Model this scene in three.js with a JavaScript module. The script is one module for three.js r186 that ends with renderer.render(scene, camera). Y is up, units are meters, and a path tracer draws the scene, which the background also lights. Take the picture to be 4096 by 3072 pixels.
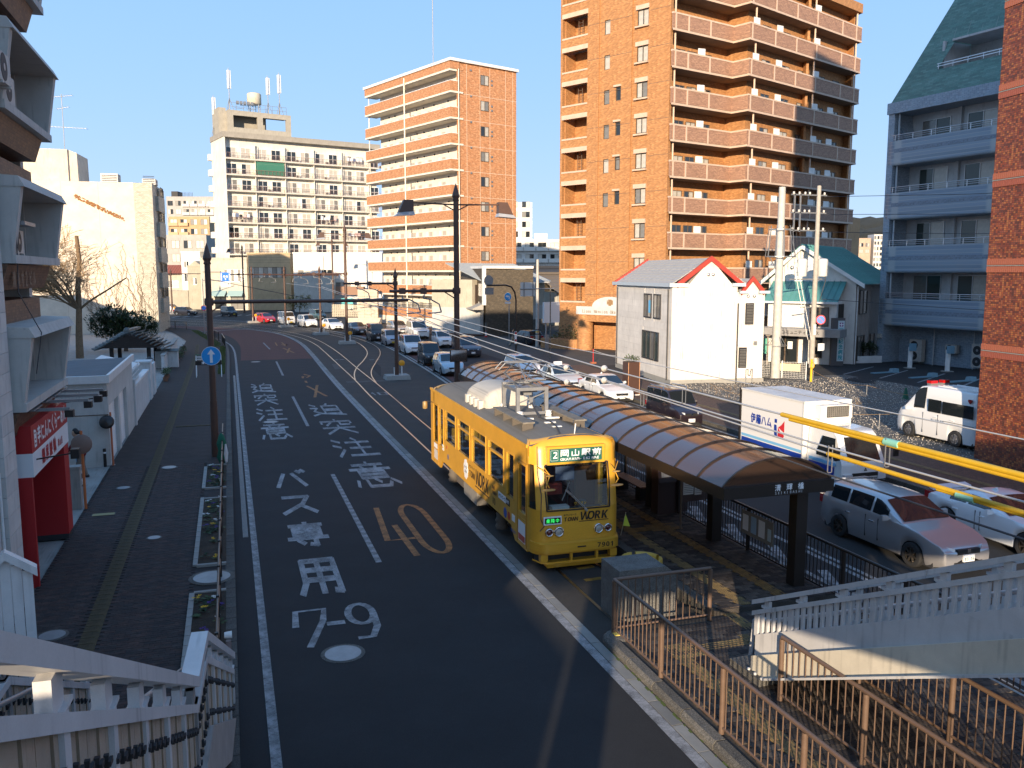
import * as THREE from 'three';
import { MarchingCubes } from 'three/addons/objects/MarchingCubes.js';
import { FontLoader } from 'three/addons/loaders/FontLoader.js';

// ---------- camera, sky, sun, exposure ----------
const scene = new THREE.Scene();
const camera = new THREE.PerspectiveCamera(48.06,4/3,0.1,4000);
camera.rotation.order = 'YXZ';
camera.position.set(0,7.2,0);
camera.rotation.y = -18.17 * Math.PI / 180;
camera.rotation.x = -7.295 * Math.PI / 180;
const renderer = new THREE.WebGLRenderer({ antialias: true });
renderer.toneMapping = THREE.LinearToneMapping;
renderer.toneMappingExposure = 1.7;
renderer.shadowMap.enabled = true;
const SUN_AZ = 28.2 * Math.PI / 180, SUN_EL = 10.8 * Math.PI / 180;   // shadows run 28 degrees to the east of the street's axis
const sunDir = new THREE.Vector3(-Math.sin(SUN_AZ) * Math.cos(SUN_EL), Math.sin(SUN_EL), Math.cos(SUN_AZ) * Math.cos(SUN_EL));
const sun = new THREE.DirectionalLight(new THREE.Color().setRGB(1.0,0.8,0.57),5);
sun.position.copy(sunDir).multiplyScalar(300);
sun.castShadow = true;
sun.shadow.radius = 1;
sun.shadow.mapSize.set(4096,4096);
Object.assign(sun.shadow.camera, { left: -130, right: 130, top: 90, bottom: -90, near: 1, far: 700 });
scene.add(sun, sun.target);
{ // clear low-sun sky: paler towards the horizon, a little warmer on the sun's side
  const w = 256, h = 128, data = new Float32Array(w * h * 4), d = new THREE.Vector3();
  for (let j = 0; j < h; j++) for (let i = 0; i < w; i++) {
    const el = ((j + 0.5) / h - 0.5) * Math.PI, az = ((i + 0.5) / w - 0.5) * 2 * Math.PI;
    d.set(Math.cos(el) * Math.cos(az), Math.sin(el), Math.cos(el) * Math.sin(az));
    const s = Math.max(0, d.y), k = Math.exp(-s * 9), z = 1 - Math.exp(-s * 1.9);
    const c = Math.max(0, d.dot(sunDir)), warm = Math.pow(c,6) * 0.32 + Math.pow(c,40) * 0.5;
    const o = (j * w + i) * 4;
    data[o] = 0.72*((0.40 - 0.27 * z) + 0.19 * k + warm * 1.0);
    data[o + 1] = 0.72*((0.685 - 0.37 * z) + 0.03 * k + warm * 0.8);
    data[o + 2] = 0.72*((1.03 - 0.34 * z) - 0.13 * k + warm * 0.5);
    data[o + 3] = 1;
  }
  const t = new THREE.DataTexture(data, w, h, THREE.RGBAFormat, THREE.FloatType);
  t.mapping = THREE.EquirectangularReflectionMapping; t.magFilter = t.minFilter = THREE.LinearFilter; t.needsUpdate = true;
  scene.background = t; scene.environment = t;
}
// ---------- helpers ----------
const R = (d) => d * Math.PI / 180;
function rng(s) { return () => { s = (s + 0x6d2b79f5) | 0; let t = Math.imul(s ^ (s >>> 15),1 | s); t = (t + Math.imul(t ^ (t >>> 7),61 | t)) ^ t; return ((t ^ (t >>> 14)) >>> 0) / 4294967296; }; }
const rand = rng(7);
const rr = (a, b) => a + (b - a) * rand();
const pick = (a) => a[Math.floor(rand() * a.length) % a.length];
const V = (x, y, z) => new THREE.Vector3(x, y, z);
const taken = {};
function numbered(n) { const k = taken[n] = (taken[n] ?? -1) + 1; return k ? n + '_' + String(k).padStart(3, '0') : n; }
function thing(name, label, category, pos = [0,0,0], turn = 0, group) {
  const o = new THREE.Group(); o.name = numbered(name); o.position.set(...pos); o.rotation.y = turn;
  o.userData = { label, category }; if (group) o.userData.group = group;
  scene.add(o); return o;
}
function tag(o, label, category, group) { o.userData = { ...o.userData, label, category }; if (group) o.userData.group = group; return o; }
function part(parent, name, geo, m, pos, turn) {
  const o = new THREE.Mesh(geo, m); o.castShadow = o.receiveShadow = true;
  if (pos) o.position.set(...pos); if (turn) o.rotation.y = turn;
  if (parent) { o.name = name; parent.add(o); } else { o.name = numbered(name); scene.add(o); }
  return o;
}
function structure(name, geo, m, label) { const o = part(null, name, geo, m); o.userData.kind = 'structure'; if (label) o.userData.label = label; return o; }
class B {   // collects shapes into one geometry, uv in metres
  constructor() { this.p = []; this.n = []; this.u = []; this.i = []; this.c = null; this.col = null; }
  color(c) { if (!this.c) { this.c = []; for (let k = 0; k < this.p.length / 3; k++) this.c.push(1,1,1); } this.col = c; return this; }
  v(x, y, z, nx, ny, nz, a, b) { this.p.push(x, y, z); this.n.push(nx, ny, nz); this.u.push(a, b); if (this.c) this.c.push(...this.col); return this.p.length / 3 - 1; }
  quad(a, b, c, d, uv) {
    const e1 = [b[0] - a[0], b[1] - a[1], b[2] - a[2]], e2 = [d[0] - a[0], d[1] - a[1], d[2] - a[2]];
    let nx = e1[1] * e2[2] - e1[2] * e2[1], ny = e1[2] * e2[0] - e1[0] * e2[2], nz = e1[0] * e2[1] - e1[1] * e2[0];
    const l = Math.hypot(nx, ny, nz) || 1; nx /= l; ny /= l; nz /= l;
    const w = Math.hypot(...e1), h = Math.hypot(...e2);
    let q = uv;
    if (!q) {
      const m = Math.max(Math.abs(nx), Math.abs(ny), Math.abs(nz));
      q = [a, b, c, d].map((s) => (m === Math.abs(ny) ? [s[0], s[2]] : m === Math.abs(nx) ? [s[2], s[1]] : [s[0], s[1]]));
    }
    const k = [a, b, c, d].map((s, j) => this.v(...s, nx, ny, nz,...q[j]));
    this.i.push(k[0], k[1], k[2], k[0], k[2], k[3]); return this;
  }
  tri(a, b, c) {
    const e1 = [b[0] - a[0], b[1] - a[1], b[2] - a[2]], e2 = [c[0] - a[0], c[1] - a[1], c[2] - a[2]];
    let nx = e1[1] * e2[2] - e1[2] * e2[1], ny = e1[2] * e2[0] - e1[0] * e2[2], nz = e1[0] * e2[1] - e1[1] * e2[0];
    const l = Math.hypot(nx, ny, nz) || 1; nx /= l; ny /= l; nz /= l;
    const m = Math.max(Math.abs(nx), Math.abs(ny), Math.abs(nz)), f = (s) => (m === Math.abs(ny) ? [s[0], s[2]] : m === Math.abs(nx) ? [s[2], s[1]] : [s[0], s[1]]);
    const k = [a, b, c].map((s) => this.v(...s, nx, ny, nz,...f(s))); this.i.push(...k); return this;
  }
  box(x0, x1, y0, y1, z0, z1, skip = '') {
    if (x0 > x1) [x0, x1] = [x1, x0]; if (y0 > y1) [y0, y1] = [y1, y0]; if (z0 > z1) [z0, z1] = [z1, z0];
    if (!skip.includes('f')) this.quad([x0, y0, z1],[x1, y0, z1],[x1, y1, z1],[x0, y1, z1]);
    if (!skip.includes('k')) this.quad([x1, y0, z0],[x0, y0, z0],[x0, y1, z0],[x1, y1, z0]);
    if (!skip.includes('r')) this.quad([x1, y0, z1],[x1, y0, z0],[x1, y1, z0],[x1, y1, z1]);
    if (!skip.includes('l')) this.quad([x0, y0, z0],[x0, y0, z1],[x0, y1, z1],[x0, y1, z0]);
    if (!skip.includes('t')) this.quad([x0, y1, z1],[x1, y1, z1],[x1, y1, z0],[x0, y1, z0]);
    if (!skip.includes('b')) this.quad([x0, y0, z0],[x1, y0, z0],[x1, y0, z1],[x0, y0, z1]);
    return this;
  }
  hex(p) {   // 8 corners: bottom 0-3 (counter-clockwise from above), top 4-7
    const f = (a, b, c, d) => this.quad(p[a], p[b], p[c], p[d]);
    f(0,1,5,4); f(1,2,6,5); f(2,3,7,6); f(3,0,4,7); f(4,5,6,7); f(3,2,1,0); return this;
  }
  bar(a, b, w, h = w, up = [0,1,0]) {   // box beam between two points
    const A = V(...a), D = V(...b).sub(A), L = D.length(); D.normalize();
    let U = V(...up); if (Math.abs(U.dot(D)) > 0.98) U = V(1,0,0);
    const S = D.clone().cross(U).normalize(); U = S.clone().cross(D);
    const c = (t, s, u) => [A.x + D.x * t * L + S.x * s * w / 2 + U.x * u * h / 2, A.y + D.y * t * L + S.y * s * w / 2 + U.y * u * h / 2, A.z + D.z * t * L + S.z * s * w / 2 + U.z * u * h / 2];
    return this.hex([c(0,-1,-1), c(0,1,-1), c(1,1,-1), c(1,-1,-1), c(0,-1,1), c(0,1,1), c(1,1,1), c(1,-1,1)]);
  }
  cyl(a, b, r0, r1 = r0, seg = 10, caps = true) {
    const A = V(...a), E = V(...b), D = E.clone().sub(A), L = D.length(); D.normalize();
    const S = D.clone().cross(Math.abs(D.y) > 0.9 ? V(1,0,0) : V(0,1,0)).normalize(), U = S.clone().cross(D), s0 = this.p.length / 3;
    for (let k = 0; k <= seg; k++) {
      const t = k / seg * 2 * Math.PI, x = Math.cos(t), y = Math.sin(t), n = [S.x * x + U.x * y, S.y * x + U.y * y, S.z * x + U.z * y];
      this.v(A.x + n[0] * r0, A.y + n[1] * r0, A.z + n[2] * r0,...n, t * r0,0); this.v(E.x + n[0] * r1, E.y + n[1] * r1, E.z + n[2] * r1,...n, t * r0, L);
    }
    for (let k = 0; k < seg; k++) { const q = s0 + k * 2; this.i.push(q, q + 1, q + 3, q, q + 3, q + 2); }
    if (caps) for (const [C, r, sg] of [[A, r0,-1],[E, r1,1]]) {
      if (r < 1e-4) continue;
      const m = this.v(C.x, C.y, C.z, D.x * sg, D.y * sg, D.z * sg,0,0), st = this.p.length / 3;
      for (let k = 0; k <= seg; k++) { const t = k / seg * 2 * Math.PI, x = Math.cos(t) * r, y = Math.sin(t) * r; this.v(C.x + S.x * x + U.x * y, C.y + S.y * x + U.y * y, C.z + S.z * x + U.z * y, D.x * sg, D.y * sg, D.z * sg, x, y); }
      for (let k = 0; k < seg; k++) sg > 0 ? this.i.push(m, st + k + 1, st + k) : this.i.push(m, st + k, st + k + 1);
    }
    return this;
  }
  tube(pts, r, seg = 6) { for (let k = 0; k + 1 < pts.length; k++) this.cyl(pts[k], pts[k + 1], Array.isArray(r) ? r[k] : r, Array.isArray(r) ? r[k + 1] : r, seg, k === 0 || k === pts.length - 2); return this; }
  lathe(prof, cx, cy, cz, seg = 16) {   // profile of [radius, height]
    const s0 = this.p.length / 3, n = prof.length;
    for (let k = 0; k <= seg; k++) for (let j = 0; j < n; j++) {
      const t = k / seg * 2 * Math.PI, a = prof[Math.max(0, j - 1)], b = prof[Math.min(n - 1, j + 1)], dr = b[0] - a[0], dy = b[1] - a[1], l = Math.hypot(dr, dy) || 1;
      this.v(cx + prof[j][0] * Math.cos(t), cy + prof[j][1], cz + prof[j][0] * Math.sin(t), dy / l * Math.cos(t),-dr / l, dy / l * Math.sin(t), t * prof[j][0], prof[j][1]);
    }
    for (let k = 0; k < seg; k++) for (let j = 0; j + 1 < n; j++) { const q = s0 + k * n + j; this.i.push(q, q + 1, q + n + 1, q, q + n + 1, q + n); }
    return this;
  }
  prism(poly, z0, z1) {   // polygon in x,y (counter-clockwise), pushed from z0 to z1
    const n = poly.length, tris = THREE.ShapeUtils.triangulateShape(poly.map((q) => new THREE.Vector2(...q)),[]);
    const a = poly.map((q) => this.v(q[0], q[1], z1,0,0,1, q[0], q[1])), b = poly.map((q) => this.v(q[0], q[1], z0,0,0,-1, q[0], q[1]));
    for (const t of tris) { this.i.push(a[t[0]], a[t[1]], a[t[2]]); this.i.push(b[t[0]], b[t[2]], b[t[1]]); }
    for (let k = 0; k < n; k++) { const q = poly[k], s = poly[(k + 1) % n]; this.quad([q[0], q[1], z0],[s[0], s[1], z0],[s[0], s[1], z1],[q[0], q[1], z1]); }
    return this;
  }
  grid(rows, closed = false) {   // rows of points -> smooth surface
    const m = rows.length, n = rows[0].length, s0 = this.p.length / 3;
    const P = (j, k) => rows[Math.max(0, Math.min(m - 1, j))][Math.max(0, Math.min(n - 1, k))];
    for (let j = 0; j < m; j++) for (let k = 0; k < n; k++) {
      const a = P(j, k - 1), b = P(j, k + 1), c = P(j - 1, k), d = P(j + 1, k);
      const e = [b[0] - a[0], b[1] - a[1], b[2] - a[2]], f = [d[0] - c[0], d[1] - c[1], d[2] - c[2]];
      let x = e[1] * f[2] - e[2] * f[1], y = e[2] * f[0] - e[0] * f[2], z = e[0] * f[1] - e[1] * f[0]; const l = Math.hypot(x, y, z) || 1;
      this.v(...rows[j][k], x / l, y / l, z / l, k / (n - 1), j / (m - 1));
    }
    for (let j = 0; j + 1 < m; j++) for (let k = 0; k + 1 < n; k++) { const q = s0 + j * n + k; this.i.push(q, q + 1, q + n + 1, q, q + n + 1, q + n); }
    return this;
  }
  geo(g, mtx) {
    const s0 = this.p.length / 3, P = g.attributes.position, N = g.attributes.normal, U = g.attributes.uv, v = V(), nm = mtx && new THREE.Matrix3().getNormalMatrix(mtx);
    for (let k = 0; k < P.count; k++) {
      v.fromBufferAttribute(P, k); if (mtx) v.applyMatrix4(mtx); const p = [v.x, v.y, v.z];
      v.fromBufferAttribute(N, k); if (mtx) v.applyMatrix3(nm).normalize();
      this.v(...p, v.x, v.y, v.z, U ? U.getX(k) : 0, U ? U.getY(k) : 0);
    }
    if (g.index) for (let k = 0; k < g.index.count; k++) this.i.push(s0 + g.index.getX(k)); else for (let k = 0; k < P.count; k++) this.i.push(s0 + k);
    return this;
  }
  sheet(left, right, y, step) {   // ribbon on the ground between two lists of [x, z]
    for (let k = 0; k + 1 < left.length; k++) {
      const a = left[k], b = right[k], c = right[k + 1], d = left[k + 1];
      this.quad([a[0], y, a[1]],[b[0], y, b[1]],[c[0], y, c[1]],[d[0], y, d[1]]);
    }
    return this;
  }
  get empty() { return !this.i.length; }
  build() {
    const g = new THREE.BufferGeometry();
    g.setAttribute('position', new THREE.Float32BufferAttribute(this.p,3)); g.setAttribute('normal', new THREE.Float32BufferAttribute(this.n,3)); g.setAttribute('uv', new THREE.Float32BufferAttribute(this.u,2));
    if (this.c) g.setAttribute('color', new THREE.Float32BufferAttribute(this.c,3));
    g.setIndex(this.i); return g;
  }
  add(parent, name, m, pos, turn) { return part(parent, name, this.build(), m, pos, turn); }
}
const nb = () => new B();
// offset a polyline of [x, z] sideways (positive = to its own right when walking along it)
function offset(pts, d) {
  return pts.map((p, k) => {
    const a = pts[Math.max(0, k - 1)], b = pts[Math.min(pts.length - 1, k + 1)], dx = b[0] - a[0], dz = b[1] - a[1], l = Math.hypot(dx, dz) || 1;
    return [p[0] - dz / l * d, p[1] + dx / l * d];
  });
}
function smooth(pts, n) { const c = new THREE.CatmullRomCurve3(pts.map((p) => V(p[0],0, p[1])), false, 'centripetal'); return c.getSpacedPoints(n).map((v) => [v.x, v.z]); }

// ---------- textures ----------
function noise2(seed) {   // tileable value noise on an n-cell lattice
  return (n) => { const r = rng(seed + n * 13), g = Float32Array.from({ length: n * n },() => r()); return (u, v) => {
    const x = u * n, y = v * n, i = Math.floor(x), j = Math.floor(y), f = x - i, h = y - j, s = f * f * (3 - 2 * f), t = h * h * (3 - 2 * h), at = (a, b) => g[((b % n + n) % n) * n + (a % n + n) % n];
    return (at(i, j) * (1 - s) + at(i + 1, j) * s) * (1 - t) + (at(i, j + 1) * (1 - s) + at(i + 1, j + 1) * s) * t; }; };
}
function tex(size, fn, srgb = true, h = size) {
  const d = new Uint8Array(size * h * 4);
  for (let j = 0; j < h; j++) for (let i = 0; i < size; i++) { const c = fn(i / size, j / h, i, j), o = (j * size + i) * 4; for (let k = 0; k < 3; k++) d[o + k] = Math.max(0, Math.min(255,(Array.isArray(c) ? c[k] : c) * 255)); d[o + 3] = 255; }
  const t = new THREE.DataTexture(d, size, h); t.wrapS = t.wrapT = THREE.RepeatWrapping; t.magFilter = THREE.LinearFilter; t.minFilter = THREE.LinearMipmapLinearFilter; t.generateMipmaps = true;
  if (srgb) t.colorSpace = THREE.SRGBColorSpace; t.needsUpdate = true; return t;
}
const rep = (t, sx, sy = sx) => { const c = t.clone(); c.repeat.set(1 / sx,1 / sy); c.needsUpdate = true; return c; };
const nA = noise2(11), n4 = nA(4), n8 = nA(8), n16 = nA(16), n32 = nA(32), n64 = nA(64), n128 = nA(128);
const fbm = (u, v) => n4(u, v) * 0.35 + n8(u, v) * 0.25 + n16(u, v) * 0.2 + n32(u, v) * 0.12 + n64(u, v) * 0.08;
const T = {};
{ const r = rng(3);
  T.asphalt = tex(1024,(u, v) => 0.66 + 0.2*(fbm(u, v) - 0.5) + (r() - 0.5) * 0.34 + (r() > 0.985 ? 0.22 : 0));
  T.grain = tex(512,(u, v) => 0.95 + 0.16*(fbm(u, v) - 0.5) + (r() - 0.5) * 0.06);
  T.stain = tex(512,(u, v) => { const s = n64(u, v * 0.1) * 0.5 + n32(u, v * 0.06) * 0.5; return 0.94 + 0.16*(fbm(u, v) - 0.5) - Math.max(0, s - 0.62) * 0.35 + (r() - 0.5) * 0.04; });
  T.bump = tex(512,(u, v) => 0.5 + 0.5*(fbm(u, v) - 0.5) + (r() - 0.5) * 0.4, false);
  T.worn = tex(512,(u, v) => { const w = fbm(u, v) + (r() - 0.5) * 0.5; return 0.8 + (w < 0.36 ? -0.42 : 0) + (r() - 0.5) * 0.14; });
  T.gravel = tex(512,(u, v) => 0.6 + 0.3*(n128(u, v) - 0.5) + (r() - 0.5) * 0.5 + 0.25*(fbm(u, v) - 0.5));
  T.soil = tex(256,(u, v) => 0.7 + 0.5*(fbm(u, v) - 0.5) + (r() - 0.5) * 0.4);
  T.wood = tex(256,(u, v) => 0.75 + 0.25*(n64(u * 0.12, v) - 0.5) + 0.15*(n128(u * 0.1, v) - 0.5));
}
function tileTex(nx, ny, mortar, tones, seed, bond = true, size = 512, jw = 0.08, jh = 0.12) {   // small ceramic tiles far too fine to build
  const r = rng(seed), pickd = Array.from({ length: nx * ny },() => { const a = tones[Math.floor(r() * tones.length)], k = 0.92 + r() * 0.16; return a.map((c) => c * k); });
  const f = (u, v) => { const row = Math.floor(v * ny), sh = bond && row % 2 ? 0.5 : 0, x = u * nx + sh, c = ((Math.floor(x) % nx) + nx) % nx, fx = x - Math.floor(x), fy = v * ny - row; return [fx < jw || fy < jh, pickd[row * nx + c]]; };
  const g = (u, v) => 0.94 + 0.12*(fbm(u, v) - 0.5);
  return { map: tex(size,(u, v) => { const [m, c] = f(u, v), k = g(u, v); return (m ? mortar : c).map((q) => q * k); }), bump: tex(size,(u, v) => (f(u, v)[0] ? 0.2 : 0.8), false) };
}
// ---------- materials (linear base colours) ----------
function mat(rgb, rough = 0.8, o = {}) {
  const { t, s = 2, sy, metal = 0, bump, bs = s, bh = 0.004,...rest } = o;
  const phys = ['clearcoat', 'transmission', 'sheen', 'ior'].some((k) => k in rest);
  const m = new (phys ? THREE.MeshPhysicalMaterial : THREE.MeshStandardMaterial)({ roughness: rough, metalness: metal,...rest });
  m.color.setRGB(...rgb); if (t) m.map = rep(t, s, sy ?? s); if (bump) { m.bumpMap = rep(bump, bs); m.bumpScale = bh; }
  return m;
}
const M = {
  road: mat([0.043,0.044,0.047],0.95, { t: T.asphalt, s: 4, bump: T.bump, bs: 1, bh: 0.003 }),
  track: mat([0.1,0.088,0.075],0.9, { t: T.asphalt, s: 5, bump: T.bump, bs: 1.2, bh: 0.003 }),
  oldroad: mat([0.13,0.125,0.115],0.9, { t: T.asphalt, s: 4 }),
  redroad: mat([0.22,0.07,0.055],0.9, { t: T.asphalt, s: 3 }),
  paint: mat([0.5,0.5,0.5],0.75, { t: T.worn, s: 0.9 }),
  paintOrange: mat([0.62,0.25,0.06],0.75, { t: T.worn, s: 0.8 }),
  paintYellow: mat([0.62,0.34,0.04],0.75, { t: T.worn, s: 1.2 }),
  concrete: mat([0.36,0.35,0.32],0.9, { t: T.stain, s: 2.5, bump: T.bump, bs: 0.6, bh: 0.004 }),
  kerb: mat([0.3,0.28,0.245],0.92, { t: T.gravel, s: 1.4, bump: T.bump, bs: 0.5, bh: 0.006 }),
  rail: mat([0.5,0.45,0.38],0.28, { metal: 1 }),
  brownPole: mat([0.1,0.052,0.036],0.5, { t: T.grain, s: 0.7 }),
  brownRail: mat([0.15,0.095,0.065],0.45, { t: T.grain, s: 0.5 }),
  black: mat([0.016,0.013,0.012],0.45), blackSatin: mat([0.022,0.017,0.015],0.3),
  dark: mat([0.03,0.03,0.032],0.7), rubber: mat([0.018,0.018,0.019],0.85),
  white: mat([0.78,0.77,0.74],0.5, { t: T.grain, s: 3 }), whitePaint: mat([0.8,0.79,0.77],0.35),
  steel: mat([0.55,0.56,0.58],0.35, { metal: 1 }), galv: mat([0.34,0.34,0.34],0.5, { metal: 0.6, t: T.grain, s: 0.6 }),
  chrome: mat([0.85,0.85,0.86],0.12, { metal: 1 }), wire: mat([0.5,0.5,0.5],0.45, { metal: 0.3 }), wireDark: mat([0.05,0.05,0.055],0.6),
  glass: mat([0.02,0.024,0.027],0.06, { ior: 1.5, clearcoat: 0.4, clearcoatRoughness: 0.03 }),
  glassGreen: mat([0.045,0.06,0.055],0.08, { ior: 1.5 }), glassSmoke: mat([0.012,0.012,0.013],0.05, { ior: 1.5 }),
  curtain: mat([0.5,0.47,0.41],0.3, { t: T.stain, s: 1, clearcoat: 0.5, clearcoatRoughness: 0.05 }), curtainDim: mat([0.2,0.19,0.17],0.2, { t: T.stain, s: 1, clearcoat: 0.6, clearcoatRoughness: 0.05 }),
  clear: mat([0.96,0.98,0.97],0.02, { transmission: 1, thickness: 0, ior: 1.45 }),
  yellowLamp: mat([0.85,0.36,0.02],0.35), red: mat([0.5,0.02,0.02],0.3), blueSign: mat([0.02,0.16,0.62],0.4), skyblueSign: mat([0.01,0.3,0.72],0.4),
  signWhite: mat([0.8,0.8,0.8],0.45), ink: mat([0.015,0.014,0.014],0.6), green: mat([0.02,0.13,0.08],0.6),
  soil: mat([0.1,0.075,0.05],0.98, { t: T.soil, s: 0.8, bump: T.bump, bs: 0.3, bh: 0.02 }),
};
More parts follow.
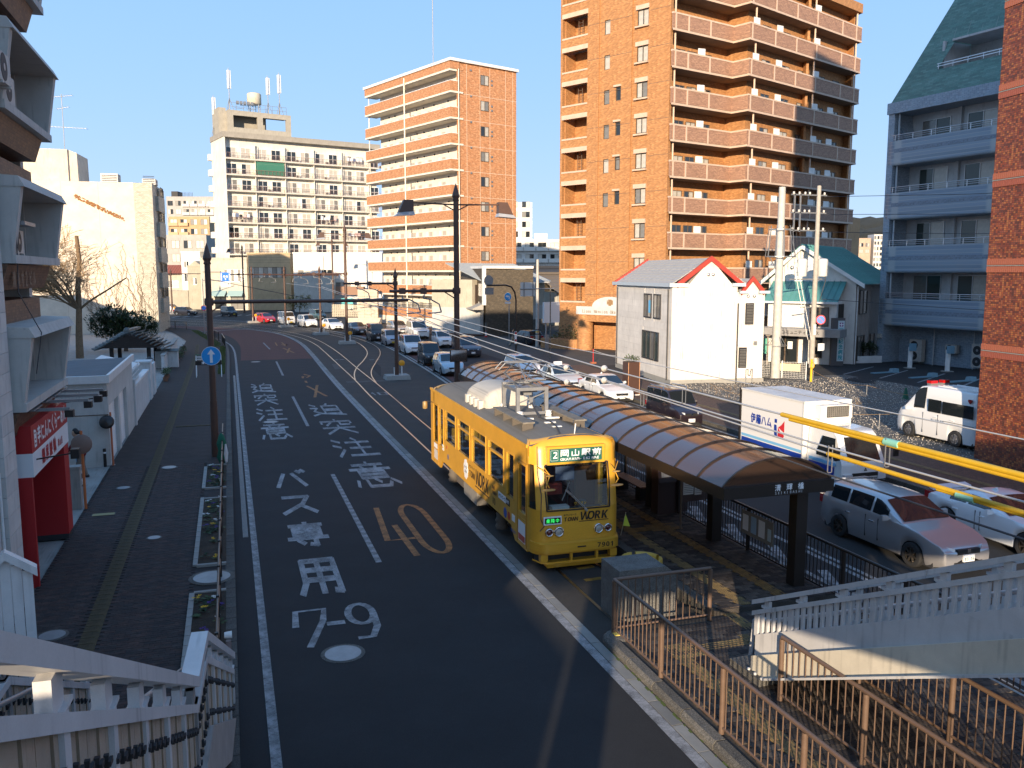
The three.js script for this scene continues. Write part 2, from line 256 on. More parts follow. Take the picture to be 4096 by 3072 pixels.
// ---------- lettering: strokes for the characters the fonts lack ----------
const K = {
  追: '62,5 52,20|42,22 88,22 88,48 42,48|42,22 42,80|42,58 88,58 88,80 42,80|8,10 22,22|5,38 25,38 12,62 28,74|5,92 28,78 98,92',
  突: '50,3 50,16|10,30 10,16 90,16 90,30|36,22 22,42|60,22 60,38 84,38|8,58 92,58|50,42 50,58 14,94|50,58 88,94',
  注: '8,12 24,24|5,40 20,50|8,92 26,62|58,4 66,16|38,26 94,26|42,55 90,55|34,90 98,90|66,26 66,90',
  意: '50,2 50,10|18,12 82,12|34,18 38,28|66,18 62,28|8,30 92,30|24,38 76,38 76,62 24,62 24,38|24,50 76,50|12,72 8,90|30,70 30,92 70,92 76,80|48,68 56,78|80,70 92,86',
  バ: '32,20 10,85|58,20 90,85|74,6 82,16|88,2 96,12', ス: '14,18 80,18 62,52 10,90|56,56 92,90',
  専: '12,14 88,14|50,3 50,56|20,26 80,26 80,56 20,56 20,26|20,41 80,41|6,66 94,66|66,58 66,94 54,90|28,74 38,86',
  用: '8,94 18,70 18,10 84,10 84,94 74,92|18,36 84,36|18,62 84,62|50,10 50,94',
  岡: '12,95 12,8 88,8 88,95 80,93|34,18 40,30|66,18 60,30|22,36 78,36|32,50 32,78 68,78 68,50|50,40 50,78', 山: '50,6 50,88|14,34 14,90 86,90 86,34',
  駅: '10,58 10,8 44,8|28,8 28,58|10,25 44,25|10,41 44,41|10,58 46,58 46,90 40,92|8,70 6,88|18,70 20,84|30,70 32,82|46,94 54,60 54,10 90,10 90,44 54,44|70,44 94,94',
  前: '30,4 38,18|70,4 62,18|4,24 96,24|16,94 16,38 46,38 46,94 40,92|16,54 46,54|16,70 46,70|62,38 62,74|84,34 84,94 76,92',
  清: '8,10 22,20|4,38 18,48|6,92 22,64|34,12 94,12|40,24 90,24|30,37 98,37|64,2 64,37|42,94 42,48 86,48 86,94 78,92|42,63 86,63|42,78 86,78',
  輝: '24,4 24,40|8,12 14,26|40,12 34,26|4,40 44,40|4,90 14,70 16,40|32,40 32,78 46,78|50,16 50,8 96,8 96,18|54,24 92,24|58,34 90,34 90,62 58,62 58,34|58,48 90,48|50,76 98,76|74,16 74,96',
  橋: '4,28 36,28|20,4 20,96|20,36 4,64|22,38 36,52|86,4 50,12|44,24 98,24|68,12 42,44|70,24 96,42|58,38 82,38 82,50 58,50 58,38|46,96 46,60 94,60 94,94|58,72 82,72 82,88 58,88 58,72',
  伊: '28,4 6,46|18,34 18,96|36,14 86,14 86,66 40,66|30,40 98,40|58,14 56,66 36,94',
  藤: '6,14 94,14|34,4 34,24|66,4 66,24|4,94 12,76 12,32 36,32 36,94|12,50 36,50|12,66 36,66|52,30 58,38|86,28 78,38|46,44 96,44|44,58 98,58|70,40 60,60 44,74|72,58 96,74|70,66 70,94|52,76 60,82|88,76 78,84|50,94 62,86|90,94 80,86',
  ハ: '34,18 10,88|60,18 92,88', ム: '48,10 16,82 82,78|66,52 92,94',
  紀: '28,4 10,24 30,24 12,46|40,34 6,50 40,44|24,48 24,94|10,60 6,84|36,60 42,80|54,12 92,12 92,46 56,46 56,88 96,88 96,72',
  念: '6,40 50,2 94,40|34,30 66,30|28,44 72,44 56,58|14,68 8,92|30,66 30,92 72,92 78,78|50,64 58,76|82,66 94,84',
  病: '56,2 56,12|4,94 20,60 22,12 98,12|6,28 14,40|4,62 18,54|30,26 94,26|32,96 32,44 90,44 90,94 82,92|60,26 60,52 42,74|62,54 80,72',
  院: '8,96 8,6 34,6 22,36 36,58 12,62|66,2 66,12|42,28 42,14 94,14 94,28|52,34 86,34|44,50 96,50|60,50 58,74 40,94|74,50 74,88 96,88 96,76',
  乗: '78,4 26,12|8,26 92,26|6,46 94,46|12,64 88,64|30,18 30,64|70,18 70,64|50,10 50,96|48,66 10,92|52,66 92,92',
  降: '8,96 8,6 34,6 22,36 36,58 12,62|60,4 42,34|54,14 88,14 44,48|58,22 94,48|48,58 94,58|52,58 52,76|40,78 98,78|72,50 72,96', 中: '14,26 86,26 86,64 14,64 14,26|50,4 50,96',
  タ: '36,6 8,52|34,20 82,20 60,62 16,94|30,44 68,66', ウ: '50,4 50,20|14,46 14,22 86,22 78,60 36,94', ン: '14,16 34,32|10,84 50,70 92,26', ワ: '16,46 16,16 86,16 80,54 40,92', ー: '8,50 92,50', ク: '38,4 10,48|34,20 84,20 64,64 18,94', マ: '10,18 88,18 52,66|34,50 66,86',
  毎: '28,4 8,34|22,16 92,16|66,90 78,92 82,32 24,32 16,78 86,78|6,54 96,54|50,32 46,78', 週: '8,12 20,22|6,40 20,40 20,74|4,92 24,78 96,92|28,80 34,66 34,8 90,8 90,78|44,22 80,22|62,14 62,36|42,36 82,36|48,48 76,48 76,66 48,66 48,48',
  月: '12,94 26,64 26,8 78,8 78,94 68,92|26,34 78,34|26,58 78,58', 曜: '6,12 34,12 34,84 6,84 6,12|6,48 34,48|44,8 64,8 64,30|70,8 92,8 92,30|52,36 44,60|50,46 50,94 98,94|50,46 96,46|50,62 94,62|50,78 94,78|72,40 72,94',
  発: '14,14 44,14 6,50|58,6 94,50|84,14 70,26|28,42 72,42|12,60 90,60|38,42 36,66 12,94|62,42 62,88 92,88 92,78', 行: '30,4 8,28|34,26 4,56|22,46 22,96|44,14 92,14|40,38 98,38|74,38 74,94 62,92',
  旨: '20,10 72,18|24,8 24,36 84,36 84,28|24,48 76,48 76,94 24,94 24,48|24,70 76,70', 辛: '50,2 50,14|14,16 86,16|34,22 40,36|66,22 60,36|6,40 94,40|12,64 88,64|50,40 50,96',
  に: '16,10 12,60 18,88|44,24 84,24|42,72 52,86 90,84', ん: '52,6 8,92 36,54 52,58 56,84 72,90 94,60', く: '68,6 24,48 72,94', ら: '38,6 60,16|26,30 22,64 62,46 84,62 70,86 36,92', め: '26,18 36,60 48,84|70,10 56,56 24,86 10,68 30,42 66,34 88,52 84,78 58,94',
  麺: '24,2 24,40|6,10 42,10|8,24 40,24|4,40 44,40|20,44 8,74|14,56 38,56 8,94|16,70 44,94|48,10 98,10|72,10 66,24|54,24 94,24 94,92 54,92 54,24|66,24 66,92|80,24 80,92', 屋: '16,26 88,26 88,8 16,8 16,56 4,94|26,38 92,38|54,38 36,56 82,54|30,70 88,70|58,56 58,92|20,92 98,92',
  鯱: '22,2 6,24|14,14 36,14 28,28|10,28 38,28 38,64 10,64 10,28|10,46 38,46|24,28 24,64|6,76 4,92|16,76 16,90|28,76 28,90|38,76 42,90|50,20 98,20|72,4 72,20|46,94 54,60 56,20|56,34 96,34|74,26 74,50 94,50|58,60 94,60|66,60 60,94|80,60 80,90 96,90',
  輪: '24,4 24,96|6,14 42,14|10,28 38,28 38,58 10,58 10,28|10,43 38,43|4,74 44,74|46,34 70,2 98,34|58,32 84,32|50,96 50,46 94,46 94,94|64,46 64,90|80,46 80,90|50,66 94,66', 店: '52,2 52,12|4,94 14,60 16,12 94,12|54,22 54,54|54,36 88,36|32,54 84,54 84,92 32,92 32,54',
  美: '30,4 36,14|70,4 64,14|14,20 86,20|20,34 80,34|8,48 92,48|50,20 50,62|10,64 90,64|50,64 10,94|52,66 90,94', 才: '10,26 90,26|60,4 60,94 46,90|58,28 10,72', ビ: '22,10 22,82 80,82|22,44 74,34|74,6 80,16|88,4 94,14', ル: '30,12 30,52 8,90|56,8 56,86 92,54',
  コ: '16,16 84,16 84,86|12,86 84,86', ミ: '20,10 80,24|20,42 78,54|14,74 86,92', ュ: '26,44 70,44 64,86|10,86 94,86', ニ: '20,22 80,22|8,82 92,82', テ: '20,12 80,12|6,40 94,40|52,40 24,92', ィ: '76,24 20,62|54,46 54,94',
  お: '30,6 30,86 10,76 26,60 70,50 84,70 64,90|8,28 54,26|70,14 88,30', シ: '16,14 38,24|10,40 32,50|12,90 60,74 90,24', ゴ: '12,22 74,22 74,88|10,88 74,88|80,4 86,14|92,2 98,12', ト: '36,6 36,94|38,40 82,60', し: '28,6 28,78 48,92 84,70', は: '16,8 12,60 18,90|40,28 94,28|70,8 70,84 46,90 44,74 60,68 92,86',
  探: '4,26 36,26|22,4 22,90 10,86|4,62 36,50|44,22 44,8 94,8 94,22|60,16 48,34|74,16 88,34|44,52 96,52|70,38 70,96|68,54 42,86|72,54 98,86', 検: '4,28 36,28|20,4 20,96|20,36 4,64|22,38 36,52|42,36 68,4 98,36|54,34 84,34|52,44 88,44 88,64 52,64 52,44|70,34 70,66 44,94|72,66 98,94', 索: '10,14 90,14|50,2 50,26|8,42 8,28 92,28 92,42|56,32 26,48 66,52 20,68 84,66|50,66 50,96|28,76 14,92|70,76 88,92', 止: '48,8 48,88|48,44 84,44|20,40 20,88|4,88 96,88', 車: '10,14 90,14|20,28 80,28 80,64 20,64 20,28|20,46 80,46|4,80 96,80|50,4 50,98', 北: '38,6 38,94|8,32 38,32|6,80 38,66|62,6 62,84 94,84 94,70|62,42 92,26', 島: '46,2 38,12|22,96 22,12 78,12 78,44 22,44|22,28 78,28|22,58 94,58 90,94 78,92|46,66 46,88|10,66 10,88 68,88 68,66',
};
const fonts = {}; { const L = new FontLoader(); for (const n of ['sans_bold', 'sans_regular', 'serif_bold']) fonts[n] = await L.loadAsync('fonts/droid/droid_' + n + '.typeface.json'); }
// flat text lying in x,y; each character in a box cw wide, ch high, step apart; kanji from strokes, the rest from the font
function letters(str, { ch = 1, cw = ch, step = cw * 1.1, w = 0.09, vertical = false, font = 'sans_bold', slant = 0, bold = 1 } = {}) {
  const b = nb(); let layer = 0;
  [...str].forEach((c, k) => {
    const ox = vertical ? 0 : k * step, oy = vertical ? -k * step : 0;
    if (c === ' ') return;
    if (!K[c]) {
      for (const s of fonts[font].generateShapes(c, ch * 0.98)) {
        const g = new THREE.ShapeGeometry(s,4), bb = new THREE.Box3().setFromBufferAttribute(g.attributes.position);
        b.geo(g, new THREE.Matrix4().makeTranslation(ox + (cw - 0) * 0.04, oy + 0.02 * ch,0).multiply(new THREE.Matrix4().set(cw / ch * bold, slant,0,0,0,1,0,0,0,0,1,0,0,0,0,1)));
      }
      return;
    }
    for (const st of K[c].split('|')) {
      const P = st.split(' ').map((q) => { const [x, y] = q.split(',').map(Number); const Y = (1 - y / 100) * ch; return [ox + x / 100 * cw + slant * Y, oy + Y]; });
      for (let j = 0; j + 1 < P.length; j++) {
        const [x0, y0] = P[j],[x1, y1] = P[j + 1], dx = x1 - x0, dy = y1 - y0, l = Math.hypot(dx, dy) || 1, hw = w * ch / 2, nx = -dy / l * hw, ny = dx / l * hw, ex = dx / l * hw * 0.6, ey = dy / l * hw * 0.6, z = (layer++ % 7) * 0.0003;
        b.quad([x0 - nx - ex, y0 - ny - ey, z],[x1 - nx + ex, y1 - ny + ey, z],[x1 + nx + ex, y1 + ny + ey, z],[x0 + nx - ex, y0 + ny - ey, z]);
      }
    }
  });
  return b.build();
}
const flatten = (g) => { g.rotateX(-Math.PI / 2); return g; };   // lay lettering on the ground, its top pointing to -z
// ---------- ground, roads, tracks, pavements ----------
structure('ground', nb().quad([-1500,-0.06,400],[1500,-0.06,400],[1500,-0.06,-1900],[-1500,-0.06,-1900]).build(), M.oldroad);
{ const b = nb(); for (let x = -60; x < 90; x += 30) for (let z = 60; z > -270; z -= 30) b.quad([x,0, z],[x + 30,0, z],[x + 30,0, z - 30],[x,0, z - 30]); structure('road', b.build(), M.road, 'dark asphalt carriageway of the main street'); }
const whiteR = smooth([[6.38,45],[6.38,-10],[6.4,-25],[6.42,-45],[6.48,-56],[6.65,-67],[6.88,-80],[6.93,-91],[6.45,-100.5],[5.4,-108.3],[3.9,-113.6],[2.3,-117.5],[-2,-124],[-9,-132],[-20,-142]],90);
const leftLine = smooth([[0.41,45],[0.41,-25],[0.41,-64],[0.42,-75],[0.35,-85],[0.05,-91.8],[-0.5,-97]],60);
const trackR = smooth([[12.6,45],[12.6,-20],[12.6,-41],[13.2,-52],[13.85,-63],[14.2,-71.3],[14.55,-80.7],[14.55,-89.6],[14.2,-98.5],[13.3,-104],[12,-110.8],[10.5,-116.4],[8.1,-125],[5.1,-131.8],[-2,-143],[-14,-156]],90);
structure('tram_track_bed', nb().sheet(offset(whiteR,0.32), trackR,0.005).build(), M.track, 'brownish asphalt between the tram rails');
const ribbon = (pts, w, y) => nb().sheet(offset(pts,-w / 2), offset(pts, w / 2), y);
structure('edge_line', ribbon(whiteR,0.19,0.009).build(), M.paint);
structure('edge_line', ribbon(leftLine,0.16,0.009).build(), M.paint);
structure('edge_line', ribbon(offset(trackR,0.5),0.16,0.009).build(), M.paint);
{ // flush kerb stones beside the track, and along its other side
  const g = thing('track_kerb', 'flush concrete kerb stones between carriageway and tram track', 'kerb');
  delete g.userData.category; g.userData.kind = 'structure';
  const curve = new THREE.CatmullRomCurve3(offset(whiteR,0.21).map((p) => V(p[0],0, p[1])));
  const tones = [0,1,2].map((k) => { const m = M.concrete.clone(); m.color.multiplyScalar(0.62 + k * 0.13); return m; });
  const L = curve.getLength(), geo = nb().box(-0.1,0.1,-0.05,0.012,-0.4,0.4, 'b').build();
  for (let s = 34; s < 165; s += 0.82) { const p = curve.getPointAt(s / L), t = curve.getTangentAt(s / L); part(g, 'kerb_stone', geo, pick(tones),[p.x,0, p.z], Math.atan2(t.x, t.z)); }
}
{ const c = offset(trackR,0.18), b = nb(); b.sheet(offset(c,-0.1), offset(c,0.1),0.012); structure('track_kerb_strip', b.build(), M.concrete); }
structure('red_surfacing', nb().sheet(offset(whiteR,-6.0).slice(55,84), offset(whiteR,-0.16).slice(55,84),0.004).build(), M.redroad, 'worn red anti-skid road surface at the bend');
structure('red_surfacing', nb().sheet(offset(trackR,0.75).slice(42,66), offset(trackR,3.6).slice(42,66),0.004).build(), M.redroad, 'red road surface under the queue of cars');
// lane dashes and lettering
for (const [x0, z0, x1, z1] of [[3.35,-11,3.35,-0.5],[3.34,-31,3.34,-20.9],[3.4,-51.9,3.37,-41.4],[3.58,-73.4,3.5,-62.9],[3.34,-94,3.62,-85.6]]) structure('lane_dash', ribbon([[x0, z0],[x1, z1]],0.15,0.009).build(), M.paint);
function roadText(c, cx, z0, z1, w, m = M.paint, sw = 0.1) {
  const ch = Math.abs(z1 - z0), g = letters(c, { ch: 1, cw: w, w: sw });
  g.scale(1, ch,1); flatten(g); const o = part(null, 'road_lettering', g, m,[cx - w / 2,0.008, Math.max(z0, z1)]); o.userData.kind = 'structure';
}
[['追',-59,-54],['突',-53.6,-48.8],['注',-48.1,-43.4],['意',-42.8,-38.3]].forEach(([c, a, b]) => roadText(c,1.85, a, b,1.45));
[['バ',-32.1,-29.2],['ス',-28.6,-25.9],['専',-25.1,-22.7],['用',-21.8,-19.1]].forEach(([c, a, b]) => roadText(c,1.84, a, b,1.15, M.paint,0.14));
[['追',-48.6,-44],['突',-43.05,-38.75],['注',-37.9,-33.6],['意',-32.7,-28.4]].forEach(([c, a, b]) => roadText(c,4.74, a, b,1.72));
function paintStroke(list, w, m, name = 'road_marking', y = 0.009) { const b = nb(); let k = 0; for (const pts of list) b.sheet(offset(pts,-w / 2), offset(pts, w / 2), y + 0.0005 * k++); const o = part(null, name, b.build(), m); o.userData.kind = 'structure'; }
const arc = (cx, cz, rx, rz, a0, a1, n = 10) => Array.from({ length: n + 1 },(_, k) => { const a = R(a0 + (a1 - a0) * k / n); return [cx + rx * Math.cos(a), cz + rz * Math.sin(a)]; });
paintStroke([[[1.05,-17.4],[1.1,-18.25],[1.7,-18.25],[1.62,-17.6],[1.25,-16.35]]],0.14, M.paint);
paintStroke([[[1.68,-17.4],[2.05,-17.4]]],0.2, M.paint);
paintStroke([arc(2.42,-17.75,0.26,0.55,0,360,18),[[2.68,-17.7],[2.66,-17],[2.5,-16.5],[2.2,-16.5]]],0.15, M.paint);
paintStroke([[[4.1,-26],[3.86,-22.6],[4.62,-22.6]],[[4.3,-24],[4.36,-21.1]]],0.17, M.paintOrange);
paintStroke([[...arc(5.06,-24.9,0.34,1.15,180,360,12),...arc(5.06,-22.3,0.34,1.15,0,180,12),[4.72,-24.9]]],0.17, M.paintOrange);
paintStroke([[[4.62,-56.6],[5.32,-51.4]],[[5.29,-56.8],[4.61,-51.1]]],0.17, M.paintOrange);
paintStroke([[[4.9,-86.6],[5.55,-81.1]],[[5.5,-86.4],[4.98,-81.3]]],0.17, M.paintOrange);
paintStroke([[[4.75,-58.2],[4.75,-59.4]],[[4.72,-60.9],[4.78,-62],[5.05,-62.2]],[[4.98,-63.4],[5.32,-62.2],[5,-61.2]]],0.15, M.paintOrange);
paintStroke([[[4.5,-89.5],[4.55,-93.9],[5.2,-93.9],[5.3,-90]],[[5.05,-91.2],[5.34,-88.7],[5.5,-91]]],0.14, M.paintOrange);
roadText('1',8.15,-52.2,-50.9,0.35); paintStroke([[[8.45,-51],[8.45,-52.1],[8.9,-52.1],[8.9,-51],[8.45,-51]]],0.14, M.paint);
paintStroke([[[8.4,-73.2],[8.6,-73.4]],[[8.75,-73.3],[9.1,-73.3]]],0.28, M.paint); paintStroke([[[11.1,-72.3],[11.5,-72.4]],[[11.7,-72.3],[11.95,-72.3]]],0.25, M.paint);
// oncoming lanes: broken line, hatch beside the platform
for (let z = 8; z > -60; z -= 8.2) structure('lane_dash', ribbon([[17.95, z],[17.95, z - 4.6]],0.14,0.009).build(), M.paint);
structure('edge_line', ribbon([[14.1,20],[14.1,-34],[14.6,-44]],0.15,0.009).build(), M.paint);
structure('edge_line', ribbon([[21.25,20],[21.25,-60]],0.14,0.009).build(), M.paint);
for (let z = 3; z > -38; z -= 2.05) paintStroke([[[12.95, z],[13.55, z - 1.5]]],0.26, M.paint);
paintStroke([[[14.35,-15.2],[14.35,-19]],[[14.35,-20.2],[14.35,-24]],[[14.35,-10],[14.35,-14]]],0.13, M.paint);
// rails and points
const railPaths = [
  [[7.38,4],[7.39,-17],[7.42,-20],[7.55,-33],[7.7,-44.3],[7.8,-51.3],[8.0,-58.5],[8.13,-67.4],[8.3,-80],[8.33,-89.5],[7.9,-97.5],[6.8,-105.2],[4.9,-113.5],[2.6,-119.7],[-4,-130],[-12,-140],[-24,-152]],
  [[8.46,-2],[8.47,-17],[8.5,-20],[8.66,-33],[8.84,-44],[8.98,-50.2],[9.1,-56.4],[9.22,-67],[9.42,-78],[9.4,-87.5],[9.08,-96.5],[8.2,-104.5],[6.2,-113.6],[3.4,-121.3],[-3.2,-131.4],[-11,-141],[-23,-153]],
  [[8.0,-58.5],[8.45,-62.3],[9.22,-66.5],[10.65,-72.4],[11.95,-79],[12.6,-86],[12.72,-92.3],[12.3,-98],[11.5,-103.4],[10.3,-109.6],[8.2,-117],[5.5,-124],[1,-131],[-6,-140],[-18,-152]],
  [[9.1,-56.4],[9.5,-61],[10.05,-64.5],[11.3,-70.2],[12.9,-77.6],[13.7,-83.6],[13.9,-89.8],[13.6,-96.6],[12.75,-102.8],[11.5,-109.6],[9.4,-117],[6.6,-124.6],[2,-132],[-5,-141],[-17,-153]],
];
railPaths.forEach((p, k) => { const c = smooth(p,110), b = nb(); const L = offset(c,-0.035), Rr = offset(c,0.035); b.sheet(L, Rr,0.016); structure('tram_rail', b.build(), M.rail); const s = k % 2 ? -1 : 1; structure('rail_groove', nb().sheet(offset(c, s * 0.04 - 0.02), offset(c, s * 0.04 + 0.06 - 0.02),0.007).build(), M.dark); });
structure('track_patch', nb().quad([7.3,0.006,-57.4],[10.6,0.006,-57.4],[10.6,0.006,-58.2],[7.3,0.006,-58.2]).build(), M.dark);
structure('track_patch', nb().quad([10,0.006,-60],[11.1,0.006,-66.5],[11.3,0.006,-71],[10.3,0.006,-66]).build(), M.road);
structure('track_patch', nb().quad([7.5,0.006,-66],[8.0,0.006,-66],[8.2,0.006,-70],[7.7,0.006,-70]).build(), M.dark);
// far crossing
for (let k = 0; k < 9; k++) structure('zebra_stripe', ribbon([[-9 + k * 1.7,-153.5 - k * 0.4],[-8 + k * 1.7,-157.5 - k * 0.4]],0.45,0.009).build(), M.paint);
structure('stop_line', ribbon([[-3,-114.5],[2.6,-118.8]],0.35,0.012).build(), M.paint);
structure('stop_line', ribbon([[11.5,-127],[16.2,-125]],0.35,0.012).build(), M.paint);
for (const [x, z, r] of [[1.82,-15.9,0.42],[1.74,-43.2,0.4],[1.95,-73.6,0.42]]) {
  const o = thing('manhole_cover', z > -20 ? 'round iron manhole cover on the bus lane by the painted 9' : z > -50 ? 'round manhole cover crossed by the lane lettering' : 'round manhole cover on the bus lane beyond the lettering', 'manhole',[x,0.004, z],0, 'manhole covers in the carriageway');
  nb().cyl([0,-0.02,0],[0,0.004,0], r, r,28).add(o, 'ring', M.kerb); nb().cyl([0,-0.01,0],[0,0.008,0], r * 0.82, r * 0.82,28).add(o, 'lid', M.galv);
}
// ---------- pavement on the shaded side ----------
const kerbL = smooth([[-0.12,45],[-0.12,-30],[-0.1,-64],[-0.12,-84],[-0.5,-95.6],[-1.1,-99.8],[-3.05,-112.6],[-4.6,-118.6],[-9,-125],[-20,-136]],100);
const frontL = kerbL.map(([x, z]) => [Math.min(-4.4, x - 3.6), z]);
const PH = 0.13;
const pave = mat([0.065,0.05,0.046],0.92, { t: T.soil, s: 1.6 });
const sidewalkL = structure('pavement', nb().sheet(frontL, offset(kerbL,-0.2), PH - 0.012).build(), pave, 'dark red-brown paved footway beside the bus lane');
structure('forecourt', nb().quad([-40,0.06,40],[-4.4,0.06,40],[-4.4,0.06,-118],[-40,0.06,-118]).build(), M.concrete);
{ const b = nb(), c0 = offset(kerbL,-0.2); for (let k = 0; k + 1 < kerbL.length; k++) { const a = kerbL[k], d = kerbL[k + 1]; b.quad([d[0],-0.02, d[1]],[a[0],-0.02, a[1]],[a[0], PH, a[1]],[d[0], PH, d[1]]); } b.sheet(c0, kerbL, PH); structure('kerb_backing', b.build(), M.dark); }
{ // kerb stones and small clay pavers, laid one by one near the bridge
  const kg = thing('kerb', '', '',[0,0,0]); kg.userData = { kind: 'structure' };
  const stones = [0.85,1,1.12].map((k) => { const m = M.kerb.clone(); m.color.multiplyScalar(k * 0.8); return m; });
  const geo = nb().box(-0.1,0.1,0, PH + 0.012,-0.29,0.29, 'b').build();
  for (let z = -6.3; z > -62; z -= 0.6) part(kg, 'kerb_stone', geo, pick(stones),[-0.2,0, z]);
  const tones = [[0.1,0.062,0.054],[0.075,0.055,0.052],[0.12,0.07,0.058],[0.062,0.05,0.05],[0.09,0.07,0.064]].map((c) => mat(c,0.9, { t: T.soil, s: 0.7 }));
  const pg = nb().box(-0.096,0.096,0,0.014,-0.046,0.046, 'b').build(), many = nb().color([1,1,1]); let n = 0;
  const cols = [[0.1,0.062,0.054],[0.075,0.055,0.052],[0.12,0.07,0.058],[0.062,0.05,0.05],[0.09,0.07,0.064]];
  for (let j = 0, z = -12.05; z > -34; z -= 0.1, j++) for (let x = -4.3 + (j % 2) * 0.1; x < -1.05; x += 0.2) {
    if (x > -3 && x < -2.6) continue;
    if (z > -18.2 && x < -2.6 && n < 280) { n++; part(sidewalkL, 'paver', pg, pick(tones),[x, PH - 0.012 + rr(-0.002,0.002), z]); continue; }
    if (z < -27 && j % 1) continue;
    const y = PH - 0.012 + rr(-0.002,0.002); many.color(pick(cols)).box(x - 0.096, x + 0.096, y, y + 0.014, z - 0.046, z + 0.046, 'b');
  }
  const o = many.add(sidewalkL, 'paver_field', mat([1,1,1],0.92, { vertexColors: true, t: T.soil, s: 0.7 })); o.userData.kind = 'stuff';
  const tg = nb().box(-0.145,0.145,0,0.016,-0.145,0.145, 'b'); for (let k = -1; k < 3; k++) tg.box(-0.1 + k * 0.067 - 0.013,-0.1 + k * 0.067 + 0.013 + 0.03,0.016,0.021,-0.135,0.135, 'b');
  const tgeo = tg.build(), tm = mat([0.14,0.105,0.045],0.9, { t: T.soil, s: 0.6 }); const tp = thing('tactile_paving', '', ''); tp.userData = { kind: 'structure', label: 'yellowish tactile strip along the shaded footway' };
  for (let z = -9; z > -92; z -= 0.3) part(tp, 'tactile_tile', tgeo, tm,[-2.82 - (z < -80 ? (z + 80) * -0.02 : 0), PH - 0.01, z]);
  const tb = thing('tactile_branch', '', ''); tb.userData = { kind: 'structure' }; for (let k = 0; k < 6; k++) part(tb, 'tactile_tile', tgeo, tm,[-2.4 + k * 0.3, PH - 0.009,-42.5]);
}
// planting beds by the kerb, with flowers
const leafM = [mat([0.05,0.085,0.03],0.8), mat([0.03,0.055,0.022],0.8), mat([0.07,0.09,0.035],0.8)];
const petal = { white: mat([0.75,0.74,0.68],0.7), yellow: mat([0.7,0.42,0.02],0.7), violet: mat([0.08,0.03,0.2],0.7) };
[[-33.2,-29.6],[-28.2,-21.6],[-19.7,-11.5]].forEach(([z0, z1], q) => {
  const o = thing('flower_bed',['narrow planting bed with dry soil beside the tall brown pole', 'kerbside planting bed of pansies by the brown handrail', 'kerbside planting bed next to the large round manhole'][q], 'flower bed',[0, PH,0],0, 'planting beds along the kerb');
  nb().quad([-0.98,0.02, z1],[-0.3,0.02, z1],[-0.3,0.02, z0],[-0.98,0.02, z0]).add(o, 'soil', M.soil);
  const eg = nb().box(-0.055,0.055,-0.02,0.05,-0.23,0.23, 'b').build(); for (let z = z1 - 0.25; z > z0; z -= 0.48) part(o, 'edging_block', eg, M.concrete,[-1.02,0, z]);
  const eg2 = nb().box(-0.34,0.34,-0.02,0.05,-0.05,0.05, 'b').build(); part(o, 'edging_block', eg2, M.concrete,[-0.64,0, z0]); part(o, 'edging_block', eg2, M.concrete,[-0.64,0, z1]);
  for (let k = 0; k < 26; k++) {
    const x = rr(-0.9,-0.4), z = rr(z0 + 0.2, z1 - 0.2), b = nb(), h = rr(0.05,0.14);
    for (let j = 0; j < 9; j++) { const a = rr(0,6.3), r = rr(0.05,0.13), y = rr(0.03, h); b.quad([x, y * 0.6, z],[x + r * Math.cos(a - 0.35), y, z + r * Math.sin(a - 0.35)],[x + r * 1.3 * Math.cos(a), y * 0.9, z + r * 1.3 * Math.sin(a)],[x + r * Math.cos(a + 0.35), y, z + r * Math.sin(a + 0.35)]); }
    const lf = b.add(o, 'plant', pick(leafM)), c = pick(['white', 'white', 'yellow', 'violet', 'violet']), f = nb();
    for (let j = 0; j < 4; j++) { const a = rr(0,6.3), r = rr(0,0.1), s = 0.035, X = x + r * Math.cos(a), Z = z + r * Math.sin(a), Y = h + rr(0.02,0.06); for (let m = 0; m < 4; m++) { const t = m * 1.57 + a; f.quad([X, Y, Z],[X + s * Math.cos(t - 0.6), Y + 0.015, Z + s * Math.sin(t - 0.6)],[X + s * 1.4 * Math.cos(t), Y + 0.02, Z + s * 1.4 * Math.sin(t)],[X + s * Math.cos(t + 0.6), Y + 0.015, Z + s * Math.sin(t + 0.6)]); } }
    if (k % 2 === 0) f.add(lf, 'blossom', petal[c]);
  }
});
for (const [x, z, r, l] of [[-0.62,-20.7,0.52, 'large round manhole with concrete collar between the planting beds'],[-2.3,-33.4,0.3, 'patterned manhole cover on the footway near the tactile strip'],[-3.55,-30.6,0.24, 'small grey access cover on the footway by the garage'],[-2.15,-24.4,0.2, 'small oval valve cover on the footway'],[-3.55,-18.2,0.3, 'dark utility cover on the footway outside the red shop front']]) {
  const o = thing('utility_cover', l, 'manhole',[x, PH, z]); nb().cyl([0,-0.02,0],[0,0.012,0], r, r,28).add(o, 'collar', M.kerb); nb().cyl([0,0,0],[0,0.02,0], r * 0.8, r * 0.8,28).add(o, 'lid', M.galv);
}
{ const o = thing('drain_grating', 'long slotted steel drain grating in the gutter', 'grating',[0.2,0.004,0]); const gg = nb(); for (let k = -2; k <= 2; k++) gg.box(k * 0.028 - 0.006, k * 0.028 + 0.006,0,0.01,-0.49,0.49, 'b'); for (let k = -5; k < 6; k++) gg.box(-0.075,0.075,0.001,0.008, k * 0.095 - 0.005, k * 0.095 + 0.005, 'b'); const g = gg.build(); for (let z = -24.6; z > -64; z -= 1) part(o, 'grate', g, M.galv,[0,0, z]); }
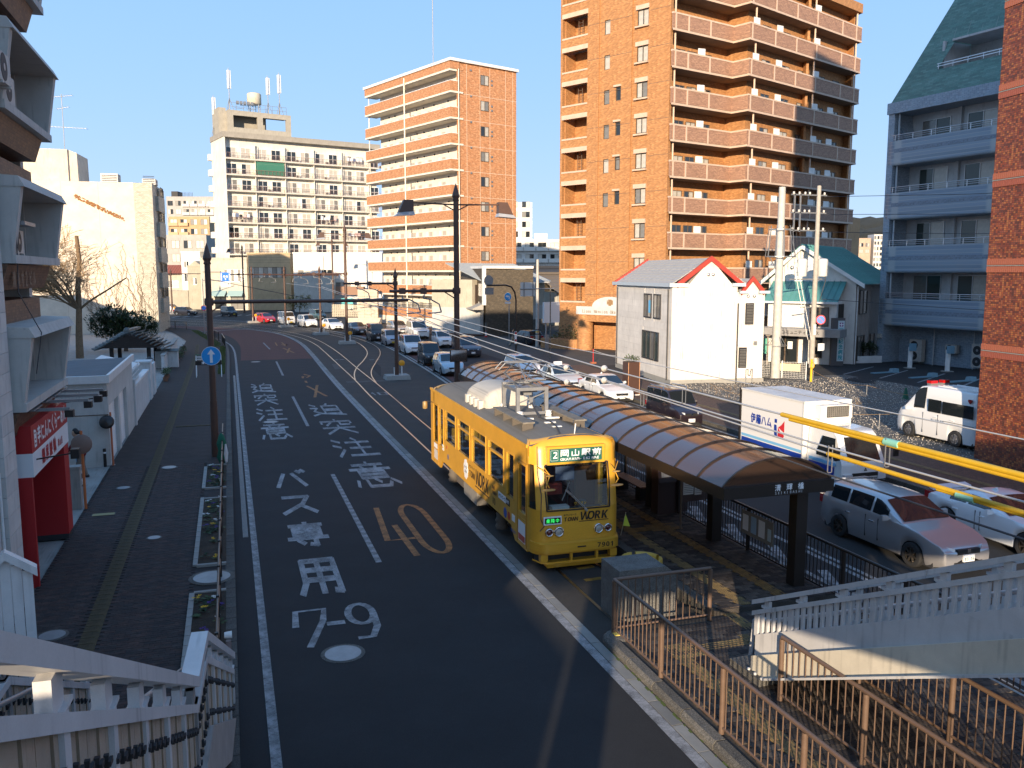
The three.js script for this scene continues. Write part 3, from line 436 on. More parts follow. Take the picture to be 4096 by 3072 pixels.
// ---------- tram platform and its ramp ----------
const PY = 0.26, RY = 0.15;
const paverTones = [[0.15,0.115,0.09],[0.085,0.066,0.056],[0.2,0.16,0.125],[0.055,0.043,0.04],[0.115,0.092,0.076]];
const paverMats = paverTones.map((c) => mat(c,0.85, { t: T.soil, s: 0.6 }));
const base = mat([0.1,0.085,0.07],0.9, { t: T.soil, s: 1 });
const plat = structure('tram_platform', nb().box(9.36,12.45,0, PY - 0.02,-40,-15.0, 'b').build(), base, 'raised tram stop platform paved in grey and brown setts');
const ramp = structure('platform_ramp', nb().box(6.88,12.45,0, RY - 0.02,-15.0,10, 'b').build(), base, 'lower paved walkway leading to the tram platform');
{ const geo = nb().box(-0.145,0.145,0,0.022,-0.07,0.07, 'b').build(), far = nb().color([1,1,1]), far2 = nb().color([1,1,1]); let n = 0, m = 0;
  const skip = (x, z) => (x > 9.98 && x < 10.32) || (x > 11.02 && x < 11.36 && z < -13.2) || (z < -20.4 && z > -21.2 && x > 10 && x < 11.4);
  for (let j = 0, z = -15.1; z > -39.9; z -= 0.15, j++) for (let x = 9.6 + (j % 2) * 0.15; x < 12.4; x += 0.3) {
    if (skip(x, z)) continue; const y = PY - 0.02 + rr(-0.0015,0.0015);
    if (z > -19.6 && n < 290) { n++; part(plat, 'paver', geo, pick(paverMats),[x, y, z]); } else far.color(pick(paverTones)).box(x - 0.145, x + 0.145, y, y + 0.022, z - 0.07, z + 0.07, 'b');
  }
  for (let j = 0, z = -4; z > -14.95; z -= 0.15, j++) for (let x = 7.2 + (j % 2) * 0.15; x < 12.4; x += 0.3) {
    if (z < -13.1 && z > -14.95 && x > 7.3 && x < 9.3 && z < -14.8) continue; if (x > 7.55 && x < 7.95 && z > -13.5) continue; const y = RY - 0.02 + rr(-0.0015,0.0015);
    if (z < -10.6 && x < 8.9 && m < 280) { m++; part(ramp, 'paver', geo, pick(paverMats),[x, y, z]); } else far2.color(pick(paverTones)).box(x - 0.145, x + 0.145, y, y + 0.022, z - 0.07, z + 0.07, 'b');
  }
  const pm = mat([1,1,1],0.85, { vertexColors: true, t: T.soil, s: 0.6 });
  far.add(plat, 'paver_field', pm).userData.kind = 'stuff'; far2.add(ramp, 'paver_field', pm).userData.kind = 'stuff';
  // tactile tiles: warning studs along the edge, guiding bars down the middle
  const stud = nb().box(-0.148,0.148,0,0.02,-0.148,0.148, 'b'); for (let a = 0; a < 5; a++) for (let c = 0; c < 5; c++) stud.cyl([-0.118 + a * 0.059,0.02,-0.118 + c * 0.059],[-0.118 + a * 0.059,0.026,-0.118 + c * 0.059],0.016,0.011,6);
  const bars = nb().box(-0.148,0.148,0,0.02,-0.148,0.148, 'b'); for (let a = 0; a < 4; a++) bars.box(-0.125 + a * 0.075,-0.1 + a * 0.075,0.02,0.026,-0.138,0.138, 'b');
  const barsX = bars.build().clone().rotateY(Math.PI / 2), studG = stud.build(), barsG = bars.build();
  const ty = [mat([0.46,0.25,0.06],0.75, { t: T.soil, s: 0.6 }), mat([0.4,0.22,0.06],0.78, { t: T.soil, s: 0.6 })];
  const ty2 = [mat([0.5,0.34,0.13],0.75, { t: T.soil, s: 0.6 }), mat([0.42,0.29,0.12],0.78, { t: T.soil, s: 0.6 })];
  for (let z = -15.25; z > -39; z -= 0.3) { part(plat, 'tactile_tile', studG, pick(z > -20 ? ty2 : ty),[10.15, PY - 0.019, z]); part(plat, 'tactile_tile', barsG, pick(ty),[11.19, PY - 0.019, z]); }
  for (let x = 10.45; x < 11.1; x += 0.3) part(plat, 'tactile_tile', barsX, pick(ty),[x, PY - 0.019,-20.65]);
  for (let x = 10.9; x < 11.6; x += 0.3) for (const z of [-20.5,-20.8]) part(plat, 'tactile_tile', studG, pick(ty),[x - 0.02, PY - 0.0175, z]);
  for (let z = -4; z > -13.4; z -= 0.3) part(ramp, 'tactile_tile', barsG, pick(ty2),[7.75, RY - 0.019, z]);
  for (const [x, z] of [[7.75,-13.55],[8.05,-13.55],[7.75,-13.85],[8.05,-13.85]]) part(ramp, 'tactile_tile', studG, ty2[0],[x, RY - 0.018, z]);
  for (let x = 8.35; x < 9.3; x += 0.3) part(ramp, 'tactile_tile', barsX, ty2[1],[x, RY - 0.018,-13.7]);
  for (let a = 0; a < 3; a++) for (let c = 0; c < 3; c++) part(ramp, 'tactile_tile', studG, pick(ty2),[9.4 + a * 0.3, RY - 0.018,-13.25 - c * 0.3]);
  for (let z = -14.3; z > -15; z -= 0.3) part(ramp, 'tactile_tile', barsG, pick(ty2),[9.7, RY - 0.018, z]);
  // stone edges
  const es = nb().box(-0.1,0.14,0, PY + 0.012,-0.49,0.49, 'b').build(), em = [0.9,1.05].map((k) => { const q = M.kerb.clone(); q.color.multiplyScalar(k * 0.75); return q; });
  for (let z = -15.6; z > -40; z -= 1) part(plat, 'edge_stone', es, pick(em),[9.36,0, z]);
  const ks = nb(); { const pr = [[-0.12,0],[0.1,0],[0.1, RY + 0.01],[-0.07, RY + 0.01],[-0.12, RY - 0.05]]; ks.prism(pr,-0.485,0.485); } const ksg = ks.build(), km = [0.85,1,1.15].map((k) => { const q = M.kerb.clone(); q.color.multiplyScalar(k * 1.15); return q; });
  for (let z = -14.2; z < 6; z += 1) part(ramp, 'kerb_stone', ksg, pick(km),[6.84,0, z]);
  const nose = nb(); nose.lathe([[0.3,0],[0.3, RY - 0.05],[0.25, RY + 0.012],[0.01, RY + 0.012]],0,0,0,18); nose.add(ramp, 'kerb_nose', km[1],[7.03,0,-14.72]);
  nb().box(9.3,9.34,0,0.12,-16,-14.95, 'b').add(plat, 'orange_edge', M.paintOrange);
  const mg = nb(); for (let k = 0; k < 60; k++) { const z = rr(-14.6,-6), x = 6.70 + rr(-0.02,0.02), s = rr(0.02,0.07); mg.quad([x - s * 0.4,0.012, z - s],[x + s * 0.3,0.02, z - s],[x + s * 0.3,0.022, z + s],[x - s * 0.4,0.012, z + s]); } const mo = mg.add(null, 'moss', mat([0.07,0.1,0.02],0.95)); mo.userData.kind = 'stuff'; mo.userData.label = 'thin green moss along the kerb foot';
  const cr = nb(); cr.box(-0.055,0.055, RY + 0.012, RY + 0.03,-0.09,0.09).add(ramp, 'reflector', mat([0.8,0.62,0.15],0.3),[7.0,0,-14.75]);
}
// ---------- pavement on the sunny side, gravel plot, hospital parking ----------
const SH = 0.13;
const paveR = tileTex(16,32,[0.42,0.36,0.31],[[0.52,0.38,0.32],[0.48,0.36,0.31],[0.56,0.42,0.36],[0.5,0.4,0.36]],21);
const sideR = structure('pavement', nb().box(21.85,26.2,0, SH,-62,30, 'b').build(), mat([0.55,0.5,0.46],0.9, { t: paveR.map, s: 1.6, bump: paveR.bump, bs: 1.6, bh: 0.003 }), 'reddish paved footway beside the gravel plot');
{ const g = nb().box(-0.11,0.11,0, SH + 0.02,-0.48,0.48, 'b').build(), ms = [0.85,1,1.1].map((k) => { const q = M.kerb.clone(); q.color.multiplyScalar(k); return q; });
  for (let z = 8; z > -62; z -= 1) part(sideR, 'kerb_stone', g, pick(ms),[21.74,0, z - 0.5]);
  const w = nb().box(-0.1,0.1, SH, SH + 0.16,-0.48,0.48, 'b').build(); for (let z = -24; z > -49; z -= 1) part(sideR, 'plot_kerb', w, pick(ms),[26.25,0, z]);
  const ts = nb().box(-0.14,0.14,0,0.012,-0.45,0.45, 'b').build(), tm = mat([0.34,0.22,0.09],0.85, { t: T.soil, s: 0.7 }); for (let z = 0; z > -61; z -= 0.92) part(sideR, 'tactile_tile', ts, tm,[24.1, SH + 0.001, z]);
}
structure('pavement', nb().box(22.6,28.3,0, SH,-140,-96, 'b').build(), mat([0.3,0.22,0.18],0.9, { t: paveR.map, s: 1.6 }), 'paved footway outside the shuttered shop');
structure('side_street', nb().quad([21.8,0.006,-62],[60,0.006,-62],[60,0.006,-96],[21.8,0.006,-96]).build(), M.oldroad, 'grey asphalt side street in front of the apartment tower');
const gravelM = mat([0.36,0.34,0.31],0.95, { t: T.gravel, s: 1.5, bump: T.bump, bs: 0.5, bh: 0.03 });
{ const b = nb(); for (let x = 26.35; x < 41.3; x += 1.5) for (let z = -23; z > -50; z -= 1.5) { const y = (X, Z) => 0.1 + 0.035 * Math.sin(X * 1.3 + Z) + 0.03 * Math.sin(Z * 0.9 - X * 0.4); b.quad([x, y(x, z), z],[x + 1.5, y(x + 1.5, z), z],[x + 1.5, y(x + 1.5, z - 1.5), z - 1.5],[x, y(x, z - 1.5), z - 1.5]); } structure('gravel_plot', b.build(), gravelM, 'vacant plot of pale gravel beside the white house'); }
{ const st = new THREE.IcosahedronGeometry(0.5,0), im = new THREE.InstancedMesh(st, mat([0.45,0.43,0.4],0.9),9000), mx = new THREE.Matrix4(), q = new THREE.Quaternion(), e = new THREE.Euler(), c = new THREE.Color();
  for (let k = 0; k < 9000; k++) { const s = rr(0.03,0.075), x = rr(26.5,41), z = rr(-49,-23.5); e.set(rr(0,6), rr(0,6), rr(0,6)); q.setFromEuler(e); mx.compose(V(x,0.1 + 0.035 * Math.sin(x * 1.3 + z) + 0.03 * Math.sin(z * 0.9 - x * 0.4) + 0.008, z), q, V(s, s * 0.7, s)); im.setMatrixAt(k, mx); const t = rr(0.5,1.2); c.setRGB(t, t * 0.96, t * 0.9); im.setColorAt(k, c); }
  im.castShadow = im.receiveShadow = true; im.name = 'gravel_stones'; im.userData = { kind: 'stuff', label: 'loose stones scattered over the gravel plot' }; scene.add(im);
  const dg = nb(); for (let k = 0; k < 700; k++) { const x = rr(26.6,34), z = rr(-47.5,-38), h = rr(0.05,0.22), a = rr(0,6.3), y = 0.1; dg.quad([x, y, z],[x + 0.02 * Math.cos(a), y, z + 0.02 * Math.sin(a)],[x + 0.06 * Math.sin(a * 3), y + h, z + 0.05 * Math.cos(a * 2)],[x + 0.055 * Math.sin(a * 3), y + h, z + 0.05 * Math.cos(a * 2)]); } const d = dg.add(null, 'dry_grass', mat([0.3,0.2,0.1],0.95)); d.userData = { kind: 'stuff', label: 'dry weeds on the gravel plot' }; }
structure('parking_yard', nb().quad([41.2,0.09,-20],[56,0.09,-20],[56,0.09,-58.5],[38.8,0.09,-58.5]).build(), M.road, 'hospital parking yard with painted bays');
for (const [a, b, c, d] of [[42.2,-47.8,47.7,-51.2],[42.9,-45.1,48.6,-48.6],[43.8,-42.5,49.4,-46],[44.6,-39.8,50.2,-43.3],[41.4,-50.5,47,-54]]) structure('parking_line', ribbon([[a, b],[c, d]],0.16,0.097).build(), M.paint);
structure('terrace', nb().quad([33.4,0.05,-48.9],[44,0.05,-48.9],[44,0.05,-62],[33.4,0.05,-62]).build(), M.oldroad);
// ---------- building helpers ----------
function holed(b, W, y0, y1, t, holes, z = 0, x0 = 0) {   // wall in x,y from z-t to z with rectangular openings
  const xs = [...new Set([x0, W,...holes.flatMap((h) => [h[0], h[1]])])].filter((x) => x >= x0 && x <= W).sort((a, c) => a - c), ys = [...new Set([y0, y1,...holes.flatMap((h) => [h[2], h[3]])])].filter((y) => y >= y0 && y <= y1).sort((a, c) => a - c);
  for (let j = 0; j + 1 < ys.length; j++) {
    let run = null; const cy = (ys[j] + ys[j + 1]) / 2, flush = (e) => { if (run !== null) b.box(run, e, ys[j], ys[j + 1], z - t, z); run = null; };
    for (let k = 0; k + 1 < xs.length; k++) { const cx = (xs[k] + xs[k + 1]) / 2, open = holes.some((h) => cx > h[0] && cx < h[1] && cy > h[2] && cy < h[3]); if (open) flush(xs[k]); else if (run === null) run = xs[k]; }
    flush(W);
  }
  return b;
}
const frameM = { dark: mat([0.05,0.045,0.04],0.5), bronze: mat([0.12,0.085,0.06],0.45), alu: mat([0.5,0.5,0.5],0.4, { metal: 0.5 }), white: M.whitePaint, black: mat([0.03,0.03,0.035],0.4) };
const winCache = {};
// window in the local x,y plane: frame mesh with one child per pane
function windowAt(parent, x0, x1, y0, y1, z, { n = 2, frame = frameM.bronze, panes = [M.glass], f = 0.05, name = 'window', bars = 0, turn = 0, pos } = {}) {
  const w = +(x1 - x0).toFixed(2), h = +(y1 - y0).toFixed(2), key = [w, h, n, f, bars].join();
  if (!winCache[key]) {
    const b = nb(); b.box(0, w,0, f,-0.06,0.02).box(0, w, h - f, h,-0.06,0.02).box(0, f, f, h - f,-0.06,0.02).box(w - f, w, f, h - f,-0.06,0.02);
    for (let k = 1; k < n; k++) b.box(w * k / n - f / 2, w * k / n + f / 2, f, h - f,-0.06,0.015);
    for (let k = 1; k <= bars; k++) b.box(f, w - f, h * k / (bars + 1) - f / 3, h * k / (bars + 1) + f / 3,-0.06,0.012);
    const pw = (w - f * (n + 1)) / n; winCache[key] = { g: b.build(), p: nb().box(0, w / n - f * 0.8,0, h - 2 * f,-0.012,0, 'k').build(), pw };
  }
  const c = winCache[key], o = part(parent, name, c.g, frame, pos || [x0, y0, z], turn);
  for (let k = 0; k < n; k++) part(o, 'pane', c.p, panes[k % panes.length] === undefined ? panes[0] : panes[k % panes.length],[w * k / n + f * 0.4, f,-0.025 - 0.015*(k % 2)]);
  return o;
}
// group whose local x runs from a to b (seen from outside, left to right) and whose +z faces out
function frontage(name, label, cat, a, b, group) { const dx = b[0] - a[0], dz = b[1] - a[1]; const o = thing(name, label, cat,[a[0],0, a[1]], Math.atan2(-dz, dx), group); return [o, Math.hypot(dx, dz)]; }
const paneSet = () => pick([[M.glass, M.glass],[M.curtain, M.curtain],[M.curtain, M.glass],[M.glass, M.curtain],[M.curtainDim, M.curtain],[M.curtainDim, M.glass]]);
function acUnit(parent, x, y, z, turn = 0, s = 1, tall = false) {   // outdoor air-conditioner with fan guard
  const h = tall ? 1.32 * s : 0.58 * s, o = nb().box(-0.42 * s,0.42 * s,0.05, h,-0.16 * s,0.16 * s).box(-0.35 * s,-0.25 * s,0,0.05,-0.18 * s,0.18 * s).box(0.25 * s,0.35 * s,0,0.05,-0.18 * s,0.18 * s).add(parent, 'air_conditioner', mat([0.5,0.48,0.44],0.6, { t: T.grain, s: 0.7 }),[x, y, z], turn);
  for (const fy of tall ? [0.36,0.98] : [0.32]) { const f = nb(); f.cyl([-0.1 * s, fy * s,0.162 * s],[-0.1 * s, fy * s,0.168 * s],0.25 * s,0.25 * s,20).add(o, 'fan_opening', M.dark); const g = nb(); for (let k = 0; k < 6; k++) { const a = k / 6 * Math.PI; g.bar([-0.1 * s - 0.25 * s * Math.cos(a), fy * s - 0.25 * s * Math.sin(a),0.172 * s],[-0.1 * s + 0.25 * s * Math.cos(a), fy * s + 0.25 * s * Math.sin(a),0.172 * s],0.012); } g.lathe([[0.235 * s,-0.005],[0.25 * s,0.005],[0.265 * s,-0.005]],0,0,0,18); const gg = g.build(); part(o, 'fan_guard', nb().cyl([-0.1 * s, fy * s,0.169 * s],[-0.1 * s, fy * s,0.176 * s],0.07 * s,0.07 * s,10).build(), M.galv); }
  return o;
}
// ---------- apartment tower with stepped balconies ----------
{
  const tl = tileTex(10,28,[0.7,0.54,0.4],[[0.77,0.57,0.37],[0.74,0.54,0.34],[0.8,0.6,0.4],[0.72,0.52,0.33]],5), tp = tileTex(10,28,[0.62,0.5,0.42],[[0.72,0.56,0.47],[0.68,0.53,0.45],[0.75,0.59,0.49]],6);
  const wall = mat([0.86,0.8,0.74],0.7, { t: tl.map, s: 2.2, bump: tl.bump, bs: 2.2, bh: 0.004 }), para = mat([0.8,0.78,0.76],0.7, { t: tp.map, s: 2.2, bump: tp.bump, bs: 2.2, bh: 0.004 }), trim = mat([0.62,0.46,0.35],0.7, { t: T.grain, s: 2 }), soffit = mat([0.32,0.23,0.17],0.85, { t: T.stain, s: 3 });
  const [g, W] = frontage('apartment_tower', 'tall orange-brown tiled apartment tower with long stepped balconies', 'apartment building',[31.35,-80.5],[37.22,-69.55]);
  const P = 3.115, TOP = 35.0, flo = (k) => 28.17 - P * k;   // underside of beam over storey k
  const op = []; for (let k = -2; k < 8; k++) op.push([0.25,3.3, flo(k) - 1.8, flo(k)]);
  const small = [], mid = [], big = [];
  for (let k = -1; k < 8; k++) { if (k < 5) small.push([5.2,5.85,29.0 - P * k - P,30.28 - P * k - P]); if (k >= 1 && k < 5) mid.push([6.57,7.15,22.95 + P - P * k,24.15 + P - P * k]); big.push([8.78,9.98,26.0 - P * k,27.36 - P * k]); }
  small.push([5.2,5.85,29.0 + P,30.28 + P]);
  const w = nb(); holed(w,4.66,0, TOP,0.4,[...op,[0.3,1.2,0,0.01]],0,0); holed(w,8.3,0, TOP,0.35,[...small,...mid],-0.12,4.66); holed(w,10.3,3.4, TOP,0.3, big,-0.25,8.3); holed(w,12.46,0, TOP,0.4,[],0,10.3);
  w.box(0,12.46,34.9, TOP,-9,-0.4).box(0,0.35,0, TOP,-8,-0.4);   // roof slab and the far side wall
  w.add(g, 'wall', wall);
  const seam = nb(); for (let k = -1; k < 9; k++) { const y = 27.0 - P * k + P; seam.box(3.4,4.66, y, y + 0.035,0,0.004).box(4.66,8.3, y, y + 0.035,-0.12,-0.116).box(10.3,12.46, y, y + 0.035,0,0.004); } seam.add(g, 'expansion_joint', frameM.bronze);
  for (const o of op) {
    const r = nb(); r.box(0.12,3.42, o[2] - 0.2, o[2] - 0.08,-1.9,-0.4).box(0.35,3.42, o[2] - 0.1, o[3] + 0.3,-2.2,-1.9).box(3.3,3.5, o[2] - 0.1, o[3] + 0.2,-1.9,-0.4); r.add(g, 'recess', wall);
    nb().box(0.2,3.36, o[3], o[3] + 0.42,0,0.05).add(g, 'beam_trim', trim); nb().box(0.22,3.34, o[2] - 0.16, o[2],-0.4,0.05).add(g, 'ledge', trim);
    if ((op.indexOf(o)) % 2) { const l = nb(); l.box(1.5,1.55, o[2], o[3] + 0.1,-0.9,-0.86).box(2.0,2.05, o[2], o[3] + 0.1,-0.9,-0.86); for (let q = 0; q < 6; q++) l.box(1.55,2.0, o[2] + 0.2 + q * 0.3, o[2] + 0.23 + q * 0.3,-0.895,-0.87); l.add(g, 'ladder', frameM.bronze); }
  }
  for (const q of small) windowAt(g, q[0], q[1], q[2], q[3],-0.2, { n: 1, frame: frameM.dark, panes: [pick([M.curtain, M.curtain, M.curtainDim])] });
  for (const q of mid) { windowAt(g, q[0], q[1], q[2], q[3],-0.2, { n: 1, frame: frameM.dark, f: 0.09, panes: [pick([M.glass, M.curtainDim])] }); nb().box(q[0] - 0.15, q[1] + 0.05, q[3] + 0.02, q[3] + 0.2,-0.12,0.06).add(g, 'lintel', trim); }
  for (const q of big) { windowAt(g, q[0], q[1], q[2], q[3],-0.33, { n: 2, frame: frameM.dark, f: 0.07, bars: 0, panes: pick([[M.curtain, M.curtain],[M.curtainDim, M.curtain],[M.curtain, M.curtainDim]]) }); nb().box(q[0] - 0.1, q[1] + 0.1, q[3], q[3] + 0.38,-0.25,-0.1).add(g, 'lintel', trim); nb().box(q[0] - 0.12, q[1] + 0.12, q[2] - 0.18, q[2] - 0.04,-0.25,0.02).add(g, 'sill', trim); }
  // balcony side, in world directions turned into the group's frame
  const th = g.rotation.y, cs = Math.cos(th), sn = Math.sin(th), loc = (x, z) => { const a = x - 31.35, c = z + 80.5; return [a * cs - c * sn, a * sn + c * cs]; };
  const C0 = loc(37.35,-69.3), N1 = loc(44.74,-71.55), N2 = loc(45.41,-69.9), E = loc(64.08,-77.9), lineOut = [C0, N1, N2, E];
  const K0 = loc(38.2,-71.6), K1 = loc(45.6,-73.9), K2 = loc(46.5,-71.9), K3 = loc(64,-79.6), lineIn = [K0, K1, K2, K3];
  const seg = (b, a, c, y0, y1, t) => { const dx = c[0] - a[0], dz = c[1] - a[1], l = Math.hypot(dx, dz), nx = -dz / l * t, nz = dx / l * t; return b.hex([[a[0], y0, a[1]],[c[0], y0, c[1]],[c[0] - nx, y0, c[1] - nz],[a[0] - nx, y0, a[1] - nz],[a[0], y1, a[1]],[c[0], y1, c[1]],[c[0] - nx, y1, c[1] - nz],[a[0] - nx, y1, a[1] - nz]]); };
  const lerp = (a, c, t) => [a[0] + (c[0] - a[0]) * t, a[1] + (c[1] - a[1]) * t];
  const back = nb(); for (let k = 0; k < 3; k++) seg(back, lineIn[k], lineIn[k + 1],0, TOP,0.3); seg(back, loc(64,-79.6), loc(66.5,-86),0, TOP,0.3); back.add(g, 'balcony_wall', wall);
  const tops = []; for (let k = -2; k < 9; k++) tops.push(26.45 - P * k);
  const marks = letters('TEL', { ch: 0.11, cw: 0.1 });
  tops.forEach((t, fl) => {
    const s = nb(); s.c = null;
    const poly = [...lineOut, K3, K2, K1, K0], y0 = t - 1.5, y1 = t - 1.27;
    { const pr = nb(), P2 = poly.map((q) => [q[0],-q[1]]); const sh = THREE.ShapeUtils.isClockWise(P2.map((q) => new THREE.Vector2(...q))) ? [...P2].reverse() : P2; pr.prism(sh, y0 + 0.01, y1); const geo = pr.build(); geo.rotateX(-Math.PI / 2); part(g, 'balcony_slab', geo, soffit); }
    if (t < 34) {
      const p = nb(); for (let k = 0; k < 3; k++) seg(p, lineOut[k], lineOut[k + 1], y1 - 0.1, t - 0.1,0.15); const po = p.add(g, 'balcony_parapet', para);
      const c = nb(), lo = lineOut.map((q, k) => { const a = lineOut[Math.max(0, k - 1)], d = lineOut[Math.min(3, k + 1)], dx = d[0] - a[0], dz = d[1] - a[1], l = Math.hypot(dx, dz); return [q[0] - dz / l * 0.04, q[1] + dx / l * 0.04]; }); for (let k = 0; k < 3; k++) { seg(c, lo[k], lo[k + 1], t - 0.11, t + 0.03,0.23); seg(c, lo[k], lo[k + 1], y0, y1 - 0.05,0.06); } c.add(po, 'coping', trim);
      for (const [k, ts] of [[0,[0.035,0.24,0.6]],[2,[0.015,0.2,0.38,0.56,0.8,0.94]]]) for (const q of ts) { const a = lerp(lo[k], lo[k + 1], q), e = lerp(lo[k], lo[k + 1], q + 0.16/(k ? 20 : 7.7)); seg(nb(), a, e, y1 - 0.05, t - 0.11,0.05).add(po, 'pilaster', trim); }
      // partition screens, doors and drain pipes behind the parapet
      for (const [k, q, skipAbove] of [[0,0.42,2],[2,0.03,-1],[2,0.22,1],[2,0.55,-1],[2,0.7,3]]) { if (fl < skipAbove) continue; const a = lerp(lineOut[k], lineOut[k + 1], q), n = lerp(lineIn[k], lineIn[k + 1], q), m0 = lerp(a, n,0.12), m1 = lerp(a, n,0.62), e = lerp(lineOut[k], lineOut[k + 1], q + (k ? 0.05 : 0.12)); const scr = seg(nb(), lerp(m0, e,0.02), lerp(lerp(m0, e,0.95), n,0.02), t - 0.9, t + 0.62,0.05).add(g, 'balcony_screen', M.white); }
      for (const [k, ts] of [[0,[0.1,0.3,0.55]],[2,[0.12,0.3,0.46,0.66,0.82]]]) for (const q of ts) { const a = lerp(lineIn[k], lineIn[k + 1], q), d = lerp(lineIn[k], lineIn[k + 1], q + (k ? 0.075 : 0.16)), dx = d[0] - a[0], dz = d[1] - a[1], l = Math.hypot(dx, dz); windowAt(g,0, l,0,2.05,0, { n: 2, frame: frameM.bronze, panes: paneSet(), pos: [a[0] - dz / l * 0.08, t - 1.25, a[1] + dx / l * 0.08], turn: Math.atan2(-dz, dx) }); }
      for (const [k, q] of [[0,0.05],[2,0.05],[2,0.56],[2,0.97]]) { const a = lerp(lerp(lineOut[k], lineOut[k + 1], q), lerp(lineIn[k], lineIn[k + 1], q),0.2); nb().cyl([a[0], t, a[1]],[a[0], t + P - 1.5, a[1]],0.09,0.09,8).add(g, 'drain_pipe', trim); }
      for (const q of [0.53,0.99]) { const a = lerp(lineOut[2], lineOut[3], q), n = lerp(lineIn[2], lineIn[3], q); seg(nb(), lerp(a, n,0.45), n, t - 1.27, t + P - 1.5,0.25).add(g, 'party_wall', wall); }
    }
  });
  { const pr = nb(), P2 = [...lineOut, K3, K2, K1, K0].map((q) => [q[0],-q[1]]); const sh = THREE.ShapeUtils.isClockWise(P2.map((q) => new THREE.Vector2(...q))) ? [...P2].reverse() : P2; pr.prism(sh,34.15,35.05); const geo = pr.build(); geo.rotateX(-Math.PI / 2); part(g, 'roof', geo, wall); }
  // entrance: curved tiled column, canopy sign, planter
  const ent = nb(); ent.cyl([4.6,0,1.5],[4.6,3.35,1.5],0.75,0.75,24).box(4.2,12.4,2.75,3.4,0.3,2.0).box(3.6,4.2,0,3.3,0,0.6); ent.add(g, 'porch', wall);
  nb().box(5.6,12.4,0,3.3,-1.2,-1.0).add(g, 'porch_wall', wall); windowAt(g,7.4,8.2,0.6,2.7,-0.95, { n: 1, panes: [M.glass] });
  const sg = nb(), arcp = [[3.9,3.4],[12,3.4],[12,4.15],[10.2,4.15]]; for (let k = 0; k <= 12; k++) { const a = Math.PI * k / 12; arcp.push([7.9 + 2.1 * Math.cos(a),4.15 + 0.95 * Math.sin(a)]); } arcp.push([3.9,4.15]); sg.prism(arcp,1.75,2.05); const so = sg.add(g, 'name_board', mat([0.62,0.62,0.6],0.5, { t: T.grain, s: 2 }));
  part(so, 'lettering', letters('Lions Mansion Okayamadai', { ch: 0.3, cw: 0.3, step: 0.235, font: 'serif_bold', bold: 0.85 }), mat([0.2,0.13,0.07],0.5),[4.6,3.55,2.06]);
  { const e = nb(); e.cyl([7.9,4.55,2.05],[7.9,4.55,2.09],0.24,0.24,8); for (const s of [-1,1]) e.box(7.9 + s * 0.2 - 0.06,7.9 + s * 0.34,4.38,4.78,2.05,2.08); e.box(7.7,8.1,4.74,4.86,2.05,2.085).box(7.75,8.05,4.28,4.36,2.05,2.085); e.add(so, 'crest', mat([0.28,0.17,0.08],0.5)); }
  const pl = nb(); { const pr = []; for (let k = 0; k <= 10; k++) { const a = -Math.PI / 2 + Math.PI / 2 * k / 10; pr.push([2.7 + 1.3 * Math.cos(a),-1.4 + 1.2 * Math.sin(a)]); } pr.push([4,0],[-0.1,0],[-0.1,-2.6]); pl.prism(pr,0,0.95); const q = pl.build(); q.rotateX(-Math.PI / 2); const po = part(g, 'planter', q, wall); const sh = nb(); for (let k = 0; k < 420; k++) { const x = rr(0.2,3.6), z = rr(0.4,2.1), h = 0.95 + Math.max(0, rr(-0.1,1) * (1.5 - Math.abs(x - 2.4) * 0.7)), a = rr(0,6.3), s = rr(0.06,0.14); sh.quad([x, h, z],[x + s * Math.cos(a), h + 0.05, z + s * Math.sin(a)],[x + s * 1.6 * Math.cos(a + 0.5), h + 0.02, z + s * 1.6 * Math.sin(a + 0.5)],[x + s * Math.cos(a + 1), h - 0.05, z + s * Math.sin(a + 1)]); } sh.add(po, 'shrub', mat([0.09,0.09,0.03],0.8)); const stm = nb(); for (let k = 0; k < 12; k++) { const x = rr(0.8,3.2); stm.cyl([x,0.9,1.2],[x + rr(-0.3,0.3), rr(1.4,2.3),1.2 + rr(-0.3,0.3)],0.02,0.008,5); } stm.add(po, 'stem', mat([0.2,0.14,0.09],0.9)); }
}
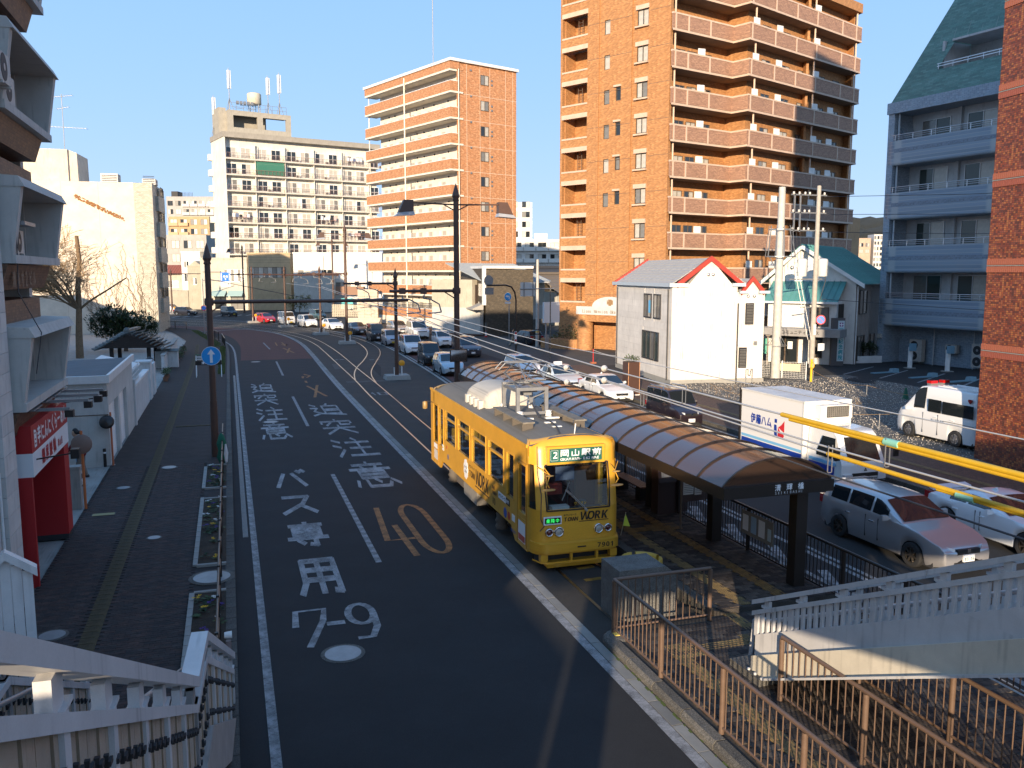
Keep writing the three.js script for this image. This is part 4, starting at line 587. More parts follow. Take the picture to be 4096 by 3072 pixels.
// ---------- white house with red gables ----------
{
  const [g, W] = frontage('white_house', 'white two-storey house with red gable trims beside the gravel plot', 'house',[27.02,-49.4],[33.42,-48.6]);
  const siding = mat([0.8,0.76,0.7],0.6, { t: T.stain, s: 4 }), D = -11.5, EV = 6.5;
  const gab = [[0,0.35],[4.45,0.35],[4.45, EV],[4.1, EV],[2.55,8.15],[1.1, EV],[0, EV]]; const fr = nb(); fr.prism(gab, D,0); fr.add(g, 'wall', siding);
  const wing = nb(); wing.prism([[4.45,0.35],[W,0.35],[W,6.0],[6.1,6.0],[5.5,6.85],[4.9,6.0],[4.45,6.0]], D + 4,-0.12); wing.add(g, 'wing_wall', siding);
  nb().box(-0.03, W + 0.03,0,0.36, D,0.04).add(g, 'foundation', M.concrete);
  // siding boards on the two visible sides, each with its own groove
  const bm = [0.97,1,1.03].map((k) => { const m = siding.clone(); m.color.multiplyScalar(k); return m; });
  for (let y = 0.4, k = 0; y < EV - 0.3; y += 0.45, k++) { const h = Math.min(0.44, EV - 0.2 - y); nb().box(0.02,4.44, y, y + h,0,0.016, 'k').add(g, 'siding_board', bm[k % 3]);
    const wins = [[-5.4,-2.2,1.35,3.3],[-3.25,-1.95,4.2,5.85],[-5.15,-3.7,4.2,5.85]]; let cur = [[D,-0.02]]; for (const q of wins) if (y + h > q[2] && y < q[3]) cur = cur.flatMap(([a, c]) => (q[0] > c || q[1] < a ? [[a, c]] : [[a, q[0]],[q[1], c]].filter(([m, n]) => n - m > 0.05))); for (const [a, c] of cur) nb().box(-0.016,0, y, y + h, a, c, 'r').add(g, 'siding_board', bm[(k + 1) % 3]); }
  // roof slopes of the main block: ridge along z
  const roofM = mat([0.52,0.5,0.46],0.7, { t: T.stain, s: 2 }), redT = mat([0.42,0.05,0.035],0.5, { t: T.grain, s: 1 });
  const slope = (x0, y0, x1, y1, za, zb, n, nm) => { for (let k = 0; k < n; k++) { const t0 = k / n, t1 = (k + 1.06) / n, a = [x0 + (x1 - x0) * t0, y0 + (y1 - y0) * t0], c = [x0 + (x1 - x0) * t1, y0 + (y1 - y0) * t1]; const b = nb(); b.hex([[a[0], a[1], zb],[c[0], c[1] - 0.03, zb],[c[0], c[1] - 0.03, za],[a[0], a[1], za],[a[0], a[1] + 0.06, zb],[c[0], c[1], zb],[c[0], c[1], za],[a[0], a[1] + 0.06, za]]); b.add(g, nm, roofM); } };
  slope(-0.25, EV - 0.12,2.55,8.2, D - 0.25,-0.12,10, 'roof_course'); slope(5.35, EV - 0.12,2.55,8.2, D - 0.25,-0.12,10, 'roof_course'); slope(4.8,6.0,5.5,6.88, D + 4,-0.3,4, 'roof_course'); slope(6.2,6.0,5.5,6.88, D + 4,-0.3,4, 'roof_course');
  const bargeb = (pts, z) => { const b = nb(); for (let k = 0; k + 1 < pts.length; k++) { const [x0, y0] = pts[k],[x1, y1] = pts[k + 1]; b.hex([[x0, y0 - 0.2, z],[x1, y1 - 0.2, z],[x1, y1 - 0.2, z - 0.2],[x0, y0 - 0.2, z - 0.2],[x0, y0 + 0.14, z],[x1, y1 + 0.14, z],[x1, y1 + 0.14, z - 0.2],[x0, y0 + 0.14, z - 0.2]]); } return b; };
  bargeb([[0.3, EV + 0.02],[2.55,8.2],[4.75, EV + 0.02]],0.16).add(g, 'barge_board', redT); bargeb([[4.75,6.03],[5.5,6.93],[6.3,6.03]],0.1).add(g, 'barge_board', redT); bargeb([[-0.2, EV - 0.05],[2.55,8.22]], D - 0.1).add(g, 'barge_board', redT);
  const gut = mat([0.45,0.52,0.58],0.5); nb().box(-0.28,-0.02, EV - 0.14, EV + 0.1, D - 0.3,0.14).box(-0.28,1.0, EV - 0.14, EV + 0.1,0.02,0.18).add(g, 'gutter', gut); nb().box(4.05,4.95, EV - 0.12, EV + 0.1,0.03,0.18).add(g, 'gutter', gut); nb().box(4.6,5.2,5.92,6.1,-0.08,0.12).add(g, 'gutter', gut); nb().box(5.95,6.7,5.92,6.1,-0.08,0.12).add(g, 'gutter', gut);
  const dp = frameM.black; nb().cyl([-0.08,0.3,-0.55],[-0.08,6.2,-0.55],0.045).add(g, 'downpipe', dp); nb().cyl([-0.08,0.3, D + 0.4],[-0.08,6.2, D + 0.4],0.045).add(g, 'downpipe', dp); nb().cyl([4.52,0.05,0.06],[4.52,5.3,0.06],0.045).add(g, 'downpipe', dp);
  for (const [x, y] of [[2.4,7.15],[2.72,7.15]]) nb().lathe([[0.11,0],[0.11,0.05],[0.06,0.1],[0.001,0.11]],0,0,0,12).add(g, 'vent_cap', M.steel).applyMatrix4(new THREE.Matrix4().makeTranslation(x, y,0.01).multiply(new THREE.Matrix4().makeRotationX(Math.PI / 2)));
  for (const [x, y] of [[5.25,5.75],[5.68,5.75]]) nb().lathe([[0.1,0],[0.1,0.05],[0.05,0.1],[0.001,0.11]],0,0,0,12).add(g, 'vent_cap', M.steel).applyMatrix4(new THREE.Matrix4().makeTranslation(x, y,-0.1).multiply(new THREE.Matrix4().makeRotationX(Math.PI / 2)));
  const sideWin = (za, zb, y0, y1, n, panes, f) => windowAt(g,0, zb - za,0, y1 - y0,0, { n, frame: frameM.black, panes, f, pos: [-0.075, y0, za], turn: -Math.PI / 2 });
  sideWin(-5.4,-2.2,1.35,3.3,4,[M.glassGreen, M.glassGreen, M.curtainDim, M.glassGreen],0.07); sideWin(-3.25,-1.95,4.2,5.85,2,[M.curtain, M.curtainDim],0.08); const pw = sideWin(-5.15,-3.7,4.2,5.85,2,[M.curtainDim, M.curtain],0.08);
  nb().box(0.95,1.25,0.35,1.2,-0.02,0.004).add(pw, 'poster', mat([0.1,0.4,0.7],0.5));
  for (const [x0, x1, y0, y1] of [[5.1,5.68,3.9,5.3],[4.72,5.28,1.05,2.4]]) { const o = nb().box(x0, x1, y0, y1,-0.13,-0.06).add(g, 'louvre_window', frameM.black); for (let y = y0 + 0.08; y < y1 - 0.08; y += 0.1) nb().hex([[x0 + 0.06, y,-0.03],[x1 - 0.06, y,-0.03],[x1 - 0.06, y + 0.05,-0.08],[x0 + 0.06, y + 0.05,-0.08],[x0 + 0.06, y + 0.015,-0.03],[x1 - 0.06, y + 0.015,-0.03],[x1 - 0.06, y + 0.065,-0.08],[x0 + 0.06, y + 0.065,-0.08]]).add(o, 'slat', M.curtainDim); }
  nb().box(5.75,5.95,2.55,2.8,-0.12,0.02).add(g, 'vent_hood', M.galv); const pp = nb(); pp.tube([[5.2,0.05,0.1],[5.2,0.95,0.1],[5.35,0.98,0.1],[5.35,0.6,0.1],[5.5,0.55,0.1],[5.55,0.98,0.1],[5.65,0.98,0.1],[5.65,0.05,0.1]],0.025,6).add(g, 'meter_pipe', M.galv);
}
// ---------- community hall with teal roof ----------
{
  const [g] = frontage('community_hall', 'white community hall with teal metal roofs and a porch', 'hall',[41.8,-60.4],[44.9,-55.9]);
  const wh = mat([0.8,0.78,0.73],0.7, { t: T.stain, s: 4 }), ribbed = mat([0.4,0.34,0.3],0.7, { t: T.stain, s: 3 }), roofT = mat([0.1,0.3,0.28],0.45, { t: T.grain, s: 3 }), L = 5.46;
  // local x along the street front, +z towards the street; main block behind, wider to the right
  nb().box(0, L,0,5.1,-1.6,0).add(g, 'porch_wall', wh);
  const main = nb(); { main.box(-0.6,6.4,0,6.7,-12,-1.6); main.prism([[-0.6,6.7],[6.4,6.7],[2.2,9.35]],-12,-1.6); } main.add(g, 'wall', wh);
  const slopeN = (a, c, z0, z1, n, y) => { for (let k = 0; k < n; k++) { const za = z0 + (z1 - z0) * k / n, zb = z0 + (z1 - z0) * (k + 1) / n; const b = nb(); b.hex([[a[0], a[1], za],[c[0], c[1], za],[c[0], c[1], zb - 0.02],[a[0], a[1], zb - 0.02],[a[0], a[1] + 0.07, za],[c[0], c[1] + 0.07, za],[c[0], c[1] + 0.07, zb - 0.02],[a[0], a[1] + 0.07, zb - 0.02]]); const m0 = nb(); b.bar([a[0], a[1] + 0.1, za],[c[0], c[1] + 0.1, za],0.05,0.06); b.add(g, 'roof_sheet', roofT); } };
  slopeN([-1.2,6.45],[2.2,9.45],-1.1,-12.2,24); slopeN([7.1,6.35],[2.2,9.45],-1.1,-12.2,26);
  for (let k = 0; k < 12; k++) { const x0 = -0.2 + k * 0.49, x1 = x0 + 0.47, b = nb(); b.hex([[x0,4.95,0.5],[x1,4.95,0.5],[x1,6.6,-1.7],[x0,6.6,-1.7],[x0,5.02,0.5],[x1,5.02,0.5],[x1,6.67,-1.7],[x0,6.67,-1.7]]).bar([x0,5.03,0.5],[x0,6.7,-1.7],0.05,0.06); b.add(g, 'porch_roof_sheet', roofT); }
  const fas = M.white; { const b = nb(); for (const [p, q] of [[[-1.25,6.3],[2.2,9.3]],[[2.2,9.3],[7.15,6.2]]]) b.hex([[p[0], p[1] - 0.12,-1.05],[q[0], q[1] - 0.12,-1.05],[q[0], q[1] - 0.12,-1.25],[p[0], p[1] - 0.12,-1.25],[p[0], p[1] + 0.2,-1.05],[q[0], q[1] + 0.2,-1.05],[q[0], q[1] + 0.2,-1.25],[p[0], p[1] + 0.2,-1.25]]); b.add(g, 'barge_board', fas); }
  nb().box(-0.25,5.75,4.86,5.02,0.42,0.55).add(g, 'gutter', fas);
  const rb = nb(); for (let k = 0; k < 22; k++) rb.box(6.4,6.44,0,6.3,-2 - k * 0.45,-2.22 - k * 0.45); rb.add(g, 'ribbed_cladding', ribbed);
  nb().box(6.38,6.42,0,6.35,-12,-1.7).add(g, 'side_cladding', ribbed);
  const can = nb().box(-0.6,6.3,2.35,2.95,0,1.7).add(g, 'canopy', mat([0.32,0.31,0.3],0.6, { t: T.grain, s: 2 })); part(can, 'lettering', letters('コミュニティハウス', { ch: 0.3, cw: 0.28, step: 0.33, w: 0.13 }), M.ink,[1.8,2.5,1.705]);
  windowAt(g,3.4,4.9,3.1,4.6,0.07, { n: 2, frame: frameM.bronze, panes: [M.glass, M.curtainDim] }); windowAt(g,3.5,4.5,0.6,2.2,0.07, { n: 2, frame: frameM.bronze, panes: [M.glass] });
  const dr = nb().box(0.5,2.6,0,2.25,0,0.06).add(g, 'entrance_door', frameM.bronze); for (const x of [0.58,1.6]) nb().box(x, x + 0.9,0.1,2.1,0.061,0.07).add(dr, 'door_pane', M.glass); nb().box(1.75,2.15,1.2,1.8,0.072,0.076).add(dr, 'notice', M.signWhite); nb().box(0.75,1.2,1.0,1.7,0.072,0.076).add(dr, 'notice', M.signWhite);
  for (const z of [-0.4,-0.85,-1.3]) windowAt(g,0,0.28,0,1.9,0, { n: 1, frame: frameM.dark, panes: [M.glass], pos: [L + 0.07,2.95, z], turn: Math.PI / 2, name: 'slit_window' });
  windowAt(g,0,2.1,0,1.9,0, { n: 2, frame: frameM.dark, panes: [M.glass, M.curtainDim], pos: [6.52,4.0,-2.4], turn: Math.PI / 2 }); windowAt(g,0,1.9,0,2.0,0, { n: 2, frame: frameM.dark, panes: [M.curtainDim, M.glass], pos: [6.52,0.3,-2.3], turn: Math.PI / 2 }); windowAt(g,0,1.2,0,2.0,0, { n: 1, frame: frameM.dark, panes: [M.glass], pos: [6.52,0.3,-6], turn: Math.PI / 2 });
  nb().cyl([6.5,0,-1.75],[6.5,6.2,-1.75],0.05).add(g, 'downpipe', fas); acUnit(g, L + 0.3,1.3,-0.6, Math.PI / 2); acUnit(g, L + 0.3,0.4,-0.6, Math.PI / 2);
  for (const x of [0.9,1.5]) nb().lathe([[0.17,0],[0.16,0.1],[0.09,0.18],[0.001,0.2]],0,0,0,12).add(g, 'vent_cap', M.steel).applyMatrix4(new THREE.Matrix4().makeTranslation(x + 0.4,7.7,-1.6).multiply(new THREE.Matrix4().makeRotationX(Math.PI / 2)));
}
// ---------- hospital: blue tiles, green mansard ----------
{
  const tb = tileTex(14,28,[0.76,0.78,0.79],[[0.6,0.67,0.73],[0.58,0.65,0.72],[0.63,0.69,0.75]],9, false), tile = mat([0.82,0.85,0.86],0.45, { t: tb.map, s: 2.1, bump: tb.bump, bs: 2.1, bh: 0.004 }), tile2 = mat([0.55,0.58,0.62],0.45, { t: tb.map, s: 2.1 }), inn = mat([0.52,0.53,0.53],0.85, { t: T.stain, s: 3 });
  const [g, W0] = frontage('hospital', 'blue-tiled hospital with curved balconies and a green mansard roof', 'hospital',[50.05,-57.2],[52.0,-44.4]); const W = W0 + 1;
  nb().box(0, W,0,20.2,-9,-2.0).add(g, 'wall', inn); nb().box(-0.02,0.55,0,20.2,-9,0.02).add(g, 'corner_pier', tile);
  const floors = [[3.1,5.24],[7.3,9.35],[11.46,13.5],[15.63,17.5]];
  floors.forEach(([a, c], k) => {
    const rows = []; const prof = [[0.0, a],[0.1, a + 0.12],[0.1, a + 0.3],[0.1, c]]; const b = nb(), pts = [[-0.1,-1.0],[-0.08,-0.3],[0.15,0.05],[0.7,0.12],[W,0.12]];
    for (const y of [a, a + 0.14, c]) rows.push(pts.map(([x, z]) => [x, y, z - (y === a ? 0.12 : 0)])); b.grid(rows); const dz = nb().grid([[...rows[2]].map((q) => q), rows[2].map((q) => [q[0] + 0.05, q[1], q[2] - 0.25])]); b.box(0.1, W, a - 0.02, a + 0.1,-2.1,-0.05); b.geo(dz.build());
    const o = b.add(g, 'balcony_front', tile); nb().box(0.72, W, a + 0.95, a + 1.25,0.1,0.125).add(o, 'dark_band', tile2);
    const r = nb(); for (const y of [c + 0.16, c + 0.3, c + 0.44]) r.tube([[0.0, y,-0.9],[0.05, y,-0.3],[0.25, y,-0.02],[0.7, y,0.02],[W, y,0.02]], y > c + 0.4 ? 0.035 : 0.018,6); for (let x = 0.7; x < W; x += 1.6) r.box(x - 0.025, x + 0.025, c, c + 0.44,0,0.04); r.add(g, 'balcony_rail', M.steel);
    for (const [x0, x1] of [[1.5,4.0],[5.4,7.9],[9.6,12.1]]) { windowAt(g, x0, x1, a + 0.4, c + 1.75 + (k === 3 ? -0.2 : 0.1),-1.95, { n: 2, frame: frameM.alu, panes: pick([[M.curtainDim, M.glassGreen],[M.glass, M.curtainDim],[M.glassGreen, M.curtain]]), bars: 1 }); }
    for (const x of [4.7,8.6]) nb().box(x, x + 0.3, a + 0.1, c + 2.2,-2,-1.75).add(g, 'pilaster', inn); nb().cyl([0.75, c,-0.3],[0.75, c + 2.2,-0.3],0.08).add(g, 'drain_pipe', mat([0.4,0.44,0.47],0.5));
    if (k < 2) acUnit(g,6.9, a + 0.9,-1.2);
  });
  nb().hex([[-0.05,17.5,-1.6],[0.9,17.5,-1.2],[0.9,17.5,-2.4],[-0.05,17.5,-2.4],[-0.02,19.6,-1.6],[0.5,19.6,0.0],[0.5,19.6,-2.4],[-0.02,19.6,-2.4]]).add(g, 'slanted_fin', tile); nb().hex([[8.0,17.6,-2],[9.2,17.6,-0.5],[9.2,17.6,-2.2],[8.0,17.6,-2.2],[8.5,20,-2],[9.2,20,0.0],[9.2,20,-2.2],[8.5,20,-2.2]]).add(g, 'slanted_fin', inn);
  nb().box(-0.1, W,19.6,20.45,-2.0,0.15).add(g, 'cornice', tile);
  // mansard with a recessed terrace
  const gm = tileTex(6,24,[0.34,0.46,0.43],[[0.43,0.58,0.54],[0.41,0.56,0.52],[0.46,0.6,0.56]],31, true,512,0.03,0.07), green = mat([0.8,0.84,0.84],0.6, { t: gm.map, s: 3, bump: gm.bump, bs: 3, bh: 0.006 });
  const X = (y) => 0.1 + (y - 20.45) * 0.42, Zm = (y) => 0.0 - (y - 20.45) * 0.36; const mm = nb(), q = (x0, x1, y0, y1) => mm.quad([x0(y0), y0, Zm(y0)],[x1(y0), y0, Zm(y0)],[x1(y1), y1, Zm(y1)],[x0(y1), y1, Zm(y1)]);
  const right = () => W, X3 = (y) => X(y) + 2.6;
  q(X, right,20.45,22.4); q(X, X3,22.4,24.4); q(X, right,24.4,32); mm.quad([X(20.45),20.45,-9],[X(20.45),20.45, Zm(20.45)],[X(32),32, Zm(32)],[X(32),32,-9]); mm.quad([X(32),32,-9],[X(32),32, Zm(32)],[W,32, Zm(32)],[W,32,-9]); mm.add(g, 'mansard_roof', green);
  const tr = nb(); tr.box(X3(22.4) - 0.2, W,22.2,22.4,-4, Zm(22.4)).box(X3(23), W,22.3,24.6,-4.2,-4).box(X3(24.4) - 0.2, W,24.4,24.55,-4.1, Zm(24.4) + 0.08).box(X3(23) - 0.3, X3(23) - 0.1,22.3,24.5,-4.1,-1.2); tr.add(g, 'terrace', inn); const tr2 = nb(); for (const y of [22.62,22.8]) tr2.bar([X3(22.4), y, Zm(22.4) + 0.03],[W, y, Zm(22.4) + 0.03],0.05); for (let x = X3(22.4) + 0.1; x < W; x += 1.2) tr2.box(x, x + 0.04,22.4,22.8, Zm(22.4), Zm(22.4) + 0.05); tr2.add(g, 'terrace_rail', M.steel);
  const st = nb(); for (let k = 0; k < 9; k++) { const x = 3 + k * 1.1; st.quad([x,24.6, Zm(24.6) + 0.004],[x + 0.06,24.6, Zm(24.6) + 0.004],[x + 0.05,24.6 + 0.5 + (k % 3) * 0.3, Zm(25.1 + (k % 3) * 0.3) + 0.004],[x + 0.01,25.1 + (k % 3) * 0.3, Zm(25.1 + (k % 3) * 0.3) + 0.004]); } st.add(g, 'rain_streak', mat([0.2,0.27,0.25],0.8));
  // ground floor wall panels, AC units, lamp
  nb().box(0.55, W,0,3.1,-2,-1.96).add(g, 'ground_floor', tile); acUnit(g,2.6,0.25,-1.5,0,1.35, true); acUnit(g,5.6,1.15,-1.6,0,1.15); acUnit(g,8.0,0.25,-1.5,0,1.35, true); nb().box(0.1,0.42,2.05,2.4,0.02,0.2).add(g, 'wall_lamp', M.curtain); const bp = nb(); for (const x of [3.9,7.3]) bp.cyl([x,0,-1.7],[x,3.1,-1.7],0.05); bp.add(g, 'pipe', inn);
}
// ---------- brick-tiled block at the frame's edge ----------
{
  const t = tileTex(24,32,[0.36,0.26,0.21],[[0.6,0.29,0.19],[0.68,0.36,0.21],[0.52,0.26,0.19],[0.76,0.47,0.27],[0.45,0.25,0.2],[0.6,0.33,0.25],[0.69,0.4,0.27]],14, false,1024,0.1,0.13), br = mat([0.8,0.76,0.72],0.6, { t: t.map, s: 2.4, bump: t.bump, bs: 2.4, bh: 0.006 });
  const [g, W] = frontage('brick_block', 'orange-red brick-tiled building with soldier-course bands', 'building',[27.4,-25.7],[25.9,-12.5]);
  nb().box(0, W,0,34.5,-16,0).add(g, 'wall', br); nb().box(2.5,9,34.5,40,-12,-1).add(g, 'penthouse', br);
  const bt = [mat([0.42,0.13,0.07],0.6, { t: T.grain, s: 0.4 }), mat([0.36,0.1,0.06],0.6, { t: T.grain, s: 0.4 })], bg = nb().box(0.008,0.085,0,0.22,0,0.035, 'k').build(), bw = M.concrete;
  for (const y of [4.05,7.25,10.4,13.6,16.8,20,23.2]) { nb().box(0, W, y + 0.235, y + 0.265,0,0.03, 'k').add(g, 'string_line', bw); for (const dy of [0,0.28]) { const b = nb(); for (let x = 0; x < W - 0.1; x += 0.096) b.geo(bg, new THREE.Matrix4().makeTranslation(x, y + dy,0)); b.add(g, 'soldier_course', pick(bt)); } }
}
// ---------- concrete office block with hooded windows, ramen shop below ----------
{
  const conc = mat([0.56,0.54,0.5],0.85, { t: T.stain, s: 3, bump: T.bump, bs: 1, bh: 0.004 }), pale = mat([0.66,0.63,0.59],0.75, { t: T.stain, s: 2.5 });
  const tt = tileTex(10,20,[0.4,0.32,0.26],[[0.5,0.37,0.28],[0.46,0.33,0.26],[0.54,0.4,0.31]],41, false), tile = mat([0.75,0.72,0.7],0.6, { t: tt.map, s: 1.3, bump: tt.bump, bs: 1.3, bh: 0.004 });
  const [g, W] = frontage('office_block', 'grey concrete office block with hooded windows over a red ramen shop', 'building',[-4.6,-9.7],[-4.6,-25.9]);
  const X0 = 11.1, X1 = 16.2;
  const core = nb(); core.box(0, X0 - 0.1,3.4,17.6,-12,-0.1).box(X0 - 0.1, X1 - 0.1,4,17.6,-12,-0.95).box(X1 - 0.35, X1,0,17.6,-12,-0.35).box(0, X1 - 0.1,17.4,18,-12,0.4); core.add(g, 'wall', conc);
  nb().box(0,6.8,0,3.4,-12,-0.3).add(g, 'ground_floor', conc);
  // pale cladding boards of the pier beside the bays
  const pm = [0.94,1,1.05].map((k) => { const m = pale.clone(); m.color.multiplyScalar(k); return m; });
  for (let y = 0.1, k = 0; y < 17; y += 0.42, k++) { nb().box(9.95, X0 - 0.12, y, y + 0.412,-0.1,0.12).add(g, 'pier_board', pm[k % 3]); nb().box(6.8,9.9, y, y + 0.412,-0.1,0.02).add(g, 'cladding_board', pm[(k + 1) % 3]); if (k % 2) continue; nb().box(0.4,6.75, y, y + 0.83,-0.1,0.0).add(g, 'cladding_board', pm[(k + 2) % 3]); }
  for (const y of [4.5,7.7,10.9,14.1]) {   // sill level of each storey
    const top = y + 1.35;
    const fin = (x0, x1) => nb().hex([[x0, y - 0.1,0.32],[x1, y - 0.1,0.32],[x1, y - 0.1,-1],[x0, y - 0.1,-1],[x0, top,0.55],[x1, top,0.55],[x1, top,-1],[x0, top,-1]]).add(g, 'side_fin', conc);
    fin(X0 + 0.02, X0 + 0.28); fin(X1 - 0.3, X1 - 0.02);
    nb().hex([[X0, top - 0.02,0.62],[X1 + 0.02, top - 0.02,0.62],[X1 + 0.02, top - 0.02,-1],[X0, top - 0.02,-1],[X0, top + 0.2,0.5],[X1 + 0.02, top + 0.2,0.5],[X1 + 0.02, top + 0.28,-1],[X0, top + 0.28,-1]]).add(g, 'hood', conc);
    nb().box(X0 + 0.01, X1 + 0.01, y - 0.28, y - 0.1,-1,0.36).add(g, 'sill', conc);
    nb().hex([[X0 + 0.02, y - 0.85,0.02],[X1 - 0.45, y - 0.85,0.02],[X1 - 0.45, y - 0.85,-0.9],[X0 + 0.02, y - 0.85,-0.9],[X0 + 0.02, y - 0.3,0.2],[X1 - 0.45, y - 0.3,0.2],[X1 - 0.45, y - 0.3,-0.9],[X0 + 0.02, y - 0.3,-0.9]]).add(g, 'tiled_spandrel', tile);
    nb().box(X0 + 0.02, X1 - 0.35, y - 1.62, y - 1.1,-0.9,-0.12).add(g, 'tiled_spandrel', tile);
    windowAt(g, X0 + 0.3, X1 - 0.32, y - 0.02, top,-0.5, { n: 6, frame: frameM.bronze, panes: [M.glass, M.curtainDim, M.glass, M.glass, M.curtainDim, M.glass], bars: 1, f: 0.06 });
  }
  acUnit(g, X0 + 0.95,7.6,0.12,0,0.95); nb().box(X0 + 0.4, X0 + 1.5,8.25,8.33,-0.3,0.5).add(g, 'unit_cover', M.galv); acUnit(g, X0 + 0.9,10.8,0.12,0,1.1); acUnit(g, X0 - 0.3,11.0,0.3,0,1.1);
  part(g, 'lettering', letters('清美才2ビル', { ch: 0.36, cw: 0.3, step: 0.42, w: 0.13 }), mat([0.12,0.09,0.07],0.6),[X0 + 0.5,6.9,0.17]);
  const cb = nb(); cb.tube([[X0 + 0.1,8.4,0.4],[X0 + 0.3,6.8,0.3],[X0 + 0.7,5.9,0.62],[X0 + 0.5,5,0.5]],0.012,5); cb.add(g, 'cable', M.wireDark);
  // shop: red and white sign box, red portal, spotlights
  const redS = mat([0.42,0.018,0.02],0.45), sgn = nb().box(X0 + 0.55, X1 - 0.1,3.2,3.82,-0.3,0.3).add(g, 'shop_sign', redS); const sw = nb().box(X0 + 0.55, X1 - 0.1,2.66,3.2,-0.3,0.3).add(g, 'shop_sign_lower', M.signWhite);
  part(sgn, 'lettering', letters('旨辛にんにくらーめん', { ch: 0.42, cw: 0.36, step: 0.41, w: 0.14 }), M.signWhite,[X0 + 0.75,3.29,0.304]); part(sw, 'lettering', letters('麺屋鯱輪', { ch: 0.36, cw: 0.36, step: 0.46, w: 0.14 }), M.red,[X0 + 1.5,2.75,0.304]); part(sw, 'lettering', letters('岡山店', { ch: 0.2, cw: 0.18, step: 0.22, w: 0.14 }), M.red,[X0 + 3.5,2.78,0.304]);
  nb().box(X1 - 0.75, X1 - 0.1,0.25,2.66,-0.75,0.28).add(g, 'red_portal', redS); nb().box(X1 - 0.75, X1 - 0.12,0.1,0.25,-0.74,0.26).add(g, 'portal_plinth', M.dark); nb().box(X0 + 0.5, X0 + 0.62,0.1,2.66,-0.3,0.26).add(g, 'red_portal', redS); nb().box(X0 + 0.62, X1 - 0.75,0.05,2.66,-1.6,-1.45).add(g, 'shop_wall', M.dark);
  const ban = nb().box(X0 + 1.9, X0 + 2.9,0.5,2.3,-0.4,-0.37).add(g, 'menu_banner', redS); const bt = nb(); for (let k = 0; k < 8; k++) bt.box(X0 + 2.05, X0 + 2.05 + 0.3 + (k % 3) * 0.12,0.7 + k * 0.19,0.77 + k * 0.19,-0.37,-0.364); bt.add(ban, 'print', petal.yellow);
  for (const [x, y] of [[X0 + 0.9,3.0],[X1 - 0.3,3.75]]) { const o = nb().bar([x, y,0.3],[x, y + 0.1,1.1],0.03).add(g, 'spotlight_arm', M.black); nb().box(x - 0.11, x + 0.11, y - 0.02, y + 0.2,1.02,1.2).add(o, 'spotlight', x > X1 - 1 ? M.galv : M.black); }
  for (const [x, l] of [[X0 + 1.2,1.0],[X0 + 2.6,1.2],[X1 - 1.5,1.3],[X1 - 0.5,1.3]]) { const o = nb().box(x, x + 0.06,4.05,4.12,0, l).box(x - 0.4, x + 0.5,4.12,4.15,0.1,0.35).add(g, 'light_bracket', M.galv); nb().box(x - 0.08, x + 0.14,3.9,4.06, l - 0.1, l + 0.08).add(o, 'floodlight', M.black); }
  const dc = nb(); dc.cyl([X0 + 1.3,3.82,-0.25],[X0 + 1.3,4.15,-0.25],0.3).cyl([X0 + 2.3,3.9,-0.2],[X0 + 3.3,4.0,-0.2],0.28); dc.add(g, 'vent_duct', M.galv); nb().cyl([10.3,0.1,0.3],[10.3,1.1,0.3],0.09).add(g, 'standpipe', M.black); nb().cyl([9.7,1.4,0.06],[9.7,3.2,0.06],0.03).add(g, 'conduit', M.white);
}
// ---------- white garage with two roller shutters ----------
{
  const [g, W] = frontage('garage', 'white flat-roofed garage with two roller shutters by the footway', 'garage',[-4.39,-34.65],[-4.39,-43.45]);
  const w = mat([0.62,0.61,0.57],0.75, { t: T.stain, s: 3 }); const b = nb(); holed(b, W,0.05,3.2,0.25,[[0.3,3.0,0.05,2.32],[3.5,6.1,0.05,2.32]]); b.box(0,0.2,0.05,3.2,-6,-0.25).box(0.2, W,0.05,3.2,-6,-5.8).box(W - 0.2, W,0.05,3.2,-5.8,-0.25); b.add(g, 'wall', w);
  const rib = nb(); for (let z = -5.9; z < -0.05; z += 0.115) rib.box(-0.012,0,0.3,3.1, z, z + 0.09, 'r'); rib.add(g, 'ribbed_sheet', w); nb().box(-0.025,0,2.0,2.03,-6,0).add(g, 'sheet_joint', frameM.bronze);
  for (const [x0, x1] of [[0.3,3.0],[3.5,6.1]]) for (let y = 0.05, k = 0; y < 2.3; y += 0.095, k++) nb().hex([[x0, y,-0.13],[x1, y,-0.13],[x1, y,-0.17],[x0, y,-0.17],[x0, y + 0.085,-0.155],[x1, y + 0.085,-0.155],[x1, y + 0.085,-0.17],[x0, y + 0.085,-0.17]]).add(g, 'shutter_slat', M.white);
  const rf = nb(); rf.quad([-0.1,3.35,0.05],[W + 0.05,3.35,0.05],[W + 0.05,3.15,-6.1],[-0.1,3.15,-6.1]); rf.add(g, 'roof', mat([0.12,0.13,0.14],0.8, { t: T.stain, s: 3 })); const fa = nb(); fa.box(-0.12, W + 0.1,3.2,3.5,0,0.1).box(-0.14,0,3.2,3.48,-6,0).box(-0.12, W + 0.1,3.0,3.3,-6.15,-6.0); fa.add(g, 'fascia', M.white);
  nb().box(-0.1,0.05,0.02,0.12,-0.2,0.14).add(g, 'plinth', M.concrete);
}
